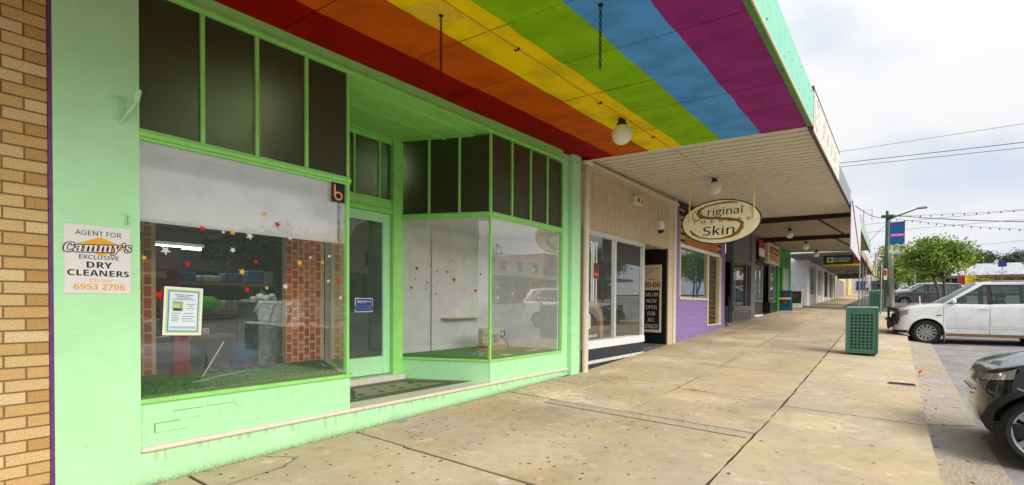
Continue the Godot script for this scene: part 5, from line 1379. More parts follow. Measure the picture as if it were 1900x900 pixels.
	for k in 9:
		var x = 2.36 + 0.105 * k; var h = rng.randf_range(0.06, 0.2)
		var f = bx("sewing_box", V(x, 1.27, -2.5 - 0.1 * (k % 3)), V(x + 0.09, 1.27 + h, -2.35 - 0.1 * (k % 3)), mat(cols[(k * 5) % 6], 0.7, T.grime, 3.0), null, 0.012)
		tag(f, "small sewing box, %s from the left on the green shop's work table" % ["first", "second", "third", "fourth", "fifth", "sixth", "seventh", "eighth", "ninth"][k], "box", "boxes on the work table")
	for k in 7:
		var a = V(2.48 + 0.11 * k, 0.915, -1.10 - 0.05 * (k % 3))
		m = MB.new(); m.tube([a + V(0, 0.02, 0), a + V(0.05, 0.05 + 0.02 * (k % 2), -0.02), a + V(0.11, 0.03, 0.02), a + V(0.14, 0.015, -0.02)], 0.028, 7, 0.012)
		var f = obj("dark_scrap", m, M.dark if k % 2 else mat(Color(0.28, 0.28, 0.30), 0.8), null, 50.0)
		tag(f, "%s scrap of cloth, %s from the left on the left window's turf" % ["grey" if k % 2 == 0 else "black", ["first", "second", "third", "fourth", "fifth", "sixth", "seventh"][k]], "cloth scrap", "dark scraps on the left turf")
	t = thing("white_stick", "thin white stick leaning on the turf in the left window", "stick", V(2.35, 0.9, -0.7))
	m = MB.new(); m.tube([V(2.395, 0.92, -0.915), V(2.67, 1.265, -1.05)], 0.006, 6); obj("stick", m, M.white, t)
	t = thing("white_tape", "curved white tape lying on the turf in the left window", "tape", V(2.5, 0.92, -0.6))
	m = MB.new(); var pts = []
	for i in 12: pts.append(V(2.15 + 0.07 * i, 0.925, -0.55 - 0.045 * i + 0.02 * sin(i * 0.9)))
	m.tube(pts, 0.006, 5); obj("tape", m, mat(Color(0.75, 0.76, 0.74), 0.6), t)
	# sewing machine in the right window
	t = thing("sewing_machine", "old cream sewing machine on a wooden base in the right window", "sewing machine", V(7.35, 0.86, -0.95))
	var tr = Transform3D(Basis(V(0, 1, 0), 0.10), V(7.32, 0.862, -0.98))
	var mc = mat(Color(0.72, 0.70, 0.56), 0.35)
	m = MB.new(); m.xf = tr; m.box(V(-0.30, 0.0, -0.13), V(0.34, 0.085, 0.10), 0.006); obj("wooden_base", m, mat(Color(0.66, 0.42, 0.16), 0.4, T.grime, 3.0), t)
	m = MB.new(); m.xf = tr; m.box(V(-0.36, 0.086, -0.10), V(0.30, 0.12, 0.08), 0.01); obj("bed", m, mc, t)
	m = MB.new(); m.xf = tr; m.box(V(0.14, 0.12, -0.08), V(0.31, 0.36, 0.06), 0.02); obj("column", m, mc, t)
	m = MB.new(); m.xf = tr; m.box(V(-0.36, 0.27, -0.085), V(0.31, 0.40, 0.065), 0.02); obj("arm", m, mc, t)
	m = MB.new(); m.xf = tr; m.box(V(-0.37, 0.13, -0.07), V(-0.22, 0.30, 0.05), 0.015); obj("head", m, mc, t)
	m = MB.new(); m.xf = tr; m.box(V(0.18, 0.20, 0.06), V(0.27, 0.34, 0.066)); obj("dial_plate", m, M.black, t)
	m = MB.new(); m.xf = tr; m.lathe([Vector2(0, 0.02), Vector2(0.025, 0.018), Vector2(0.028, 0)], 14, V(0.225, 0.28, 0.066), V(0, 0, 1)); obj("dial", m, M.white, t, 40.0)
	m = MB.new(); m.xf = tr; m.lathe([Vector2(0, 0), Vector2(0.07, 0), Vector2(0.075, 0.03), Vector2(0, 0.035)], 18, V(0.315, 0.29, 0.0), V(1, 0, 0)); obj("hand_wheel", m, M.dark, t, 40.0)
	m = MB.new(); m.xf = tr; m.tube([V(-0.29, 0.14, 0.0), V(-0.29, 0.10, 0.0)], 0.008, 6); m.tube([V(0.0, 0.40, 0.0), V(0.0, 0.46, 0.0)], 0.005, 6); m.tube([V(0.09, 0.40, 0.0), V(0.09, 0.46, 0.0)], 0.005, 6); obj("needle_bar", m, M.steel, t)
	m = MB.new(); m.xf = tr; m.tube([V(0.34, 0.20, 0.0), V(0.42, 0.17, 0.03), V(0.46, 0.08, 0.05), V(0.45, 0.01, 0.07), V(0.40, 0.006, 0.12)], 0.012, 7); obj("power_cord", m, M.dark, t, 50.0)
	for b in [[6.30, -0.62, "pale blue eraser-sized block at the left of the right window's turf"], [6.44, -0.58, "pale blue block next to the leftmost one on the turf"]]:
		var f = bx("blue_block", V(b[0], 0.864, b[1]), V(b[0] + 0.085, 0.892, b[1] + 0.05), mat(Color(0.22, 0.52, 0.78), 0.6), null, 0.004)
		tag(f, b[2], "block")
	for b in [[6.60, -0.26, "pale paper lying on the turf behind the corner post", Color(0.75, 0.72, 0.66)], [7.66, -0.42, "grey-blue paper packet on the turf beside the sewing machine", Color(0.60, 0.68, 0.76)]]:
		var f = bx("paper_packet", V(b[0], 0.864, b[1]), V(b[0] + 0.22, 0.876, b[1] + 0.12), mat(b[3], 0.7), null, 0.003)
		tag(f, b[2], "paper")
	var f = bx("yellow_card", V(7.48, 0.864, -0.36), V(7.62, 0.872, -0.28), mat(Color(0.80, 0.74, 0.10), 0.7), null, 0.002)
	tag(f, "small yellow card on the turf in the right window", "card")

func holed_panel(m, fr, w, h, x0, x1, y0, y1, nx, ny, hole):   # a sheet w by h with nx by ny square holes between x0..x1, y0..y1
	var P = func(x, y, z = 0.0): return fr * V(x, y, z)
	for q in [[0, 0, w, y0], [0, y1, w, h], [0, y0, x0, y1], [x1, y0, w, y1]]:
		m.quad(P.call(q[0], q[1]), P.call(q[0], q[3]), P.call(q[2], q[3]), P.call(q[2], q[1]))
	var cw = (x1 - x0) / nx; var ch = (y1 - y0) / ny
	for i in nx:
		for j in ny:
			var a = x0 + cw * i; var b = a + cw; var c = y0 + ch * j; var d = c + ch
			var ha = a + (cw - hole) / 2; var hb = ha + hole; var hc = c + (ch - hole) / 2; var hd = hc + hole
			var O = [P.call(a, c), P.call(a, d), P.call(b, d), P.call(b, c)]; var I = [P.call(ha, hc), P.call(ha, hd), P.call(hb, hd), P.call(hb, hc)]
			var K = [P.call(ha, hc, -0.01), P.call(ha, hd, -0.01), P.call(hb, hd, -0.01), P.call(hb, hc, -0.01)]
			for k in 4:
				var k2 = (k + 1) % 4
				m.quad(O[k], O[k2], I[k2], I[k]); m.quad(I[k], I[k2], K[k2], K[k])

func make_bin(label):
	var t = thing("litter_bin", label, "bin", Vector3.ZERO, 0.0, "green street bins")
	var gm = mat(Color(0.25, 0.44, 0.37), 0.45, T.paint, 1.2)
	var w = 0.60; var h = 1.09
	var m = MB.new()
	var B = FACING_NEAR
	for k in 4:
		var rot = Basis(Vector3.UP, PI / 2 * k)
		var fr = Transform3D(rot * FACING_NEAR, rot * V(-0.30, 0.04, -0.30))
		holed_panel(m, fr, w, h - 0.04, 0.07, w - 0.07, 0.09, h - 0.16, 6, 11, 0.047)
	obj("perforated_panel", m, gm, t)
	m = MB.new(); m.box(V(-0.27, 0.05, -0.27), V(0.27, h - 0.06, 0.27)); obj("liner", m, M.black, t)
	m = MB.new(); m.box(V(-0.305, h, -0.305), V(0.305, h + 0.045, 0.305), 0.018); obj("lid", m, mat(Color(0.62, 0.68, 0.66), 0.4, T.paint, 2.0), t)
	m = MB.new()
	for q in [[-1, -1], [1, -1], [-1, 1], [1, 1]]: m.box(V(q[0] * 0.302 - 0.012, 0.035, q[1] * 0.302 - 0.012), V(q[0] * 0.302 + 0.012, h, q[1] * 0.302 + 0.012), 0.006)
	obj("corner_edge", m, gm, t)
	for q in [[-1, -1], [1, -1], [-1, 1], [1, 1]]: bx("foot", V(q[0] * 0.24 - 0.03, 0.0, q[1] * 0.24 - 0.03), V(q[0] * 0.24 + 0.03, 0.045, q[1] * 0.24 + 0.03), M.dark, t)
	return t

func build_street_furniture():
	var b = make_bin("dark green perforated litter bin standing in the middle of the footpath")
	b.position = V(14.82, g(14.8, 4.3), 4.30)
	dup(b, V(33.7, g(33.7, 4.15), 4.15), "farther green litter bin beside the lamp pole and sign post")
	# grate let into the footpath near the kerb
	var t = thing("drain_grate", "small rusty metal grate set in the footpath by the kerb", "grate", V(11.12, g(11.1, 5.0), 5.0))
	var m = MB.new()
	for k in 9: m.box(V(11.04 + 0.02 * k, g(11.1, 5.0) + 0.006, 4.84), V(11.05 + 0.02 * k, g(11.1, 5.0) + 0.020, 5.20))
	obj("bars", m, M.rust, t)
	m = MB.new(); m.box(V(11.02, g(11.1, 5.0) - 0.01, 4.82), V(11.23, g(11.1, 5.0) + 0.012, 5.22)); obj("frame", m, M.galv, t)
	t = thing("blue_wrapper", "small crumpled blue wrapper on the footpath against the green plinth", "litter", V(4.3, g(4.3, 0.1), 0.1))
	m = MB.new()
	for k in 3: m.tube([V(4.18 + 0.03 * k, g(4.2, 0.1) + 0.008, 0.08 + 0.012 * (k % 3)), V(4.22 + 0.03 * k, g(4.2, 0.1) + 0.02 + 0.006 * (k % 2), 0.10), V(4.25 + 0.03 * k, g(4.2, 0.1) + 0.006, 0.11 - 0.01 * (k % 2))], 0.009, 5)
	obj("wrapper", m, mat(Color(0.45, 0.60, 0.64), 0.5), t, 60.0)
	t = thing("orange_leaf", "curled orange leaf lying in the gutter beyond the drain grate", "leaf", V(13.2, g(13.2, 5.3) - 0.1, 5.36))
	m = MB.new(); m.grid([[V(13.16, g(13.2, 5.25) - 0.11, 5.32), V(13.16, g(13.2, 5.25) - 0.06, 5.36), V(13.16, g(13.2, 5.25) - 0.11, 5.41)], [V(13.27, g(13.2, 5.25) - 0.08, 5.31), V(13.27, g(13.2, 5.25) - 0.02, 5.36), V(13.27, g(13.2, 5.25) - 0.08, 5.42)]]); obj("leaf", m, mat(Color(0.80, 0.42, 0.12), 0.7), t)
	t = thing("joint_weeds", "thin green weeds growing in a footpath joint", "weeds", V(8.75, g(8.75, 1.6), 2.4)); t.set_meta("kind", "stuff")
	m = MB.new()
	for k in 160:
		var wx = 8.49 + rng.randfn() * 0.012; var wz = 2.25 + absf(rng.randfn()) * 0.12
		var a = rng.randf() * TAU; var p = V(wx, g(wx, wz) - 0.004, wz)
		m.tri(p - V(cos(a), 0, sin(a)) * 0.006, p + V(rng.randfn() * 0.015, rng.randf_range(0.01, 0.03), rng.randfn() * 0.015), p + V(cos(a), 0, sin(a)) * 0.006)
	obj("blades", m, mat(Color(0.25, 0.50, 0.10), 0.8), t)
	# sign post
	t = thing("sign_post", "thin grey parking sign post between the far bin and the kerb", "post", V(31.0, g(31, 4.4), 4.40))
	m = MB.new(); m.tube([V(31.0, g(31, 4.4), 4.40), V(31.0, 3.85, 4.40)], 0.035, 8); obj("post", m, M.galv, t, 50.0)
	bx("sign_plate", V(30.9, 3.05, 4.405), V(31.12, 3.80, 4.425), M.white, t)
	t = thing("sign_post", "slim pole with a small red and white sign behind the grey sign post", "post", V(37.4, g(37, 4.4), 4.4))
	m = MB.new(); m.tube([V(37.4, g(37, 4.4), 4.42), V(37.4, 3.95, 4.42)], 0.035, 8); obj("post", m, mat(Color(0.4, 0.22, 0.2), 0.6), t, 50.0)
	bx("sign_plate", V(37.34, 3.25, 4.42), V(37.38, 3.90, 4.58), M.white, t); bx("red_panel", V(37.335, 3.50, 4.435), V(37.342, 3.84, 4.565), mat(Color(0.75, 0.10, 0.08), 0.5), t)
	# the lamp pole: old timber pole beside a green steel one, arm, head and banner
	var x = 40.0; var z = 4.5; var gy = g(x, z)
	t = thing("lamp_pole", "tall green street lamp pole with an outstretched arm and lamp head", "lamp", V(x, gy, z))
	m = MB.new(); m.tube([V(x, gy, z), V(x, 7.68, z)], 0.10, 10, 0.08); obj("pole", m, mat(Color(0.16, 0.38, 0.27), 0.5, T.grime, 0.6), t, 60.0)
	m = MB.new(); m.tube([V(x, 7.15, z + 0.05), V(x, 7.28, z + 0.4), V(x, 7.42, z + 0.8), V(x, 7.60, z + 1.3), V(x, 7.68, z + 1.5)], 0.055, 8, 0.035); obj("arm", m, mat(Color(0.14, 0.32, 0.24), 0.5), t, 60.0)
	m = MB.new(); m.box(V(x - 0.12, 7.64, z + 1.44), V(x + 0.12, 7.76, z + 1.98), 0.05); obj("lamp_head", m, M.galv, t)
	m = MB.new(); m.box(V(x - 0.30, 7.25, z - 0.30), V(x + 0.05, 7.40, z + 0.35), 0.02); obj("cross_arm", m, mat(Color(0.14, 0.32, 0.24), 0.6), t)
	t = thing("concrete_pole", "pale concrete pole standing right behind the green lamp pole", "pole", V(x + 1.0, gy, z + 0.15))
	m = MB.new(); m.tube([V(x + 1.2, gy, z + 0.32), V(x + 1.2, 7.4, z + 0.14)], 0.16, 10, 0.12); obj("pole", m, mat(Color(0.76, 0.75, 0.72), 0.8, T.weather, 0.8), t, 60.0)
	t = thing("street_banner", "blue street banner with a pink and white band on the lamp pole", "banner", V(x, 5.3, z + 0.4))
	m = MB.new(); m.extrude(PackedVector2Array([Vector2(0, 0.25), Vector2(0.19, 0.12), Vector2(0.38, 0.25), Vector2(0.57, 0.12), Vector2(0.76, 0.25), Vector2(0.76, 1.55), Vector2(0, 1.55)]), V(x - 0.10, 5.36, z + 0.14), V(0, 0, 1), V(0, 1, 0), V(-1, 0, 0), 0.012); obj("cloth", m, mat(Color(0.06, 0.33, 0.56), 0.7, T.paint, 1.0), t)
	m = MB.new(); m.extrude(PackedVector2Array([Vector2(0, 0.0), Vector2(0.76, 0.0), Vector2(0.76, 0.26), Vector2(0.57, 0.13), Vector2(0.38, 0.26), Vector2(0.19, 0.13), Vector2(0, 0.26)]), V(x - 0.10, 5.0, z + 0.14), V(0, 0, 1), V(0, 1, 0), V(-1, 0, 0), 0.012); obj("pale_foot", m, mat(Color(0.80, 0.82, 0.86), 0.7), t)
	bx("pink_band", V(x - 0.118, 6.05, z + 0.20), V(x - 0.113, 6.21, z + 0.86), mat(Color(0.85, 0.25, 0.55), 0.6), t)
	text("Narrandera", true, 0.075, V(x - 0.120, 6.13, z + 0.53), FACING_NEAR, M.white, t, 1.0)
	m = MB.new(); m.tube([V(x, 6.92, z), V(x - 0.1, 6.92, z + 0.92)], 0.02, 6); obj("banner_rod", m, M.galv, t)
	# flags on the awning edge far off
	t = thing("awning_flag", "yellow, red and white flag leaning out from the far awning edge", "flag", V(40, 4.0, 3.9))
	m = MB.new(); m.tube([V(39.6, 3.3, 3.75), V(40.2, 5.2, 3.95)], 0.02, 6); obj("pole", m, M.galv, t)
	bx("yellow_cloth", V(39.7, 3.9, 3.90), V(40.5, 5.0, 3.915), mat(Color(0.85, 0.72, 0.08), 0.7), t); bx("red_cloth", V(40.52, 4.1, 3.93), V(41.3, 5.1, 3.945), mat(Color(0.55, 0.10, 0.10), 0.7), t); bx("white_cloth", V(41.32, 3.7, 3.95), V(42.6, 4.8, 3.965), M.white, t)
	t = thing("low_post", "short yellowish kerb post beside the far parked cars", "post", V(46, g(46), 4.9))
	m = MB.new(); m.tube([V(45.5, g(45.5, 5.2), 4.75), V(45.5, g(45.5, 5.2) + 0.8, 4.75)], 0.09, 8); obj("post", m, mat(Color(0.70, 0.60, 0.35), 0.7), t, 50.0)

# ------------------------------------------------------------------ cars: nose at z = 0, tail at z = L, built about x = 0
func pw(pts, s):   # piecewise, eased
	if s <= pts[0][0]: return pts[0][1]
	for i in pts.size() - 1:
		if s <= pts[i + 1][0]:
			var t = (s - pts[i][0]) / (pts[i + 1][0] - pts[i][0])
			return lerpf(pts[i][1], pts[i + 1][1], t)
	return pts[pts.size() - 1][1]

func car_half(P, s):
	var W = P.W / 2.0
	var a = P.get("nose", 0.5); var b = P.get("tail", 0.3)
	if s < a: return W * pow(max(0.0, 1.0 - pow((a - s) / a, 2.6)), 1.0 / 2.6)
	if s > P.L - b: return W * pow(max(0.0, 1.0 - pow((s - (P.L - b)) / b, 3.2)), 1.0 / 3.2)
	return W

func car_shoulder(P, s): return pw(P.shoulder, s)

func car_bottom(P, s):
	var y = P.sill + 0.10 * pow(clampf((0.45 - s) / 0.45, 0, 1), 2) + 0.10 * pow(clampf((s - P.L + 0.4) / 0.4, 0, 1), 2)
	for c in [P.fo, P.fo + P.wb]:
		var R = P.wr * 1.16
		var d = abs(s - c)
		if d < R: y = max(y, P.wr + sqrt(R * R - d * d))
	return y

func car_pt(P, s, y, side, out = 0.0):   # a point on the lower body's flank
	var sh = car_shoulder(P, s)
	var t = clampf((y - P.sill) / (sh - P.sill), 0.0, 1.0)
	var hw = car_half(P, s)
	var prof = 1.0 - 0.045 * pow(t, 2.5) - 0.05 * pow(1.0 - t, 3.0) - 0.012 * (1.0 if t < 0.30 else 0.0)
	if t > 0.93: prof -= 0.035 * pow((t - 0.93) / 0.07, 2.0)
	# flared arches
	for c in [P.fo, P.fo + P.wb]:
		var d = Vector2(s - c, y - P.wr).length() - P.wr * 1.16
		if d < 0.10: prof += 0.018 * (1.0 - clampf(d / 0.10, 0, 1))
	var x = hw * prof + out
	var z = s
	if s < 0.7: z += (pw(P.face, y) ) * pow(1.0 - s / 0.7, 1.5) - out * (1.0 - s / 0.7)
	if s > P.L - 0.5: z -= 0.10 * pow((s - P.L + 0.5) / 0.5, 2) * clampf((y - 0.6) / 0.4, -0.4, 1.0)
	return V(side * x, y, z)

func car_patch(called, P, s0, s1, lo, hi, side, mt, parent, out = 0.006, n = 6, nv = 3):   # a piece lying on the flank between heights lo(s), hi(s)
	var rows = []
	for i in n + 1:
		var s = lerpf(s0, s1, float(i) / n); var r = []
		for j in nv + 1: r.append(car_pt(P, s, lerpf(lo.call(s), hi.call(s), float(j) / nv), side, out))
		rows.append(r)
	var m = MB.new(); m.grid(rows, side < 0)
	return obj(called, m, mt, parent, 50.0)

func car_gh(P, s, y, side, out = 0.0):   # a point on the side of the greenhouse
	var b = car_shoulder(P, s); var t = clampf((y - b) / (P.H - 0.06 - b), 0.0, 1.15)
	var x = lerpf(P.W / 2.0 * 0.945, P.W / 2.0 * P.get("roofw", 0.74), pow(t, 1.1)) + out
	# the plan narrows a little to front and rear
	var q = (s - P.cowl) / (P.L - P.cowl)
	x -= 0.10 * pow(clampf(0.25 - q, 0, 1) / 0.25, 2) * 0.6 + 0.10 * pow(clampf(q - 0.6, 0, 1) / 0.4, 2) * 0.8
	return V(side * x, y, s)

func car_side(called, P, poly, mt, parent, out, both = true):
	var last
	for side in ([-1.0, 1.0] if both else [-1.0]):
		var fine = PackedVector2Array()
		for i in poly.size():
			var a = poly[i]; var b = poly[(i + 1) % poly.size()]
			var n = max(1, int((b - a).length() / 0.25))
			for k in n: fine.append(a.lerp(b, float(k) / n))
		var idx = Geometry2D.triangulate_polygon(fine)
		var m = MB.new()
		for k in range(0, idx.size(), 3):
			var q = []
			for j in 3: q.append(car_gh(P, fine[idx[k + j]].x, fine[idx[k + j]].y, side, out))
			var nn = (q[2] - q[0]).cross(q[1] - q[0])
			if nn.x * side < 0: m.tri(q[0], q[2], q[1])
			else: m.tri(q[0], q[1], q[2])
		last = obj(called, m, mt, parent)
	return last

func make_car(called, label, P, at, turn = 0.0, group = ""):
	var t = thing(called, label, P.get("category", "car"), Vector3.ZERO, 0.0, group)
	var pm = P.paint; var L = P.L
	var glass = P.get("glass", pane_mat(0.30, Color(0.25, 0.42, 0.40)))
	var dark = M.black
	var H = P.H
	# lower shell
	var st = [0.0, 0.012, 0.03, 0.06, 0.10, 0.15, 0.21, 0.28, 0.36, 0.45]
	var s = 0.5
	while s < L - 0.35: st.append(s); s += 0.05
	for d in [0.34, 0.27, 0.2, 0.14, 0.09, 0.05, 0.02, 0.0]: st.append(L - d)
	var m = MB.new()
	var fr = [0.0, 0.06, 0.16, 0.30, 0.45, 0.60, 0.75, 0.87, 0.94, 1.0]
	for side in [-1.0, 1.0]:
		var rows = []
		for q in st:
			var r = []
			for f in fr: r.append(car_pt(P, q, lerpf(car_bottom(P, q), car_shoulder(P, q), f), side))
			rows.append(r)
		m.grid(rows, side < 0)
	# bonnet, and the boot lid of a saloon
	for span in ([[0.0, P.cowl], [P.get("boot", L), L]] if P.has("boot") else [[0.0, P.cowl]]):
		var rows = []
		for q in st:
			if q < span[0] - 0.001 or q > span[1] + 0.06: continue
			var e = car_pt(P, q, car_shoulder(P, q), 1.0); var r = []
			for j in 13:
				var u = -1.0 + j / 6.0
				var crown = P.get("crown", 0.07) * (1.0 - pow(abs(u), 2.4)) * clampf(q / 0.5, 0, 1)
				if span[0] < 1 and q > 0.4: crown -= 0.012 * exp(-pow((abs(u) - 0.62) / 0.07, 2))
				r.append(V(e.x * u, e.y + crown, e.z))
			rows.append(r)
		m.grid(rows, true)
	obj("body", m, pm, t, 38.0)
	# floor and dark tub inside, so that no light comes up through the car
	m = MB.new(); m.box(V(-P.W * 0.44, P.sill + 0.05, 0.25), V(P.W * 0.44, P.sill + 0.10, L - 0.2)); m.box(V(-P.W * 0.40, P.sill + 0.1, P.cowl - 0.25), V(P.W * 0.40, car_shoulder(P, P.cowl) - 0.03, P.cowl + 0.25), 0.05)
	for side in [-1.0, 1.0]: m.box(V(side * P.W * 0.44 - 0.03, P.sill + 0.1, P.cowl), V(side * P.W * 0.44 + 0.03, car_shoulder(P, P.cowl + 0.6) - 0.06, L - 0.35))
	for c in [P.fo, P.fo + P.wb]: m.box(V(-P.W * 0.34, P.sill, c - P.wr * 1.1), V(P.W * 0.34, P.wr * 2.12, c + P.wr * 1.1))
	obj("cabin_floor", m, dark, t)
	# greenhouse
	var cw = P.cowl; var b0 = car_shoulder(P, cw); var rf = P.roof_f; var rr = P.roof_r; var db = P.tail_base; var yr = H - 0.06
	var bA = car_shoulder(P, cw); var bD = car_shoulder(P, db)
	car_side("pillar", P, PackedVector2Array([Vector2(cw - 0.03, bA - 0.02), Vector2(cw + 0.10, bA), Vector2(rf + 0.13, yr - 0.05), Vector2(rf + 0.02, yr)]), pm, t, 0.0)
	car_side("roof_rail", P, PackedVector2Array([Vector2(rf + 0.02, yr), Vector2(rf + 0.08, yr - 0.06), Vector2(rr - 0.05, yr - 0.07), Vector2(rr, yr - 0.01)]), pm, t, 0.0)
	car_side("rear_pillar", P, PackedVector2Array([Vector2(db, bD - 0.02), Vector2(rr, yr - 0.01), Vector2(rr - P.dp, yr - 0.05), Vector2(db - P.dp, bD)]), pm, t, 0.0)
	var B = P.bp; var Cc = P.cp
	var belt = func(q): return car_shoulder(P, q) - 0.005
	car_side("middle_pillar", P, PackedVector2Array([Vector2(B - 0.06, belt.call(B)), Vector2(B + 0.07, belt.call(B)), Vector2(B + 0.02, yr - 0.05), Vector2(B - 0.09, yr - 0.05)]), dark, t, -0.004)
	car_side("middle_pillar", P, PackedVector2Array([Vector2(Cc - 0.05, belt.call(Cc)), Vector2(Cc + 0.05, belt.call(Cc)), Vector2(Cc - 0.02, yr - 0.05), Vector2(Cc - 0.12, yr - 0.05)]), pm if P.has("solid_c") else dark, t, -0.004)
	car_side("side_window", P, PackedVector2Array([Vector2(cw + 0.06, belt.call(cw)), Vector2(B, belt.call(B)), Vector2(B - 0.03, yr - 0.03), Vector2(rf + 0.10, yr - 0.03)]), glass, t, -0.012)
	car_side("side_window", P, PackedVector2Array([Vector2(B, belt.call(B)), Vector2(Cc, belt.call(Cc)), Vector2(Cc - 0.06, yr - 0.03), Vector2(B - 0.03, yr - 0.03)]), glass, t, -0.012)
	car_side("side_window", P, PackedVector2Array([Vector2(Cc, belt.call(Cc)), Vector2(db - P.dp + 0.02, belt.call(db)), Vector2(rr - P.dp + 0.02, yr - 0.03), Vector2(Cc - 0.06, yr - 0.03)]), P.get("rear_glass", glass), t, -0.012)
	# roof
	m = MB.new(); var rows = []
	for i in 13:
		var q = lerpf(rf, rr, i / 12.0); var e = car_gh(P, q, yr - 0.005, 1.0); var r = []
		for j in 11:
			var u = -1.0 + j / 5.0
			r.append(V(e.x * u, yr - 0.005 + 0.065 * (1.0 - pow(abs(u), 2.2)) - 0.035 * pow(abs(i / 6.0 - 1.0), 3.0), q - 0.08 * (1 - u * u) * (1.0 - i / 6.0 if i < 6 else 0.0) + 0.05 * (1 - u * u) * (i / 6.0 - 1.0 if i > 6 else 0.0)))
		rows.append(r)
	m.grid(rows, true); obj("roof", m, pm, t, 40.0)
	var top_f = rows[0]; var top_r = rows[12]
	# windscreen and tailgate
	m = MB.new(); rows = []
	for i in 7:
		var r = []
		for j in 11:
			var u = -1.0 + j / 5.0
			var e = car_gh(P, cw, b0, 1.0)
			var lo = V(e.x * u, b0 + P.get("crown", 0.07) * (1.0 - pow(abs(u), 2.4)), cw - 0.02 - 0.16 * (1.0 - u * u))
			r.append(lo.lerp(top_f[j], i / 6.0))
		rows.append(r)
	m.grid(rows, true); obj("windscreen", m, glass, t, 60.0)
	m = MB.new(); rows = []
	for i in 7:
		var r = []
		for j in 11:
			var u = -1.0 + j / 5.0
			var e = car_gh(P, db, bD, 1.0)
			r.append(top_r[j].lerp(V(e.x * u, bD, db + 0.10 * (1.0 - u * u)), i / 6.0))
		rows.append(r)
	m.grid(rows, true); obj("rear_window", m, glass, t, 60.0)
	if not P.has("boot"):   # the panel behind the tailgate glass, closing the body at belt height
		m = MB.new(); rows = []
		for q in st:
			if q < db - 0.3: continue
			var e = car_pt(P, q, car_shoulder(P, q), 1.0); rows.append([V(-e.x, e.y, e.z), V(-e.x * 0.5, e.y + 0.01, e.z), V(e.x * 0.5, e.y + 0.01, e.z), V(e.x, e.y, e.z)])
		m.grid(rows, true); obj("tail_panel", m, pm, t, 40.0)
	# wheels
	var tyre = MB.new(); var wr = P.wr; var rim_r = wr * P.get("rim", 0.66); var hwid = 0.11
	tyre.lathe([Vector2(rim_r, -hwid + 0.01), Vector2(rim_r + 0.02, -hwid), Vector2(wr - 0.05, -hwid - 0.006), Vector2(wr - 0.015, -hwid + 0.025), Vector2(wr, -hwid + 0.05), Vector2(wr, hwid - 0.05), Vector2(wr - 0.02, hwid), Vector2(rim_r, hwid)], 36, Vector3.ZERO, V(1, 0, 0))
	var tm = tyre.mesh(45.0)
	var rim = MB.new()
	rim.lathe([Vector2(rim_r, -hwid + 0.005), Vector2(rim_r - 0.018, -hwid + 0.012), Vector2(rim_r - 0.03, -hwid + 0.05), Vector2(rim_r - 0.03, 0.03)], 36, Vector3.ZERO, V(1, 0, 0))
	var ns = P.get("spokes", 5)
	for k in ns:
		var a = TAU * k / ns + 0.2; var d = V(0, sin(a), cos(a)); var e = V(0, cos(a), -sin(a))
		for pair in ([-1.0, 1.0] if P.has("twin") else [0.0]):
			var w0 = 0.030; var w1 = 0.040 if not P.has("twin") else 0.028
			var o = e * pair * 0.035
			var pts = [d * 0.04 - e * w0 + o * 0.6, d * 0.04 + e * w0 + o * 0.6, d * (rim_r - 0.015) + e * w1 + o * 1.5, d * (rim_r - 0.015) - e * w1 + o * 1.5]
			var fz = V(-hwid + 0.030, 0, 0); var fz2 = V(-hwid + 0.018, 0, 0); var bz = V(-hwid + 0.075, 0, 0)
			rim.quad(pts[0] + fz, pts[3] + fz2, pts[2] + fz2, pts[1] + fz)
			for j in 4:
				var j2 = (j + 1) % 4; var za = fz if j < 2 else fz2; var zb = fz if j2 < 2 else fz2
				rim.quad(pts[j] + za, pts[j2] + zb, pts[j2] + bz, pts[j] + bz)
	rim.lathe([Vector2(0, -hwid + 0.016), Vector2(0.03, -hwid + 0.018), Vector2(0.06, -hwid + 0.028), Vector2(0.065, -hwid + 0.06)], 20, Vector3.ZERO, V(1, 0, 0))
	var rmesh = rim.mesh(30.0)
	var hub = MB.new(); hub.lathe([Vector2(0, -0.02), Vector2(rim_r - 0.03, -0.02), Vector2(rim_r - 0.03, 0.0)], 24, Vector3.ZERO, V(1, 0, 0)); hub.lathe([Vector2(0.0, -0.045), Vector2(rim_r * 0.6, -0.045), Vector2(rim_r * 0.6, -0.02)], 24, Vector3.ZERO, V(1, 0, 0))
	var hmesh = hub.mesh()
	var tyre_m = mat(Color(0.10, 0.10, 0.10), 0.85, T.speck, 4.0); var alloy = P.get("alloy", mat(Color(0.66, 0.67, 0.68), 0.32, null, 1.0, null, 1.0, 0.75))
	for side in [-1.0, 1.0]:
		for c in [P.fo, P.fo + P.wb]:
			var w := Node3D.new(); w.name = "wheel"; t.add_child(w, true)
			w.position = V(side * (P.W / 2.0 - hwid - 0.015), wr, c); w.rotation.y = 0.0 if side < 0 else PI
			for q in [["tyre", tm, tyre_m], ["rim", rmesh, alloy], ["hub", hmesh, M.dark]]:
				var o := MeshInstance3D.new(); o.name = q[0]; o.mesh = q[1]; o.material_override = q[2]; w.add_child(o, true)
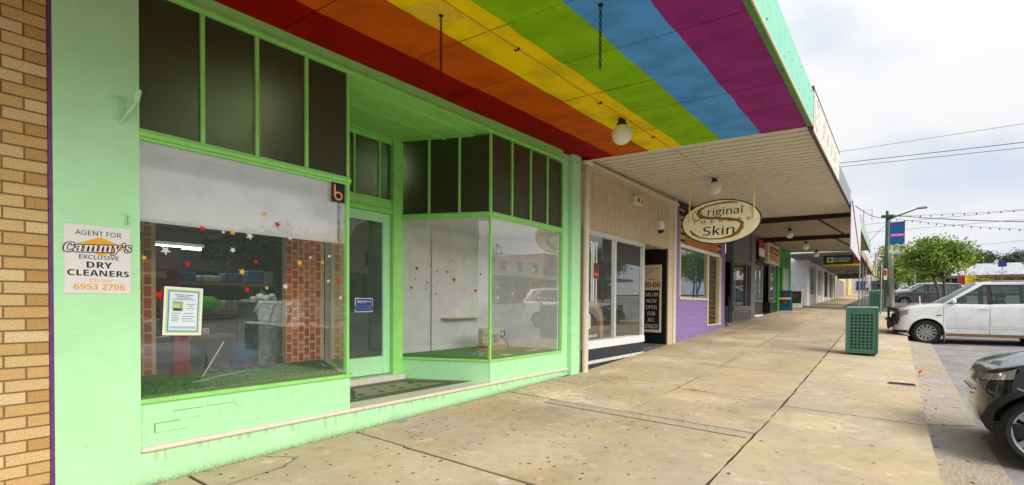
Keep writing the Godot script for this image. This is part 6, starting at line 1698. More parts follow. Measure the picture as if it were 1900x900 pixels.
	# lamps, handles, mirrors, seams
	for side in [-1.0, 1.0]:
		var hl = P.headlamp
		car_patch("headlight", P, hl[0], hl[1], func(q): return lerpf(hl[2], hl[4], (q - hl[0]) / (hl[1] - hl[0])), func(q): return lerpf(hl[3], hl[5], (q - hl[0]) / (hl[1] - hl[0])), side, P.get("lamp_mat", lamp_lens()), t, 0.006, 10, 4)
		car_patch("tail_light", P, L - 0.30, L - 0.04, func(q): return bD - 0.30, func(q): return bD - 0.05, side, mat(Color(0.55, 0.04, 0.04), 0.15), t)
		for q in [cw + 0.02, B - 0.01, Cc + P.get("seam_c", 0.0)]:
			car_patch("door_seam", P, q, q + 0.008, func(k): return max(P.sill + 0.08, car_bottom(P, q) + 0.02), func(k): return car_shoulder(P, q) - 0.01, side, dark, t, 0.002, 1, 8)
		for q in [B - 0.24, Cc - 0.24 + P.get("seam_c", 0.0)]:
			var a = car_pt(P, q, car_shoulder(P, q) - 0.14, side, 0.0); var e = car_pt(P, q + 0.20, car_shoulder(P, q + 0.2) - 0.135, side, 0.0); var o = V(side * 0.032, 0, 0)
			var hm = MB.new(); hm.tube([a, a + o, e + o, e], 0.014, 6); obj("door_handle", hm, P.get("handle", pm), t, 50.0)
		var mb = MB.new(); var mp = car_gh(P, cw + 0.24, car_shoulder(P, cw + 0.24) + 0.085, side, 0.10)
		mb.box(mp - V(0.075, 0.075, 0.05), mp + V(0.075, 0.065, 0.07), 0.035); obj("mirror", mb, P.get("mirror", pm), t, 30.0)
		mb = MB.new(); mb.box(mp - V(0.09 if side > 0 else -0.02, 0.085, 0.02), mp + V(-0.02 if side > 0 else 0.09, -0.04, 0.04), 0.01); obj("mirror_stalk", mb, dark, t)
		var gl = MB.new(); gl.box(V(side * P.W * 0.25 - 0.24, P.sill + 0.3, B - 0.15), V(side * P.W * 0.25 + 0.24, P.sill + 0.5, B + 0.35), 0.06); gl.box(V(side * P.W * 0.25 - 0.23, P.sill + 0.45, B + 0.2), V(side * P.W * 0.25 + 0.23, car_shoulder(P, B) + 0.14, B + 0.36), 0.06); gl.box(V(side * P.W * 0.25 - 0.13, car_shoulder(P, B) + 0.15, B + 0.26), V(side * P.W * 0.25 + 0.13, car_shoulder(P, B) + 0.34, B + 0.37), 0.045)
		gl.box(V(side * P.W * 0.25 - 0.23, P.sill + 0.45, Cc + 0.02), V(side * P.W * 0.25 + 0.23, car_shoulder(P, B) + 0.12, Cc + 0.16), 0.06); gl.box(V(side * P.W * 0.25 - 0.12, car_shoulder(P, B) + 0.13, Cc + 0.06), V(side * P.W * 0.25 + 0.12, car_shoulder(P, B) + 0.28, Cc + 0.15), 0.04)
		obj("seat", gl, M.dark, t)
	var wm = MB.new(); var ring = []
	for i in 21: ring.append(V(0.36 + 0.18 * cos(TAU * i / 20), car_shoulder(P, cw + 0.5) + 0.0 + 0.15 * sin(TAU * i / 20), cw + 0.55 + 0.09 * sin(TAU * i / 20)))
	wm.tube(ring, 0.014, 5); obj("steering_wheel", wm, dark, t)
	t.position = at; t.rotation.y = turn
	return t

func lamp_lens():
	if not M.has("lens"):
		M.lens = mat(Color(0.70, 0.70, 0.66), 0.08, T.grime, 6.0, null, 1.0, 0.35); M.lens.clearcoat_enabled = true; M.lens.clearcoat = 1.0; M.lens.clearcoat_roughness = 0.03
	return M.lens

func car_paint(col, rough = 0.35, metal = 0.0):
	var m = mat(col, rough, T.paint, 0.7, null, 1.0, metal)
	m.clearcoat_enabled = true; m.clearcoat = 1.0; m.clearcoat_roughness = 0.04
	return m

func suv(o):
	var P = {"L": 4.55, "W": 1.84, "H": 1.76, "wb": 2.62, "fo": 0.86, "wr": 0.345, "sill": 0.24, "cowl": 1.22, "roof_f": 2.02, "roof_r": 4.10, "tail_base": 4.46, "dp": 0.20, "bp": 2.28, "cp": 3.22, "crown": 0.06,
		"shoulder": [[0.0, 0.88], [0.06, 0.95], [0.20, 1.01], [0.60, 1.07], [1.22, 1.13], [2.2, 1.13], [3.6, 1.16], [4.55, 1.15]],
		"face": [[0.2, 0.12], [0.35, 0.04], [0.55, 0.0], [0.75, 0.02], [0.9, 0.06], [1.05, 0.12]],
		"headlamp": [0.05, 0.40, 0.70, 0.88, 0.84, 0.98], "nose": 0.42, "tail": 0.3}
	for k in o: P[k] = o[k]
	if P.has("taller"):
		var f = P.taller
		P.H *= f; P.sill *= f * 1.05
		var sh = []; for q in P.shoulder: sh.append([q[0], q[1] * f])
		P.shoulder = sh
		var fc = []; for q in P.face: fc.append([q[0] * f, q[1]])
		P.face = fc
		var hl = P.headlamp.duplicate(); for k in range(2, 6): hl[k] *= f
		P.headlamp = hl
	return P

func sedan(o):
	return suv({"L": 4.6, "W": 1.78, "H": 1.45, "wr": 0.315, "sill": 0.20, "cowl": 1.25, "roof_f": 2.05, "roof_r": 3.30, "tail_base": 3.95, "boot": 3.85, "dp": 0.22, "bp": 2.30, "cp": 3.10,
		"shoulder": [[0.0, 0.62], [0.10, 0.70], [0.30, 0.76], [1.25, 0.92], [2.2, 0.93], [3.6, 0.96], [4.35, 0.97], [4.6, 0.92]], "face": [[0.2, 0.10], [0.5, 0.0], [0.72, 0.12]], "headlamp": [0.06, 0.46, 0.52, 0.64, 0.62, 0.72]}.merged(o, true))

func build_cars():
	var white = car_paint(Color(0.86, 0.87, 0.88))
	# white wagon with a bull bar, nose to the kerb
	var x = 20.85; var z = 4.83
	var P = suv({"paint": white, "taller": 1.09, "wr": 0.368, "spokes": 6, "twin": true, "handle": white, "alloy": mat(Color(0.62, 0.62, 0.62), 0.4, T.grime, 6.0, null, 1.0, 0.6)})
	P.merge({"glass": pane_mat(0.55, Color(0.13, 0.26, 0.25))}, true)
	var t = make_car("white_wagon", "white four wheel drive wagon with black bull bar parked nose to the kerb", P, Vector3.ZERO)
	for side in [-1.0, 1.0]:
		car_patch("side_moulding", P, 1.32, 3.25, func(q): return 0.52, func(q): return 0.585, side, white, t, 0.016, 10, 2)
		car_patch("muddy_sill", P, P.fo + 0.45, P.fo + P.wb - 0.42, func(q): return P.sill, func(q): return 0.36, side, mat(Color(0.52, 0.41, 0.27), 0.9, T.weather, 2.0), t, 0.004, 10, 2)
		car_patch("front_bumper_trim", P, 0.02, 0.40, func(q): return 0.34, func(q): return 0.42, side, M.dark, t, 0.004, 8, 2)
		var m = MB.new(); m.box(V(side * 0.82 - 0.12, 0.10, P.fo + 0.40), V(side * 0.82 + 0.12, 0.42, P.fo + 0.43), 0.008); obj("mud_flap", m, mat(Color(0.36, 0.27, 0.22), 0.9), t)
		m = MB.new(); m.tube([V(side * 0.60, 1.74, 2.25), V(side * 0.60, 1.89, 2.35), V(side * 0.60, 1.90, 3.9), V(side * 0.60, 1.78, 4.0)], 0.022, 7); obj("roof_bar", m, M.galv, t, 50.0)
	car_patch("repeater_lamp", P, 1.08, 1.20, func(q): return 0.87, func(q): return 0.905, -1.0, mat(Color(0.50, 0.40, 0.28), 0.3), t, 0.005, 3, 2)
	var m = MB.new(); m.xf = Transform3D(Basis.from_scale(V(1, 1.09, 1)), V(0, 0, 0))
	m.tube([V(-0.85, 0.70, 0.20), V(-0.72, 0.68, -0.05), V(0.0, 0.68, -0.11), V(0.72, 0.68, -0.05), V(0.85, 0.70, 0.20)], 0.045, 8); m.tube([V(-0.80, 0.95, 0.16), V(-0.62, 0.99, -0.04), V(0.0, 1.0, -0.08), V(0.62, 0.99, -0.04), V(0.80, 0.95, 0.16)], 0.040, 8)
	for q in [-0.55, -0.2, 0.2, 0.55]: m.tube([V(q, 0.40, -0.06), V(q, 1.0, -0.06)], 0.028, 8)
	for q in [-0.84, 0.84]: m.tube([V(q, 0.55, 0.14), V(q * 0.98, 0.96, 0.13)], 0.035, 8)
	m.box(V(-0.80, 0.44, -0.10), V(0.80, 0.64, 0.02), 0.03)
	obj("bull_bar", m, M.black, t, 40.0)
	m = MB.new(); m.xf = Transform3D(Basis.from_scale(V(1, 1.09, 1)), V(0, 0, 0)); m.box(V(-0.70, 0.66, 0.02), V(0.70, 0.84, 0.10), 0.02); obj("grille", m, M.dark, t)
	m = MB.new(); m.xf = Transform3D(Basis.from_scale(V(1, 1.09, 1)), V(0, 0, 0)); m.tube([V(-0.56, 0.96, 0.72), V(-0.56, 1.22, 0.70)], 0.010, 6); m.tube([V(-0.40, 0.98, 0.82), V(-0.40, 1.2, 0.82), V(-0.405, 1.98, 0.83)], 0.010, 6, 0.006); obj("aerial", m, M.black, t)
	m = MB.new(); m.xf = Transform3D(Basis.from_scale(V(1, 1.09, 1)), V(0, 0, 0)); m.tube([V(-0.56, 0.98, 0.72), V(-0.56, 1.34, 0.695)], 0.013, 6); obj("white_aerial", m, M.white, t)
	t.position = V(x, road_y(20, 6.2) - 0.02, z); t.rotation.y = 0.02
	# black wagon whose front corner enters the frame
	var blk = car_paint(Color(0.04, 0.042, 0.042), 0.3, 0.0); blk.clearcoat = 0.85; blk.metallic_specular = 0.3
	P = suv({"paint": blk, "wr": 0.365, "rim": 0.76, "spokes": 5, "twin": true, "fo": 0.54, "nose": 0.31, "sill": 0.27, "L": 4.7, "wb": 2.75, "headlamp": [0.012, 0.25, 0.84, 0.90, 0.90, 1.005], "handle": M.galv, "face": [[0.2, 0.16], [0.35, 0.06], [0.55, 0.0], [0.8, 0.02], [1.0, 0.10]],
		"shoulder": [[0.0, 0.88], [0.08, 0.97], [0.25, 1.04], [0.75, 1.10], [1.22, 1.13], [2.2, 1.06], [3.6, 1.09], [4.7, 1.08]]})
	t = make_car("black_wagon", "black four wheel drive nosing into the frame at the lower right", P, Vector3.ZERO)
	for side in [-1.0, 1.0]:
		car_patch("lower_trim", P, 0.03, 0.36, func(q): return P.sill + 0.02, func(q): return 0.44, side, M.dark, t, 0.005, 8, 2)
		car_patch("bonnet_line", P, 0.08, 1.1, func(q): return car_shoulder(P, q) - 0.02, func(q): return car_shoulder(P, q) - 0.008, side, M.black, t, 0.003, 10, 1)
		m = MB.new()
		for i in 14:
			var a0 = PI * i / 14.0; var a1 = PI * (i + 1) / 14.0; var R0 = P.wr * 1.16; var R1 = R0 + 0.07
			var pa = car_pt(P, P.fo + R0 * cos(a0), P.wr + R0 * sin(a0), side, 0.012); var pb = car_pt(P, P.fo + R1 * cos(a0), P.wr + R1 * sin(a0), side, 0.010)
			var pc = car_pt(P, P.fo + R1 * cos(a1), P.wr + R1 * sin(a1), side, 0.010); var pd = car_pt(P, P.fo + R0 * cos(a1), P.wr + R0 * sin(a1), side, 0.012)
			if side > 0: m.quad(pa, pb, pc, pd)
			else: m.quad(pa, pd, pc, pb)
		obj("wheel_arch_trim", m, M.dark, t, 40.0)
	pass
	m = MB.new(); m.box(V(-0.34, 0.70, -0.012), V(0.34, 0.728, 0.06), 0.012); obj("chrome_bar", m, M.steel, t)
	car_patch("loose_strap", P, 0.30, 0.55, func(q): return lerpf(0.80, 0.70, (q - 0.30) / 0.25), func(q): return lerpf(0.815, 0.715, (q - 0.30) / 0.25), -1.0, M.galv, t, 0.012, 4, 1)
	m = MB.new(); var sp = car_pt(P, 0.56, 0.70, -1.0, 0.02); m.box(sp - V(0.02, 0.02, 0.03), sp + V(0.02, 0.03, 0.04), 0.012); obj("strap_clip", m, M.white, t)
	t.position = V(8.25, road_y(8, 6.2) + 0.03, 5.62); t.rotation.y = 0.0
	# grey wagon behind the young tree
	P = suv({"paint": car_paint(Color(0.30, 0.31, 0.32), 0.3, 0.4), "glass": pane_mat(0.5, Color(0.2, 0.3, 0.3))})
	make_car("grey_wagon", "dark grey wagon parked behind the tree trunk, facing the footpath", P, V(51.3, road_y(50, 6.5), 4.75))
	P = suv({"paint": car_paint(Color(0.14, 0.15, 0.18), 0.3, 0.3), "glass": pane_mat(0.5, Color(0.2, 0.3, 0.3))})
	make_car("dark_wagon", "dark blue-black car parked just past the grey wagon", P, V(55.0, road_y(54, 6.5), 4.9))
	P = suv({"paint": car_paint(Color(0.82, 0.83, 0.84)), "H": 1.72, "wr": 0.37, "sill": 0.35, "glass": pane_mat(0.5, Color(0.2, 0.3, 0.3))})
	make_car("white_utility", "white high-riding car at the far end of the parked row", P, V(62.5, road_y(62, 6.5) + 0.08, 4.7))
	P = sedan({"paint": car_paint(Color(0.10, 0.11, 0.16), 0.3, 0.3), "glass": pane_mat(0.5, Color(0.2, 0.3, 0.3))})
	make_car("distant_sedan", "dark sedan parked farthest off, left of the big tree", P, V(92, g(92) + 0.1, 5.5))
	# parked out of frame beside the camera and across the road: seen in the shop windows
	P = sedan({"paint": car_paint(Color(0.72, 0.74, 0.76), 0.3, 0.3)})
	make_car("silver_sedan", "silver sedan reflected in the left shop window", P, V(3.9, road_y(3.5, 6.5) + 0.01, 6.0))
	P = sedan({"paint": car_paint(Color(0.30, 0.46, 0.62), 0.3, 0.2)})
	make_car("blue_sedan", "light blue sedan across the road, reflected in the purple shop's window", P, V(44.0, road_y(44, 24.0), 24.0), PI / 2)
	P = sedan({"paint": car_paint(Color(0.80, 0.80, 0.80), 0.3, 0.0)})
	make_car("pale_sedan", "white sedan across the road opposite the green shop", P, V(20.0, road_y(20, 23.0), 23.0), -PI / 2)
	P = sedan({"paint": car_paint(Color(0.45, 0.08, 0.09), 0.3, 0.2)})
	make_car("red_sedan", "dark red sedan parked across the road near the white one", P, V(30.0, road_y(30, 25.5), 30.5), PI)
	P = sedan({"paint": car_paint(Color(0.78, 0.79, 0.80), 0.3, 0.0)})
	make_car("far_white_car", "small white car far off beside the red and yellow flags", P, V(104, g(104) + 0.35, 12.0), 0.6)

# ------------------------------------------------------------------ trees
func leaf_mat(col, back = 0.5):
	var m := StandardMaterial3D.new()
	m.albedo_color = Color(1, 1, 1); m.vertex_color_use_as_albedo = true; m.roughness = 0.6
	m.backlight_enabled = true; m.backlight = Color(col.r * back, col.g * back, col.b * back)
	return m

func foliage(m, c, rad, clumps, per, size, cols, spread = 0.30, flat = 0.6):
	for k in clumps:
		var d = V(rng.randfn(), rng.randfn() * 0.9, rng.randfn()).normalized() * pow(rng.randf(), 0.42)
		var cc = c + V(d.x * rad.x, d.y * rad.y, d.z * rad.z)
		var s = spread * rng.randf_range(0.6, 1.3)
		var tone = rng.randf_range(0.75, 1.2)
		var base = cols[rng.randi() % cols.size()]
		for j in per:
			var o = V(rng.randfn(), rng.randfn() * flat, rng.randfn()) * s * 0.6
			var p = cc + o
			var n = V(rng.randfn(), rng.randfn() + 0.8, rng.randfn()).normalized()
			var a = n.cross(V(rng.randfn(), rng.randfn(), rng.randfn())).normalized()
			var b = n.cross(a)
			var q = size * rng.randf_range(0.6, 1.3); var f = tone * rng.randf_range(0.8, 1.2)
			m.col = Color(base.r * f, base.g * f, base.b * f)
			m.quad(p - a * q, p + b * q * 0.45, p + a * q, p - b * q * 0.45)

func limb(m, a, b, r0, r1, bend = 0.12):
	var pts = []; var n = 6; var off = V(rng.randfn(), 0, rng.randfn()) * bend * 0.4
	for i in n + 1:
		var t = float(i) / n
		pts.append(a.lerp(b, t) + off * sin(PI * t))
	m.tube(pts, r0, 7, r1)

func tree(called, label, at, h, crown_c, rad, clumps, per, leaf, cols, trunk_r, stems = 1, spread = 0.4, group = "", category = "tree"):
	var t = thing(called, label, category, at, 0.0, group)
	var m = MB.new()
	for k in stems:
		var fork = at.lerp(crown_c, 0.55) + V(0, 0, (k - (stems - 1) / 2.0) * 0.45)
		limb(m, at + V(0, -0.1, k * 0.2), fork, trunk_r, trunk_r * 0.7)
		for j in 6:
			var d = V(rng.randf_range(-1, 1) * rad.x, rng.randf_range(-0.1, 0.8) * rad.y, rng.randf_range(-1, 1) * rad.z) * 0.75
			limb(m, fork, crown_c + d, trunk_r * 0.5, trunk_r * 0.1, 0.2)
	obj("trunk", m, M.bark, t, 60.0)
	m = MB.new(); foliage(m, crown_c, rad, clumps, per, leaf, cols, spread)
	obj("crown", m, leaf_mat(cols[0].linear_to_srgb()), t)
	return t

func bare_tree(called, label, at, h, w, col, group, category = "shrub"):
	var t = thing(called, label, category, at, 0.0, group)
	var m = MB.new()
	var grow = func(self_f, p, d, l, r, depth):
		var e = p + d * l
		m.tube([p, p.lerp(e, 0.5) + V(rng.randfn(), rng.randfn(), rng.randfn()) * l * 0.05, e], r, 4, r * 0.65)
		if depth > 0:
			for k in 3: self_f.call(self_f, e, (d + V(rng.randfn() * 0.55 * w, rng.randfn() * 0.30, rng.randfn() * 0.55 * w)).normalized(), l * rng.randf_range(0.62, 0.85), r * 0.62, depth - 1)
	for k in 3: grow.call(grow, at, V(rng.randfn() * 0.3, 1.0, rng.randfn() * 0.3).normalized(), h * 0.30, h * 0.016, 4)
	obj("branches", m, mat(col, 0.9), t)
	return t

func build_background():
	var spring = [Color(0.15, 0.26, 0.025), Color(0.22, 0.34, 0.04), Color(0.10, 0.18, 0.025), Color(0.30, 0.42, 0.06)]
	var island = MB.new(); island.box(V(38.4, 1.0, 6.1), V(41.5, g(40) - 0.02, 8.4), 0.06)
	setting("kerb_island", island, M.lane)
	tree("street_tree", "spreading bright green tree in the car park, behind the white wagon's roof", V(40, g(40) - 0.05, 7.15), 4.3, V(40, 4.70, 6.98), V(1.75, 1.20, 1.70), 270, 55, 0.085, spring, 0.10, 2, 0.42)
	var lime = [Color(0.22, 0.30, 0.03), Color(0.30, 0.36, 0.05), Color(0.14, 0.20, 0.03)]
	tree("lime_tree", "yellow-green tree behind the lamp pole, at the end of the footpath", V(76, g(76), 5.0), 6.5, V(76, 6.6, 5.0), V(2.4, 2.9, 1.8), 120, 45, 0.16, lime, 0.18, 1, 0.75)
	tree("lime_tree", "yellow-green tree just right of the lamp pole, lower than its neighbour", V(84, g(84), 7.6), 5.0, V(84, 6.0, 7.6), V(2.4, 1.9, 1.8), 90, 45, 0.16, lime, 0.16, 1, 0.7)
	tree("dark_shrub", "dense dark green shrub at the foot of the yellow-green trees", V(72, g(72), 4.2), 2.5, V(72, 3.9, 4.2), V(1.2, 1.0, 1.0), 50, 40, 0.12, [Color(0.03, 0.06, 0.015), Color(0.05, 0.09, 0.02)], 0.08, 1, 0.5, "", "shrub")
	var thin = tree("thin_tree", "thin, half-bare tree top rising behind the far awning edge", V(95, g(95), 5.0), 8.0, V(95, 10.0, 4.6), V(2.0, 2.3, 1.8), 34, 14, 0.14, [Color(0.20, 0.22, 0.08), Color(0.26, 0.22, 0.10)], 0.14, 2, 0.8)
	var pine = [Color(0.035, 0.07, 0.02), Color(0.05, 0.095, 0.03), Color(0.075, 0.12, 0.035)]
	for q in [[160, 20.6, 12.4, 3.2, 2.2, "round dark green tree on the skyline, left of the pair"], [162, 27.5, 12.2, 3.2, 1.9, "broad dark green tree on the skyline, right of the pair"], [150, 33.0, 10.0, 4.5, 3.2, "dark green tree at the right edge of the skyline"], [150, 15.5, 10.2, 3.6, 2.8, "dark green tree on the skyline just right of the bright green tree"], [140, 10.0, 8.2, 3.6, 2.4, "dark green tree on the skyline behind the bright green tree's left half"], [138, 4.0, 8.0, 3.6, 2.4, "dark green tree low on the skyline behind the lamp pole"]]:
		tree("skyline_tree", q[5], V(q[0], g(q[0]), q[1]), 8, V(q[0], q[2], q[1]), V(q[3], q[4], q[3]), 110, 40, 0.26, pine, 0.3, 1, 1.1, "dark trees on the skyline")
	tree("yellow_bush", "bright yellow-green rounded bush beyond the parked cars", V(100, g(100), 15.4), 1.6, V(100, 5.15, 15.4), V(1.4, 0.75, 1.5), 60, 45, 0.10, [Color(0.42, 0.42, 0.02), Color(0.50, 0.48, 0.04)], 0.06, 1, 0.45, "", "bush")
	var m = MB.new(); strip(m, steps(104, 190, 8.0), -60, 80, func(x, z): return g(x) + 0.03, 1)
	setting("park_lawn", m, M.grass)
	for q in [[98, 14.2, 3.6, "bare brown shrub right behind the yellow flag"], [99, 17.0, 3.6, "bare reddish-brown shrub in the middle of the shrub row"], [101, 18.8, 3.4, "bare brown shrub in front of the cream roofs"], [97, 20.4, 3.4, "bare brown shrub at the right edge of the photo"]]:
		bare_tree("bare_shrub", q[3], V(q[0], g(q[0]) + 0.1, q[1]), q[2], 1.2, Color(0.42, 0.28, 0.18), "bare shrubs beyond the car park")
	bare_tree("bare_tree", "tall bare grey tree rising at the right edge of the photo", V(112, g(112), 22.6), 8.0, 0.9, Color(0.36, 0.34, 0.36), "", "tree")
	# low pale-roofed buildings across the car park
	var roof = mat(Color(0.74, 0.75, 0.78), 0.6, T.grime, 0.2); var wall = mat(Color(0.82, 0.78, 0.66), 0.7, T.paint, 0.3)
	for q in [[118, 11.0, 17.2, 7.2, 9.3, "pale building with a long white roof behind the bare shrubs"], [122, 17.6, 27.0, 7.4, 9.7, "pale building with a white roof and chimney stubs, under the dark trees"]]:
		var t = thing("low_building", q[5], "building", V(q[0], g(q[0]), (q[1] + q[2]) / 2))
		bx("wall", V(q[0], 3.0, q[1]), V(q[0] + 12, q[3], q[2]), wall, t)
		m = MB.new(); m.quad(V(q[0] - 0.6, q[3] - 0.1, q[1] - 0.4), V(q[0] + 6, q[4], q[1] - 0.4), V(q[0] + 6, q[4], q[2] + 0.4), V(q[0] - 0.6, q[3] - 0.1, q[2] + 0.4)); m.quad(V(q[0] + 6, q[4], q[1] - 0.4), V(q[0] + 12.6, q[3] - 0.1, q[1] - 0.4), V(q[0] + 12.6, q[3] - 0.1, q[2] + 0.4), V(q[0] + 6, q[4], q[2] + 0.4))
		m.box(V(q[0] + 5.5, q[4] - 0.3, q[1] + 2), V(q[0] + 6.2, q[4] + 0.5, q[1] + 2.5)); obj("roof", m, roof, t)
		for k in 4:
			var z = q[1] + 0.8 + k * (q[2] - q[1] - 1.0) / 4.0
			bx("window", V(q[0] - 0.05, q[3] - 1.9, z), V(q[0], q[3] - 0.7, z + 0.9), mat(Color(0.12, 0.14, 0.18), 0.2), t)
		bx("veranda", V(q[0] - 2.5, q[3] - 0.7, q[1]), V(q[0], q[3] - 0.55, q[2]), mat(Color(0.36, 0.27, 0.2), 0.7), t)
	var t2 = thing("blue_sign", "small blue sign high on a pole in front of the white roofs", "sign", V(110, g(110), 18.4))
	bx("plate", V(110, 8.0, 18.0), V(110.1, 8.7, 19.0), mat(Color(0.08, 0.16, 0.45), 0.5), t2); bx("white_plate", V(110, 7.1, 18.1), V(110.1, 7.5, 18.9), M.white, t2)
	m = MB.new(); m.tube([V(110.1, g(110), 18.5), V(110.1, 8.7, 18.5)], 0.06, 6); obj("pole", m, M.galv, t2)
	for q in [[100, 12.55, 5.05, 6.25, Color(0.62, 0.03, 0.07), "red feather banner beyond the parked cars", 0.75], [100, 13.3, 5.05, 6.35, Color(0.92, 0.80, 0.03), "yellow square banner next to the red one", 1.15], [102, 13.4, 6.6, 8.2, Color(0.85, 0.80, 0.05), "tall thin yellow flag above the square yellow banner", 0.3]]:
		t2 = thing("advertising_flag", q[5], "flag", V(q[0], g(q[0]), q[1]))
		bx("cloth", V(q[0], q[2], q[1]), V(q[0] + 0.03, q[3], q[1] + q[6]), mat(q[4], 0.6), t2, 0.01)
		m = MB.new(); m.tube([V(q[0] + 0.02, g(q[0]), q[1]), V(q[0] + 0.02, q[3] + 0.05, q[1])], 0.03, 6); obj("pole", m, M.galv, t2)
	for q in [[66, 6.6, 5.0, "thin grey lamp post between the lamp pole and the bright green tree"], [118, 15.0, 4.5, "thin pale pole beyond the yellow bush"]]:
		t2 = thing("far_post", q[3], "post", V(q[0], g(q[0]), q[1]))
		m = MB.new(); m.tube([V(q[0], g(q[0]), q[1]), V(q[0], g(q[0]) + q[2], q[1])], 0.07, 6); obj("post", m, M.galv, t2)

func build_across_the_road():
	# the other side of the street, which the shop windows mirror
	var m = MB.new(); strip(m, steps(-40, 105, 6.0), 34.0, 40.0, func(x, z): return road_y(x, 34.0) + 0.13, 1)
	setting("far_kerb_path", m, mat(Color(0.66, 0.60, 0.50), 0.85, T.weather, 0.4))
	var fronts = [
		[-30.0, -8.0, 7.2, Color(0.62, 0.50, 0.36), "tan brick building across the road, left of the cream gabled one", false],
		[-8.0, 12.0, 8.2, Color(0.82, 0.78, 0.66), "cream two-panelled parapet building across the road", false],
		[12.0, 30.0, 7.0, Color(0.55, 0.54, 0.52), "grey parapet building across the road with a long awning", false],
		[30.0, 46.0, 7.4, Color(0.86, 0.80, 0.62), "cream building with a curved gable across the road", true],
		[46.0, 66.0, 6.2, Color(0.84, 0.82, 0.78), "pale low building across the road beyond the gabled one", false],
		[66.0, 92.0, 6.8, Color(0.66, 0.42, 0.42), "reddish building across the road at the far end", false]]
	for q in fronts:
		var mt = mat(q[3], 0.7, T.weather, 0.3)
		var gy = road_y((q[0] + q[1]) / 2, 34.0)
		var t = thing("shop_across_the_road", q[4], "building", V((q[0] + q[1]) / 2, gy, 38.0))
		bx("upper_wall", V(q[0] + 0.05, gy + 3.2, 38.0), V(q[1] - 0.05, gy + q[2], 46.0), mt, t)
		bx("cornice", V(q[0], gy + q[2] - 0.5, 37.8), V(q[1], gy + q[2] - 0.25, 38.0), mt, t)
		bx("awning", V(q[0] + 0.1, gy + 3.3, 34.6), V(q[1] - 0.1, gy + 3.75, 37.9), mat(Color(q[3].r * 0.9, q[3].g * 0.9, q[3].b * 0.9), 0.6), t)
		if q[5]:
			var gable = PackedVector2Array([Vector2(-4.5, 0), Vector2(4.5, 0)])
			for i in 11: gable.append(Vector2(4.5 * cos(PI * i / 10), 0.2 + 2.0 * sin(PI * i / 10)))
			m = MB.new(); m.extrude(gable, V((q[0] + q[1]) / 2, gy + q[2], 38.0), V(1, 0, 0), V(0, 1, 0), V(0, 0, 1), 0.4); obj("gable", m, mt, t)
		bx("back_wall", V(q[0] + 0.05, gy - 0.5, 40.0), V(q[1] - 0.05, gy + 3.2, 46.0), M.room_dark, t)
		var n = int((q[1] - q[0]) / 4.0)
		for k in n:
			var x = q[0] + (q[1] - q[0]) * k / n
			bx("pier", V(x + 0.06, gy - 0.5, 37.9), V(x + 0.7, gy + 3.19, 39.9), mt, t)
			bx("stall_riser", V(x + 0.7, gy - 0.5, 38.1), V(x + 3.0, gy + 0.7, 38.3), M.dark, t)
			bx("shop_window", V(x + 0.7, gy + 0.7, 38.15), V(x + 3.0, gy + 2.7, 38.2), mat(Color(0.10, 0.11, 0.12), 0.1), t)
			bx("upper_window", V(x + 1.2, gy + 4.4, 37.97), V(x + 2.6, gy + 6.0, 37.995), mat(Color(0.2, 0.21, 0.22), 0.15), t)
			if k % 2 == 0: bx("awning_sign", V(x + 0.5, gy + 2.75, 36.0), V(x + 2.6, gy + 3.25, 36.08), [M.white, mat(Color(0.6, 0.12, 0.12), 0.5), mat(Color(0.15, 0.25, 0.5), 0.5)][k % 3], t)
	var cols = [Color(0.05, 0.085, 0.02), Color(0.08, 0.13, 0.03), Color(0.04, 0.07, 0.02)]
	for q in [[13.5, 19.0, 3.3, "dark leafy tree across the road, mirrored in the left window"], [27.0, 20.0, 4.2, "dark leafy tree across the road by the grey parapet building"], [52.0, 21.0, 4.4, "dark leafy tree across the road, mirrored in the purple shop's window"], [70.0, 20.0, 4.5, "dark leafy tree across the road toward the far end"]]:
		var gy = road_y(q[0], q[1])
		tree("roadside_tree", q[3], V(q[0], gy, q[1]), 6, V(q[0], gy + q[2], q[1]), V(2.8, 1.9, 2.8), 130, 40, 0.14, cols, 0.16, 1, 0.6, "trees across the road")

func wire(called, label, a, b, sag, r, bulbs = 0, category = "wire", group = ""):
	var t = thing(called, label, category, a, 0.0, group)
	var pts = []; var n = 40
	for i in n + 1:
		var k = float(i) / n
		pts.append(a.lerp(b, k) - V(0, sag * 4.0 * k * (1.0 - k), 0))
	var m = MB.new(); m.tube(pts, r, 5); obj("cable", m, M.wire, t)
	var bm = null
	for i in bulbs:
		var k = (i + 0.5) / bulbs
		if bm == null:
			var q = MB.new(); q.lathe([Vector2(0, -0.11), Vector2(0.026, -0.09), Vector2(0.034, -0.06), Vector2(0.02, -0.03), Vector2(0.015, 0.0)], 8, Vector3.ZERO); bm = q.mesh(50.0)
		var o := MeshInstance3D.new(); o.name = "bulb"; o.mesh = bm; o.material_override = M.wire; t.add_child(o, true)
		o.position = a.lerp(b, k) - V(0, sag * 4.0 * k * (1.0 - k), 0) - a

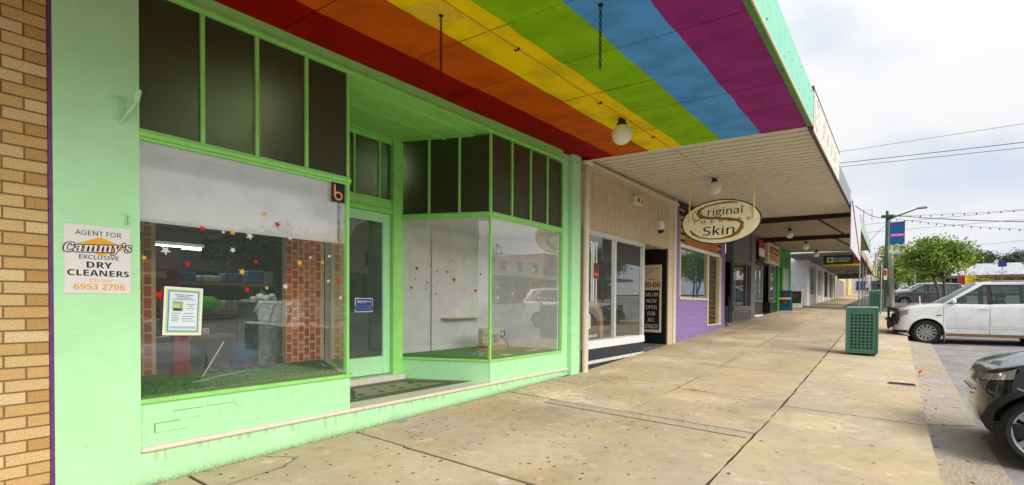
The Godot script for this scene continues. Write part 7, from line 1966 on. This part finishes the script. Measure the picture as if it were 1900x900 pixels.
func build_wires():
	var p = V(40, 7.30, 4.6)
	var ext = func(a, b, k): return a + (b - a) * k
	# far poles across the street carry the other ends
	var t = thing("timber_pole", "timber power pole across the road, out of frame", "pole", V(33, road_y(33, 27), 27.5))
	var m = MB.new(); m.tube([V(33, road_y(33, 27) - 0.2, 27.5), V(33, 12.5, 27.5)], 0.16, 8, 0.11); obj("pole", m, M.bark, t, 60.0)
	wire("string_lights", "upper string of festoon bulbs crossing the street from the lamp pole", p + V(0, 0.02, 0.3), V(33, 7.9, 27.4), 0.75, 0.009, 46, "string lights")
	wire("string_lights", "lower sagging string of festoon bulbs crossing the street from the lamp pole", p + V(0, -0.12, 0.2), V(33, 5.9, 27.4), 1.35, 0.009, 60, "string lights")
	wire("power_cable", "thick black cable drooping from the lamp pole across the street", p + V(0, 0.1, 0.1), V(33, 6.6, 27.4), 1.25, 0.022)
	wire("power_cable", "black cable from the awning edge to the top of the lamp pole", V(29.0, 6.4, 3.4), p + V(0, 0.0, 0), 0.25, 0.018)
	wire("stay_wire", "thin stay wire slanting from the awning edge up to the lamp pole", V(31.5, 4.95, 3.86), p + V(0, -0.3, 0), 0.0, 0.012)
	wire("overhead_wire", "highest faint wire crossing the sky at the right", V(40, 11.75, -8.0), V(30, 9.7, 27.4), 0.1, 0.010)
	wire("overhead_wire", "upper of two dark wires crossing the sky right of the awning", V(40, 11.3, -6.0), V(33, 9.05, 27.4), 0.12, 0.018)
	wire("overhead_wire", "lower of the two dark wires crossing the sky right of the awning", V(40, 11.1, -6.0), V(33, 8.7, 27.4), 0.12, 0.014)
	wire("overhead_wire", "faint level wire just above the street banner", V(60, 9.5, -6.0), V(60, 10.6, 30.0), 0.3, 0.014)
	wire("overhead_wire", "faint level wire behind the street banner", V(60, 8.7, -6.0), V(60, 9.9, 30.0), 0.3, 0.014)
	wire("overhead_wire", "faint wire low over the bright green tree", V(80, 8.0, -6.0), V(70, 9.6, 30.0), 0.4, 0.014)
	# a bracket on the awning edge
	t = thing("wire_bracket", "small square wire bracket standing on the awning edge", "bracket", V(25.5, 4.9, 3.9))
	m = MB.new(); m.tube([V(25.5, 4.9, 3.86), V(25.5, 5.62, 3.86), V(25.5, 5.62, 4.14), V(25.5, 5.2, 4.14)], 0.015, 5); obj("bracket", m, M.galv, t)

# ------------------------------------------------------------------ the one person, a walker far down the footpath
func build_person():
	var at = V(79.0, g(79.0) + 0.002, 2.2)
	var t = thing("person", "distant person in a white top and dark trousers walking on the far footpath", "person", at)
	# joints: a, b, radius a, radius b
	var B = [
		[V(0, 0.95, 0), V(0, 1.12, 0), 0.125, 0.115], [V(0, 1.12, 0), V(0, 1.38, 0), 0.115, 0.13], [V(0, 1.38, -0.13), V(0, 1.38, 0.13), 0.075, 0.075],
		[V(0, 1.42, 0), V(-0.01, 1.53, 0), 0.055, 0.05], [V(-0.02, 1.60, 0), V(-0.01, 1.67, 0), 0.088, 0.092],
		[V(0, 0.92, -0.09), V(-0.14, 0.50, -0.09), 0.088, 0.058], [V(-0.14, 0.50, -0.09), V(-0.10, 0.09, -0.09), 0.056, 0.036], [V(-0.08, 0.045, -0.09), V(-0.25, 0.035, -0.10), 0.042, 0.030],
		[V(0, 0.92, 0.09), V(0.06, 0.50, 0.09), 0.088, 0.058], [V(0.06, 0.50, 0.09), V(0.26, 0.14, 0.09), 0.056, 0.036], [V(0.28, 0.10, 0.09), V(0.20, 0.035, 0.10), 0.042, 0.030],
		[V(0, 1.38, -0.17), V(0.10, 1.10, -0.21), 0.050, 0.040], [V(0.10, 1.10, -0.21), V(0.06, 0.86, -0.22), 0.038, 0.028], [V(0.06, 0.85, -0.22), V(0.03, 0.76, -0.22), 0.032, 0.018],
		[V(0, 1.38, 0.17), V(-0.08, 1.10, 0.21), 0.050, 0.040], [V(-0.08, 1.10, 0.21), V(-0.20, 0.90, 0.20), 0.038, 0.028], [V(-0.20, 0.89, 0.20), V(-0.26, 0.82, 0.19), 0.032, 0.018]]
	var cell = 0.024
	var lo = V(-0.36, -0.02, -0.32); var dims = Vector3i(int(0.75 / cell), int(1.84 / cell), int(0.64 / cell))
	var field = {}
	var nx = dims.x; var ny = dims.y; var nz = dims.z
	var val = PackedFloat32Array(); val.resize(nx * ny * nz); val.fill(1.0)
	for b in B:
		var R = max(b[2], b[3]) + 0.10
		var mn = Vector3(min(b[0].x, b[1].x) - R, min(b[0].y, b[1].y) - R, min(b[0].z, b[1].z) - R); var mx = Vector3(max(b[0].x, b[1].x) + R, max(b[0].y, b[1].y) + R, max(b[0].z, b[1].z) + R)
		for i in range(max(0, int((mn.x - lo.x) / cell)), min(nx, int((mx.x - lo.x) / cell) + 1)):
			for j in range(max(0, int((mn.y - lo.y) / cell)), min(ny, int((mx.y - lo.y) / cell) + 1)):
				for k in range(max(0, int((mn.z - lo.z) / cell)), min(nz, int((mx.z - lo.z) / cell) + 1)):
					var p = lo + V(i, j, k) * cell
					var ab = b[1] - b[0]; var h = clampf((p - b[0]).dot(ab) / ab.dot(ab), 0, 1)
					var d = (p - b[0] - ab * h).length() - lerpf(b[2], b[3], h)
					var id = (i * ny + j) * nz + k; var o = val[id]; var kk = 0.03
					var w = max(kk - abs(d - o), 0.0) / kk
					val[id] = min(d, o) - w * w * kk * 0.25
	var vert = {}
	var corner = [Vector3i(0, 0, 0), Vector3i(1, 0, 0), Vector3i(0, 1, 0), Vector3i(1, 1, 0), Vector3i(0, 0, 1), Vector3i(1, 0, 1), Vector3i(0, 1, 1), Vector3i(1, 1, 1)]
	for i in nx - 1:
		for j in ny - 1:
			for k in nz - 1:
				var s = V(0, 0, 0); var n = 0
				for e in [[0, 1], [2, 3], [4, 5], [6, 7], [0, 2], [1, 3], [4, 6], [5, 7], [0, 4], [1, 5], [2, 6], [3, 7]]:
					var A = Vector3i(i, j, k) + corner[e[0]]; var C = Vector3i(i, j, k) + corner[e[1]]
					var va = val[(A.x * ny + A.y) * nz + A.z]; var vb = val[(C.x * ny + C.y) * nz + C.z]
					if (va < 0) != (vb < 0): s += Vector3(A).lerp(Vector3(C), va / (va - vb)); n += 1
				if n: vert[Vector3i(i, j, k)] = lo + s / n * cell
	var m = MB.new(); m.xf = Transform3D(Basis(), at)
	for key in vert:
		for ax in 3:
			var d = Vector3i(0, 0, 0); d[ax] = 1
			var va = val[(key.x * ny + key.y) * nz + key.z]; var e = key + d
			if e.x >= nx or e.y >= ny or e.z >= nz: continue
			var vb = val[(e.x * ny + e.y) * nz + e.z]
			if (va < 0) == (vb < 0): continue
			var u = Vector3i(0, 0, 0); u[(ax + 1) % 3] = 1; var w = Vector3i(0, 0, 0); w[(ax + 2) % 3] = 1
			if not (vert.has(key - u) and vert.has(key - w) and vert.has(key - u - w)): continue
			var q = [vert[key], vert[key - u], vert[key - u - w], vert[key - w]]
			var y = q[0].y
			var c = Color(0.02, 0.022, 0.03) if y < 0.95 else Color(0.75, 0.75, 0.76)
			if y > 1.46 or abs(q[0].z) > 0.19 and y < 1.12: c = Color(0.42, 0.25, 0.17)
			m.col = c
			if va < 0: m.quad(q[3], q[2], q[1], q[0])
			else: m.quad(q[0], q[1], q[2], q[3])
	var skin = StandardMaterial3D.new(); skin.vertex_color_use_as_albedo = true; skin.roughness = 0.8
	obj("body", m, skin, t, 70.0)
	m = MB.new(); m.ball(at + V(0.012, 1.672, 0), 0.103, 12, 0.95); obj("hair", m, mat(Color(0.12, 0.09, 0.07), 0.8), t, 60.0)
	m = MB.new(); m.tube([at + V(-0.10, 1.625, 0), at + V(-0.118, 1.615, 0)], 0.014, 6); m.ball(at + V(0, 1.63, -0.095), 0.018, 6); m.ball(at + V(0, 1.63, 0.095), 0.018, 6); obj("face_features", m, mat(Color(0.70, 0.52, 0.44), 0.7), t)
